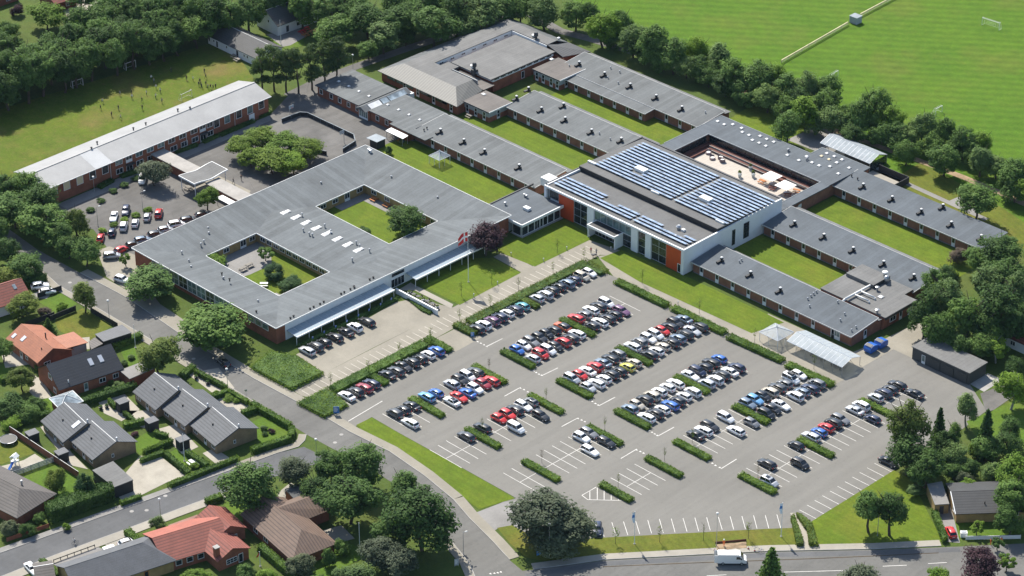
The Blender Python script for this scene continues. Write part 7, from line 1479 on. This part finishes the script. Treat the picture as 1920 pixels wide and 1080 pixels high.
# terrace furniture
M['fabric_white']=plain('fabric_white',(0.78,0.76,0.72),0.8)
for c,lb in (((9.7,82.7),'square white parasol on the wooden terrace, left one'),((15.4,81.5),'square white parasol on the wooden terrace, right one')):
    t=thing('parasol',lb,'parasol',(c[0],c[1],.55),0,'parasols on the terrace'); MB().tube((0,0,0),(0,0,2.5),.05,n=6).build('pole',M['alu'],t); MB().box(-.4,-.4,0,.4,.4,.1).build('base',M['steel'],t)
    cn=MB()
    for i in range(4):
        a=((-2,-2),(2,-2),(2,2),(-2,2))[i]; b_=((-2,-2),(2,-2),(2,2),(-2,2))[(i+1)%4]; cn.add([(*a,2.05),(*b_,2.05),(0,0,2.5)],[(0,1,2)])
    cn.build('canopy',M['fabric_white'],t)
    for i in range(4): a=((-2,-2),(2,-2),(2,2),(-2,2))[i]; MB().tube((*a,2.02),(0,0,2.44),.025,n=4).build('rib',M['alu'],t)
for i,p in enumerate([(7.92,81.26),(12.03,80.50),(17.37,83.59),(17.15,80.41)]): picnic((p[0],p[1]),'%s table set under the terrace parasols, from the left'%ORD[i],'wood_orange' if i in (0,2) else 'wood_red',.2*i)
for o in [q for q in bpy.data.objects if q.get('label','').endswith('under the terrace parasols, from the left')]: o.location.z=.56
M['wicker']=plain('wicker',(0.20,0.15,0.16),0.8)
for i,p in enumerate([(-12.32,83.55),(-9.57,82.01),(-8.26,83.70),(-6.87,82.78)]):
    t=thing('lounge_chair','%s round wicker lounge chair on the pale terrace deck, from the left'%ORD[i],'chair',(p[0],p[1],.55),i*1.3,'lounge chairs on the terrace')
    MB().lathe([(.75,0),(.8,.35),(.7,.42)],n=12).build('seat',M['wicker'],t); mb=MB()
    for k in range(7):
        a=R(20+k*23); b_=R(20+(k+1)*23); mb.add([(.72*math.cos(a),.72*math.sin(a),.4),(.72*math.cos(b_),.72*math.sin(b_),.4),(.82*math.cos(b_),.82*math.sin(b_),.95),(.82*math.cos(a),.82*math.sin(a),.95)],[(0,1,2,3)])
    mb.build('backrest',M['wicker'],t); MB().lathe([(.5,.43),(.55,.55),(.3,.6)],n=10).build('cushion',M['fabric_white'],t)
def planter(p,z,label,h=.9,r=.55,green='olive',pot='sheet',ph=1.2,group=None):
    t=thing('planter',label,'planter',(p[0],p[1],z),0,group); MB().lathe([(r*.7,0),(r,h),(r*.88,h),(r*.8,h-.1)],n=12).build('pot',M[pot],t); c=obj('plant',trg.choice(CROWN['bush']),t,(0,0,h+ph*.4),(0,0,0),(r*1.2,r*1.2,ph*.6)); c.material_slots[0].link='OBJECT'; c.material_slots[0].material=LEAF[green]
for i,p in enumerate([(1.84,79.61),(1.29,84.38),(4.27,82.03)]): planter(p,.55,'%s potted conifer on the wooden terrace, from the left'%ORD[i],group='terrace planters')
for i,p in enumerate([(-15.13,-19.16),(-10.25,-19.19),(-5.51,-19.18)]): planter(p,.07,'%s planter along the white garden wall, from the building'%ORD[i],.5,.5,'olive','steel',.6,'planters along the white wall')
for i,p in enumerate([(-13.58,-19.26),(-12.06,-19.24),(-8.92,-19.16),(-7.26,-19.12)]):
    t=thing('cafe_table','%s dark round table along the white garden wall'%ORD[i],'table',(p[0],p[1],.07),0,'dark tables along the white wall'); MB().lathe([(.5,.70),(.5,.75)],n=12).build('table_top',M['dark'],t); MB().lathe([(.3,0),(.05,.04),(.05,.70)],n=8).build('stem',M['black'],t)
    for k in range(2):
        a=i+k*3.1; MB().box(-.22+.8*math.cos(a),-.22+.8*math.sin(a),.38,.22+.8*math.cos(a),.22+.8*math.sin(a),.45).box(-.22+.8*math.cos(a),.19+.8*math.sin(a),.45,.22+.8*math.cos(a),.24+.8*math.sin(a),.85).build('chair_shell',M['black'],t)
for i,p in enumerate([(-26.60,-101.80),(-26.05,-100.58),(-34.73,-103.70)]+[(-21.42,-78.89),(-17.82,-78.54)]): planter(p,.04,'%s garden pot on the paved terraces of the row houses'%ORD[i],.5,.5,'mid','dark',.7,'garden pots')
# bollard lights
for i,p in enumerate([(-11.20,10.77),(-3.60,14.28),(-3.66,22.37),(-3.70,30.29),(4.08,29.78)]+[(-3.51,-1.36),(-3.39,-9.34)]+[(33.18,22.05)]):
    t=thing('bollard_light','%s bollard light along the plaza lawns, from the connector'%ORD[i],'lamp',(p[0],p[1],0),0,'bollard lights'); MB().lathe([(.09,0),(.09,.75)],n=8).build('post',M['steel'],t); MB().lathe([(.12,.75),(.14,.95),(.06,1.02)],n=8).build('lamp_head',M['offwhite'],t)
# signs
for i,p in enumerate([(-15.15,-49.56),(-15.13,-46.02),(-15.13,-42.48),(-15.08,-39.05),(-15.13,-35.42),(-15.31,-31.90),(-15.29,-28.25),(-15.33,-24.81)]):
    t=thing('parking_sign','%s small blue parking sign along the canopy, from the left'%ORD[i],'sign',(p[0]-.0,p[1],0),0,'parking signs'); MB().tube((0,0,0),(0,0,1.3),.03,n=6).build('post',M['steel'],t); MB().box(.02,-.22,.75,.05,.22,1.3).build('sign_plate',M['blue'],t); MB().box(.051,-.08,.85,.056,-.03,1.2).box(.051,-.03,1.15,.056,.1,1.2).box(.051,-.03,.99,.056,.1,1.04).box(.051,.06,1.04,.056,.1,1.15).build('letter',M['white'],t)
def board(p,w,h,z,label,mat='sign_blue',ang=0.0):
    t=thing('sign_board',label,'sign',(p[0],p[1],0),ang)
    for s in (-1,1): MB().tube((s*w*.4,0,0),(s*w*.4,0,z+h),.04,n=6).build('post',M['steel'],t)
    MB().box(-w/2,-.09,z,w/2,-.04,z+h).build('panel',M[mat],t)
    mb=MB()
    for k in range(4): mb.box(-w*.38,-.10,z+h*(.78-.17*k),w*(.05+.08*((k*7)%4)),-.092,z+h*(.84-.17*k))
    mb.build('text_lines',M['white'],t)
board((12.13,-66.49),1.3,1.7,.5,'blue information board in the hedge bed at the entrance',ang=R(45)); board((9.88,-22.59),.8,1.1,.5,'small blue board in the hedge end at the drive',ang=R(45)); board((81.13,-72.66),.9,2.6,.2,'tall blue board on the lawn by the willow',ang=R(60)); board((71.93,-87.08),.9,1.6,.3,'pale board under the trees at the bottom bend','panel_grey',R(60))
t=thing('traffic_sign','round dark traffic sign seen from behind by the street hedge','sign',(*(-6.68,-76.58),0),R(45)); MB().tube((0,0,0),(0,0,2.6),.035,n=6).build('post',M['steel'],t); MB().tube((0,.05,2.5),(0,.08,2.5),.32,n=14).build('sign_plate',M['steel'],t)
# containers
for i,p in enumerate([(78.51,37.63),(78.82,40.91)]):
    t=thing('waste_container','blue waste container by the kitchen, %s one'%('left','right')[i],'container',(p[0],p[1],.03),R(0),'blue waste containers')
    mb=MB(); pr=[(-1.3,.25),(-1.5,1.2),(-1.2,1.75),(-.2,2.0),(1.2,1.6),(1.4,1.2),(1.3,.25)]; n=len(pr); mb.v=[(-1.0,y,z) for y,z in pr]+[(1.0,y,z) for y,z in pr]; mb.f=[tuple(range(n)),tuple(range(2*n-1,n-1,-1))]+[(i2,n+i2,n+(i2+1)%n,(i2+1)%n) for i2 in range(n)]; mb.mi=[0]*len(mb.f); mb.build('body',M['blue'],t)
    MB().hexa([(-.85,-1.22,1.80),(.85,-1.22,1.80),(.85,-.25,2.03),(-.85,-.25,2.03)],[(-.85,-1.22,1.86),(.85,-1.22,1.86),(.85,-.25,2.09),(-.85,-.25,2.09)]).build('lid',M['dark'],t)
    for sx in (-1,1): MB().box(sx*1.0-.06,-1.3,1.1,sx*1.0+.06,1.2,1.25).build('rib',M['blue'],t)
    for sx in (-.8,.8):
        for sy in (-1.0,1.0): MB().tube((sx-.06,sy,.12),(sx+.06,sy,.12),.12,n=8).build('caster',M['black'],t)
# bicycles
def wheel_ring(r=.33,w=.025,n=14):
    mb=MB(); 
    for i in range(n):
        a,b_=6.283*i/n,6.283*(i+1)/n; mb.tube((r*math.cos(a),0,r*math.sin(a)),(r*math.cos(b_),0,r*math.sin(b_)),w,n=4,caps=False)
    for i in range(6): a=6.283*i/6; mb.tube((0,0,0),(r*math.cos(a),0,r*math.sin(a)),.006,n=3,caps=False)
    return mb.mesh('wheel',[M['tyre']])
BW=wheel_ring()
def bike_frame(mat):
    mb=MB(); A,B_,C_,D_,E_=(-.5,0,.33),(0,0,.30),(-.15,0,.80),(.38,0,.82),(.5,0,.33)
    for a,b_ in ((A,B_),(B_,C_),(A,C_),(B_,D_),(C_,D_),(D_,E_)): mb.tube(a,b_,.022,n=5)
    mb.tube((-.15,0,.80),(-.18,0,.95),.018,n=5); mb.tube((.38,0,.82),(.36,0,1.0),.018,n=5); mb.tube((.33,-.28,1.02),(.33,.28,1.02),.018,n=5); return mb.mesh('frame',[M[mat]])
BF=[bike_frame(m_) for m_ in ('dark','blue','steel','red')]; SAD=MB().hexa([(-.32,-.07,.94),(-.05,-.03,.94),(-.05,.03,.94),(-.32,.07,.94)],[(-.32,-.07,1.0),(-.05,-.03,.99),(-.05,.03,.99),(-.32,.07,1.0)]).mesh('saddle',[M['black']])
def bicycle(x,y,rz,label,group,k=0):
    t=thing('bicycle',label,'bicycle',(x,y,.04),rz,group); obj('frame',BF[k%4],t); obj('saddle',SAD,t); obj('wheel',BW,t,(-.5,0,.33)); obj('wheel',BW,t,(.5,0,.33)); return t
for i,x in enumerate((66.2,67.0,70.0,70.7,73.2,75.8,76.5,77.2,78.6)): bicycle(x,26.8+.3*(i%2),R(90+8*(i%3)),'%s bicycle from the left in the long shelter'%ORD[i],'bicycles in the long shelter',i)
for i,x in enumerate((-77.6,-76.7,-75.9,-74.8,-74.0,-73.1)): bicycle(x,32.4,R(90+6*(i%3)),'%s bicycle from the left in the white roofed shelter by the wing'%ORD[i],'bicycles by the brick wing',i)
p=(112.37,-39.89); bicycle(p[0],p[1],R(60),'bicycle standing beside the worksite',None,1)
# ball court with low boards and two hoops
CP=[(-104.8,18.2),(-104.4,24.2),(-102.8,25.4),(-84.6,25.6),(-81.6,23.4),(-80.6,18.2),(-82.4,14.2),(-88.0,12.2)]
t=thing('ball_court','low boarded ball court with dark panels in the school yard','ball court',(-92,20,0))
for i in range(len(CP)-1):
    a=Vector(CP[i]); b_=Vector(CP[i+1]); d=b_-a; n=max(1,int(d.length/2.4)); nn=Vector((-d.y,d.x)).normalized()*.04
    if i==5: continue
    for k in range(n):
        p0=a+d*(k/n); p1=a+d*((k+1)/n); q=[p0+nn,p1+nn,p1-nn,p0-nn]; MB().prism([(v_.x+92,v_.y-20) for v_ in q],.05,1.15).build('board',M['dark_wood'],t); MB().prism([(v_.x+92,v_.y-20) for v_ in [p0+nn*2,p1+nn*2,p1-nn*2,p0-nn*2]],1.155,1.24).build('top_rail',M['sheet'],t); MB().tube((p0.x+92,p0.y-20,0),(p0.x+92,p0.y-20,1.3),.06,n=6).build('post',M['sheet'],t)
for i,p in enumerate([(-105.55,22.36),(-85.17,21.99)]):
    t=thing('basketball_hoop','basketball hoop at the %s end of the ball court'%('far left','near right')[i],'hoop',(p[0],p[1],0),0 if i==0 else math.pi,'basketball hoops'); MB().tube((-.8,0,0),(-.8,0,2.7),.08,n=6).build('post',M['steel'],t); MB().box(-.15,-.8,2.4,-.08,.8,3.4).build('backboard',M['sheet'],t); MB().tube((-.8,0,2.6),(-.1,0,2.9),.05,n=5).build('arm',M['steel'],t)
    mb=MB(); 
    for k in range(10): a,b_=6.283*k/10,6.283*(k+1)/10; mb.tube((.2+.23*math.cos(a),.23*math.sin(a),2.7),(.2+.23*math.cos(b_),.23*math.sin(b_),2.7),.02,n=4,caps=False)
    mb.build('ring',M['red'],t)
b=Bld('garden_shed','dark shed with pale sheet roof behind the corner of the square building',*(-76.88,26.94),'shed'); q=(-76.88,26.94); b.part('wall',MB().box(q[0]-1.4,q[1]-1.4,0,q[0]+1.4,q[1]+1.4,2.1),'dark_wood'); b.part('roof',MB().hexa([(q[0]-2.4,q[1]-1.7,2.1),(q[0]+1.7,q[1]-1.7,2.3),(q[0]+1.7,q[1]+1.7,2.3),(q[0]-2.4,q[1]+1.7,2.1)],[(q[0]-2.4,q[1]-1.7,2.18),(q[0]+1.7,q[1]-1.7,2.38),(q[0]+1.7,q[1]+1.7,2.38),(q[0]-2.4,q[1]+1.7,2.18)]),'sheet')
# garden things
rail_fence(*[(-32.95,-121.73),(-8.06,-121.90)],1.7,'brown panel fence with white top between the gardens','wood_red',2.0,2,solid=True)
a,c=[Vector(v_) for v_ in [(-32.95,-121.73),(-8.06,-121.90)]]; d=c-a; t=thing('fence_rail','white top rail of the brown panel fence','fence rail',(a.x,a.y,1.72),math.atan2(d.y,d.x)); MB().box(0,-.05,0,d.length,.05,.06).build('rail',M['trim'],t)
rail_fence(*[(-19.02,-134.52),(-16.91,-121.74)],1.4,'wire mesh fence beside the sandpit at the left','panel_grey',1.8,4); rail_fence(*[(-67.02,-92.48),(-66.11,-85.00)],1.5,'black board fence above the orange bungalow','dark_wood',2.0,2,solid=True); rail_fence(*[(-65.30,-86.74),(-64.90,-79.71)],1.5,'black board fence across the garden lawn','dark_wood',2.0,2,solid=True); rail_fence(*[(-61.82,-77.67),(-51.64,-77.66)],1.5,'black board fence along the street','dark_wood',2.0,2,solid=True); rail_fence(*[(-75.98,-82.47),(-75.00,-76.27)],1.4,'black fence beside the white cars','dark_wood',2.0,2,solid=True)
rail_fence(*[(12.87,-144.18),(14.59,-135.04)],.8,'low post and wire fence round the gravel yard','dark',1.4,1)
a,c=[(0.22,-146.62),(2.21,-137.45)]; rail_fence(a,c,1.1,'low red brick garden wall along the side street','brick_red',2.5,2,name='garden_wall',solid=True)
a,c=[(139.43,-6.61),(147.12,1.57)]; rail_fence(a,c,1.0,'pale garden wall in front of the yellow brick house','white_wall',3.0,2,name='garden_wall',solid=True)
p=[(-30.27,-124.11)][0]; t=thing('trampoline','round black trampoline on the lawn at the left edge','trampoline',(p[0],p[1],0)); mb=MB()
for k in range(18): a_,b_=6.283*k/18,6.283*(k+1)/18; mb.tube((1.9*math.cos(a_),1.9*math.sin(a_),.8),(1.9*math.cos(b_),1.9*math.sin(b_),.8),.07,n=5,caps=False)
mb.build('rim',M['steel'],t); MB().lathe([(1.85,.78),(1.75,.8)],n=18).build('mat',M['black'],t)
for k in range(6): a_=6.283*k/6; MB().tube((1.8*math.cos(a_),1.8*math.sin(a_),0),(1.8*math.cos(a_),1.8*math.sin(a_),.78),.04,n=5).build('leg',M['steel'],t)
sheet('sandpit',[(-23.72,-131.12),(-22.68,-128.36),(-22.11,-126.06),(-22.42,-122.90),(-18.98,-122.94),(-19.26,-127.53),(-20.49,-133.45)],.05,'patio')
p=[(-21.79,-128.53)][0]; t=thing('play_tower','white play tower with blue slide','play tower',(p[0],p[1],.05),R(20))
for sx in (-.6,.6):
    for sy in (-.6,.6): MB().box(sx-.06,sy-.06,0,sx+.06,sy+.06,2.2).build('post',M['white'],t)
MB().box(-.7,-.7,1.1,.7,.7,1.2).build('platform',M['white'],t); MB().hexa([(-.8,-.8,2.2),(.8,-.8,2.2),(.8,.8,2.2),(-.8,.8,2.2)],[(-.05,-.8,2.8),(.05,-.8,2.8),(.05,.8,2.8),(-.05,.8,2.8)]).build('roof',M['white'],t); MB().hexa([(-.3,-.7,1.1),(.3,-.7,1.1),(.3,-2.6,.1),(-.3,-2.6,.1)][::-1],[(-.3,-.7,1.25),(.3,-.7,1.25),(.3,-2.6,.2),(-.3,-2.6,.2)][::-1]).build('slide',M['blue'],t)
p=[(17.68,-133.73)][0]; t=thing('trailer','small white trailer on the gravel drive','trailer',(p[0],p[1],.05),R(75)); MB().box(-1.2,-.7,.4,1.2,.7,.9).build('body',M['white'],t); MB().tube((1.2,0,.45),(2.2,0,.45),.05,n=5).build('drawbar',M['steel'],t)
for s in (-1,1): obj('wheel',wheel_me,t,(0,s*.82,.3),(R(90),0,0),(.9,.9,.9))
p=[(138.31,-5.95)][0]; t=thing('parcel_locker','white utility cabinet at the drive of the yellow brick house','cabinet',(p[0],p[1],.05),R(45)); MB().box(-.7,-.5,0,.7,.5,1.1).build('body',M['white'],t); MB().box(-.5,-.3,1.1,.5,.3,1.18).build('lid',M['steel'],t)
# worksite
PIT=[(104.22,-44.32),(108.01,-39.20),(109.46,-40.68),(105.95,-45.77)]; c0=(sum(q[0] for q in PIT)/4,sum(q[1] for q in PIT)/4)
mb=MB(); rg=random.Random(9); N_=9; G_=[[None]*N_ for _ in range(N_)]
for i in range(N_):
    for j in range(N_):
        u,v_=i/(N_-1),j/(N_-1); x=(PIT[0][0]*(1-u)+PIT[1][0]*u)*(1-v_)+(PIT[3][0]*(1-u)+PIT[2][0]*u)*v_; y=(PIT[0][1]*(1-u)+PIT[1][1]*u)*(1-v_)+(PIT[3][1]*(1-u)+PIT[2][1]*u)*v_
        G_[i][j]=len(mb.v); mb.v.append((x,y,.10+rg.uniform(0,.12)+.55*math.exp(-((u-.85)**2+(v_-.4)**2)/.02)+.3*math.exp(-((u-.3)**2+(v_-.6)**2)/.03)))
for i in range(N_-1):
    for j in range(N_-1): mb.f.append((G_[i][j],G_[i][j+1],G_[i+1][j+1],G_[i+1][j])); mb.mi.append(0)
o=mb.build('earth_heap',M['dirt'],smooth=True); tag(o,'orange brown dug earth beside the parked white van','earth heap')
a,c=PIT[0],PIT[1]; rail_fence((a[0]-.3,a[1]+.3),(c[0]-.3,c[1]+.3),.6,'dark boards shoring the dug earth','bench_red',2.5,1,name='shoring_board',solid=True)
for i,p in enumerate([(105.44,-46.01),(109.94,-40.73),(111.36,-40.37)]):
    t=thing('traffic_cone','%s red and white road marker at the worksite'%ORD[i],'cone',(p[0],p[1],.12),0,'road markers'); MB().box(-.2,-.2,0,.2,.2,.06).build('base',M['black'],t); MB().lathe([(.15,.06),(.10,.3)],n=8).build('cone',M['red'],t); MB().lathe([(.10,.301),(.07,.5),(.03,.75)],n=8).build('cone_tip',M['white'],t)
# wall around garden etc: bench and bins
# ---- people: one continuous body each
def person_mesh(name,J,E_,rad):
    me=bpy.data.meshes.new(name); me.from_pydata(J,E_,[]); o=bpy.data.objects.new(name,me); COL.objects.link(o)
    md=o.modifiers.new('s','SKIN'); sv=me.skin_vertices[0].data
    for i,r_ in enumerate(rad): sv[i].radius=(r_,r_*.9); sv[i].use_root=(i==0)
    sb=o.modifiers.new('u','SUBSURF'); sb.levels=1; sb.render_levels=1
    dg=bpy.context.evaluated_depsgraph_get(); dg.update(); out=bpy.data.meshes.new_from_object(o.evaluated_get(dg)); out.name=name
    bpy.data.objects.remove(o); out.materials.clear()
    for k in ('white','dark','skin','hair'): out.materials.append(M[k])
    for f_ in out.polygons:
        z=f_.center.z; x,y=f_.center.x,f_.center.y
        f_.material_index = 3 if z>1.66 or (z>1.56 and x<-.01) else 2 if z>1.44 else 1 if z<.92 else (2 if abs(y)>.33 and z<1.0 else 0)
        f_.use_smooth=True
    return out
def pose(legL,legR,armL,armR,lean=0.0):
    """legs/arms: forward swing of foot/hand (m)"""
    J=[(0,0,.95),(lean*.4,0,1.2),(lean,0,1.42),(lean*1.1,0,1.52),(lean*1.2,0,1.66),(lean*1.2,0,1.76)]; E_=[(0,1),(1,2),(2,3),(3,4),(4,5)]; r=[.14,.13,.15,.055,.10,.07]
    for s,l in ((1,legL),(-1,legR)):
        b_=len(J); J+=[(0,s*.10,.86),(l*.55+.04,s*.11,.48),(l,s*.11,.09+abs(l)*.1),(l+.14,s*.12,.05+abs(l)*.1)]; r+=[.095,.065,.045,.04]; E_+=[(0,b_),(b_,b_+1),(b_+1,b_+2),(b_+2,b_+3)]
    for s,a in ((1,armL),(-1,armR)):
        b_=len(J); J+=[(lean,s*.19,1.40),(lean+a*.4-.02,s*.26,1.14),(lean+a,s*.29,.94+abs(a)*.35),(lean+a+.03,s*.29,.86+abs(a)*.4)]; r+=[.06,.045,.035,.035]; E_+=[(2,b_),(b_,b_+1),(b_+1,b_+2),(b_+2,b_+3)]
    return J,E_,r
PM=[person_mesh('person',*pose(*q)) for q in ((.03,-.03,.03,.02),(.32,-.30,-.22,.24,.05),(-.2,.2,.25,-.2,.03),(.02,0,.45,.1,.03))]
CLOTH={k:plain('cloth_'+k,c,.85) for k,c in {'white':(.68,.68,.66),'black':(.03,.03,.035),'red':(.40,.03,.04),'blue':(.05,.10,.28),'grey':(.25,.25,.26),'orange':(.75,.16,.03),'navy':(.03,.04,.09)}.items()}
def person(p,k,top,legs,rz,label,group=None,z=.03,s=1.0):
    o=obj('person',PM[k],None,(p[0],p[1],z),(0,0,rz),(s,s,s)); tag(o,label,'person',group)
    for i,m_ in ((0,CLOTH[top]),(1,CLOTH[legs])): o.material_slots[i].link='OBJECT'; o.material_slots[i].material=m_
    return o
KID=[(-147.59,-8.18),(-144.79,-11.01),(-139.55,-11.36),(-141.38,-7.62),(-136.62,-10.66),(-147.81,-2.17),(-146.29,0.72),(-144.11,-0.99),(-140.74,-0.25),(-136.89,-3.15),(-143.03,3.15),(-149.55,9.92),(-147.41,9.14),(-144.07,7.27),(-141.68,6.78),(-139.84,3.71),(-136.30,3.03),(-149.27,16.64),(-142.40,16.44),(-140.97,17.51),(-138.54,17.95),(-135.80,16.41),(-136.11,18.06),(-134.26,17.24),(-133.75,17.75),(-132.99,18.05),(-133.03,18.92),(-142.52,22.75),(-139.50,20.84),(-137.28,16.55),(-137.15,17.14)]
tops=['white','black','black','black','white','grey','black','white','black','black','white','white','grey','white','white','white','grey','black','black','white','black','navy','black','grey','black','black','black','black','black','navy','black']
for i,p in enumerate(KID): person(p,(1,2,0,3)[i%4],tops[i],'black' if i%3 else 'navy',i*1.7,'pupil in %s top on the playing field, %s from the left edge group onwards'%(tops[i],ORD[i]),'pupils on the playing field',.02,.93)
person((1.69,25.27),0,'red','black',2.2,'person in red jacket on the plaza by the entrance'); person((3.15,25.62),1,'grey','navy',2.0,'person in grey pushing a pram on the plaza')
t=thing('pram','dark pram beside the two people on the plaza','pram',(*(3.51,24.50),.04),R(-120)); MB().hexa([(-.4,-.22,.5),(.4,-.22,.5),(.4,.22,.5),(-.4,.22,.5)],[(-.5,-.28,.9),(.45,-.28,.8),(.45,.28,.8),(-.5,.28,.9)]).build('carrycot',M['dark'],t); MB().tube((.4,-.25,.8),(.75,-.25,1.05),.02,n=4).tube((.4,.25,.8),(.75,.25,1.05),.02,n=4).tube((.75,-.25,1.05),(.75,.25,1.05),.02,n=4).build('handle',M['steel'],t)
for sx in (-.35,.35):
    for sy in (-.25,.25): obj('wheel',BW,t,(sx,sy,.18),(0,0,0),(.5,.5,.5))
person([(1.82,87.75)][0],0,'white','black',2.0,'person in white top by the terrace steps',None,.56)
for i,p in enumerate([(-87.55,-12.84),(-87.41,-10.33)]): person(p,1,'black','black',1.0+i,'%s of two people in dark clothes walking in the school yard'%('left','right')[i],'people in the school yard',.03,.95)
person((105.88,-43.72),3,'orange','orange',-1.0,'road worker in orange clothes and white helmet at the worksite',None,.2)
p=(105.88,-43.72); t=MB().lathe([(.16,0),(.15,.08),(.08,.14)],n=10).build('helmet',M['white'],None); t.location=(p[0]+.03,p[1]-.03,1.2+.72); tag(t,'white safety helmet on the road worker','helmet')
person([(144.09,-4.51)][0],0,'orange','orange',1.0,'worker in orange beyond the purple tree at the bottom right'); person([(145.41,-2.66)][0],2,'orange','black',2.0,'second worker in orange near the small tree at the bottom right')
# cyclist on the side street
p=(10.72,-137.12); bicycle(p[0],p[1],R(-100),'dark bicycle ridden along the side street',None,0)
J=[(-.12,0,1.02),(.02,0,1.22),(.16,0,1.42),(.22,0,1.50),(.25,0,1.63),(.25,0,1.73)]; E_=[(0,1),(1,2),(2,3),(3,4),(4,5)]; r=[.14,.13,.15,.055,.10,.07]
for s,(kx,kz,fx,fz) in ((1,(.22,.78,.05,.42)),(-1,(.12,.58,-.02,.18))):
    b_=len(J); J+=[(-.08,s*.11,.96),(kx,s*.12,kz),(fx,s*.12,fz),(fx+.14,s*.12,fz-.03)]; r+=[.095,.065,.045,.04]; E_+=[(0,b_),(b_,b_+1),(b_+1,b_+2),(b_+2,b_+3)]
for s in (1,-1):
    b_=len(J); J+=[(.16,s*.19,1.38),(.22,s*.25,1.16),(.33,s*.26,1.06),(.36,s*.26,1.04)]; r+=[.06,.045,.035,.035]; E_+=[(2,b_),(b_,b_+1),(b_+1,b_+2),(b_+2,b_+3)]
PM.append(person_mesh('person',J,E_,r)); person(p,4,'white','navy',R(-100),'cyclist in white top riding along the side street',None,.04)

# ---- the thin summer air between camera and ground
hz=bpy.data.materials.new('haze'); hz.use_nodes=True; ht=hz.node_tree; ht.nodes.clear()
pv=ht.nodes.new('ShaderNodeVolumePrincipled'); pv.inputs['Color'].default_value=(0.55,0.78,1.0,1); pv.inputs['Density'].default_value=0.000014; pv.inputs['Anisotropy'].default_value=0.0
ho=ht.nodes.new('ShaderNodeOutputMaterial'); ht.links.new(pv.outputs[0],ho.inputs['Volume'])
o=MB().box(-900,-900,-1.0,900,900,345.0).build('haze',hz); tag(o,kind='stuff')
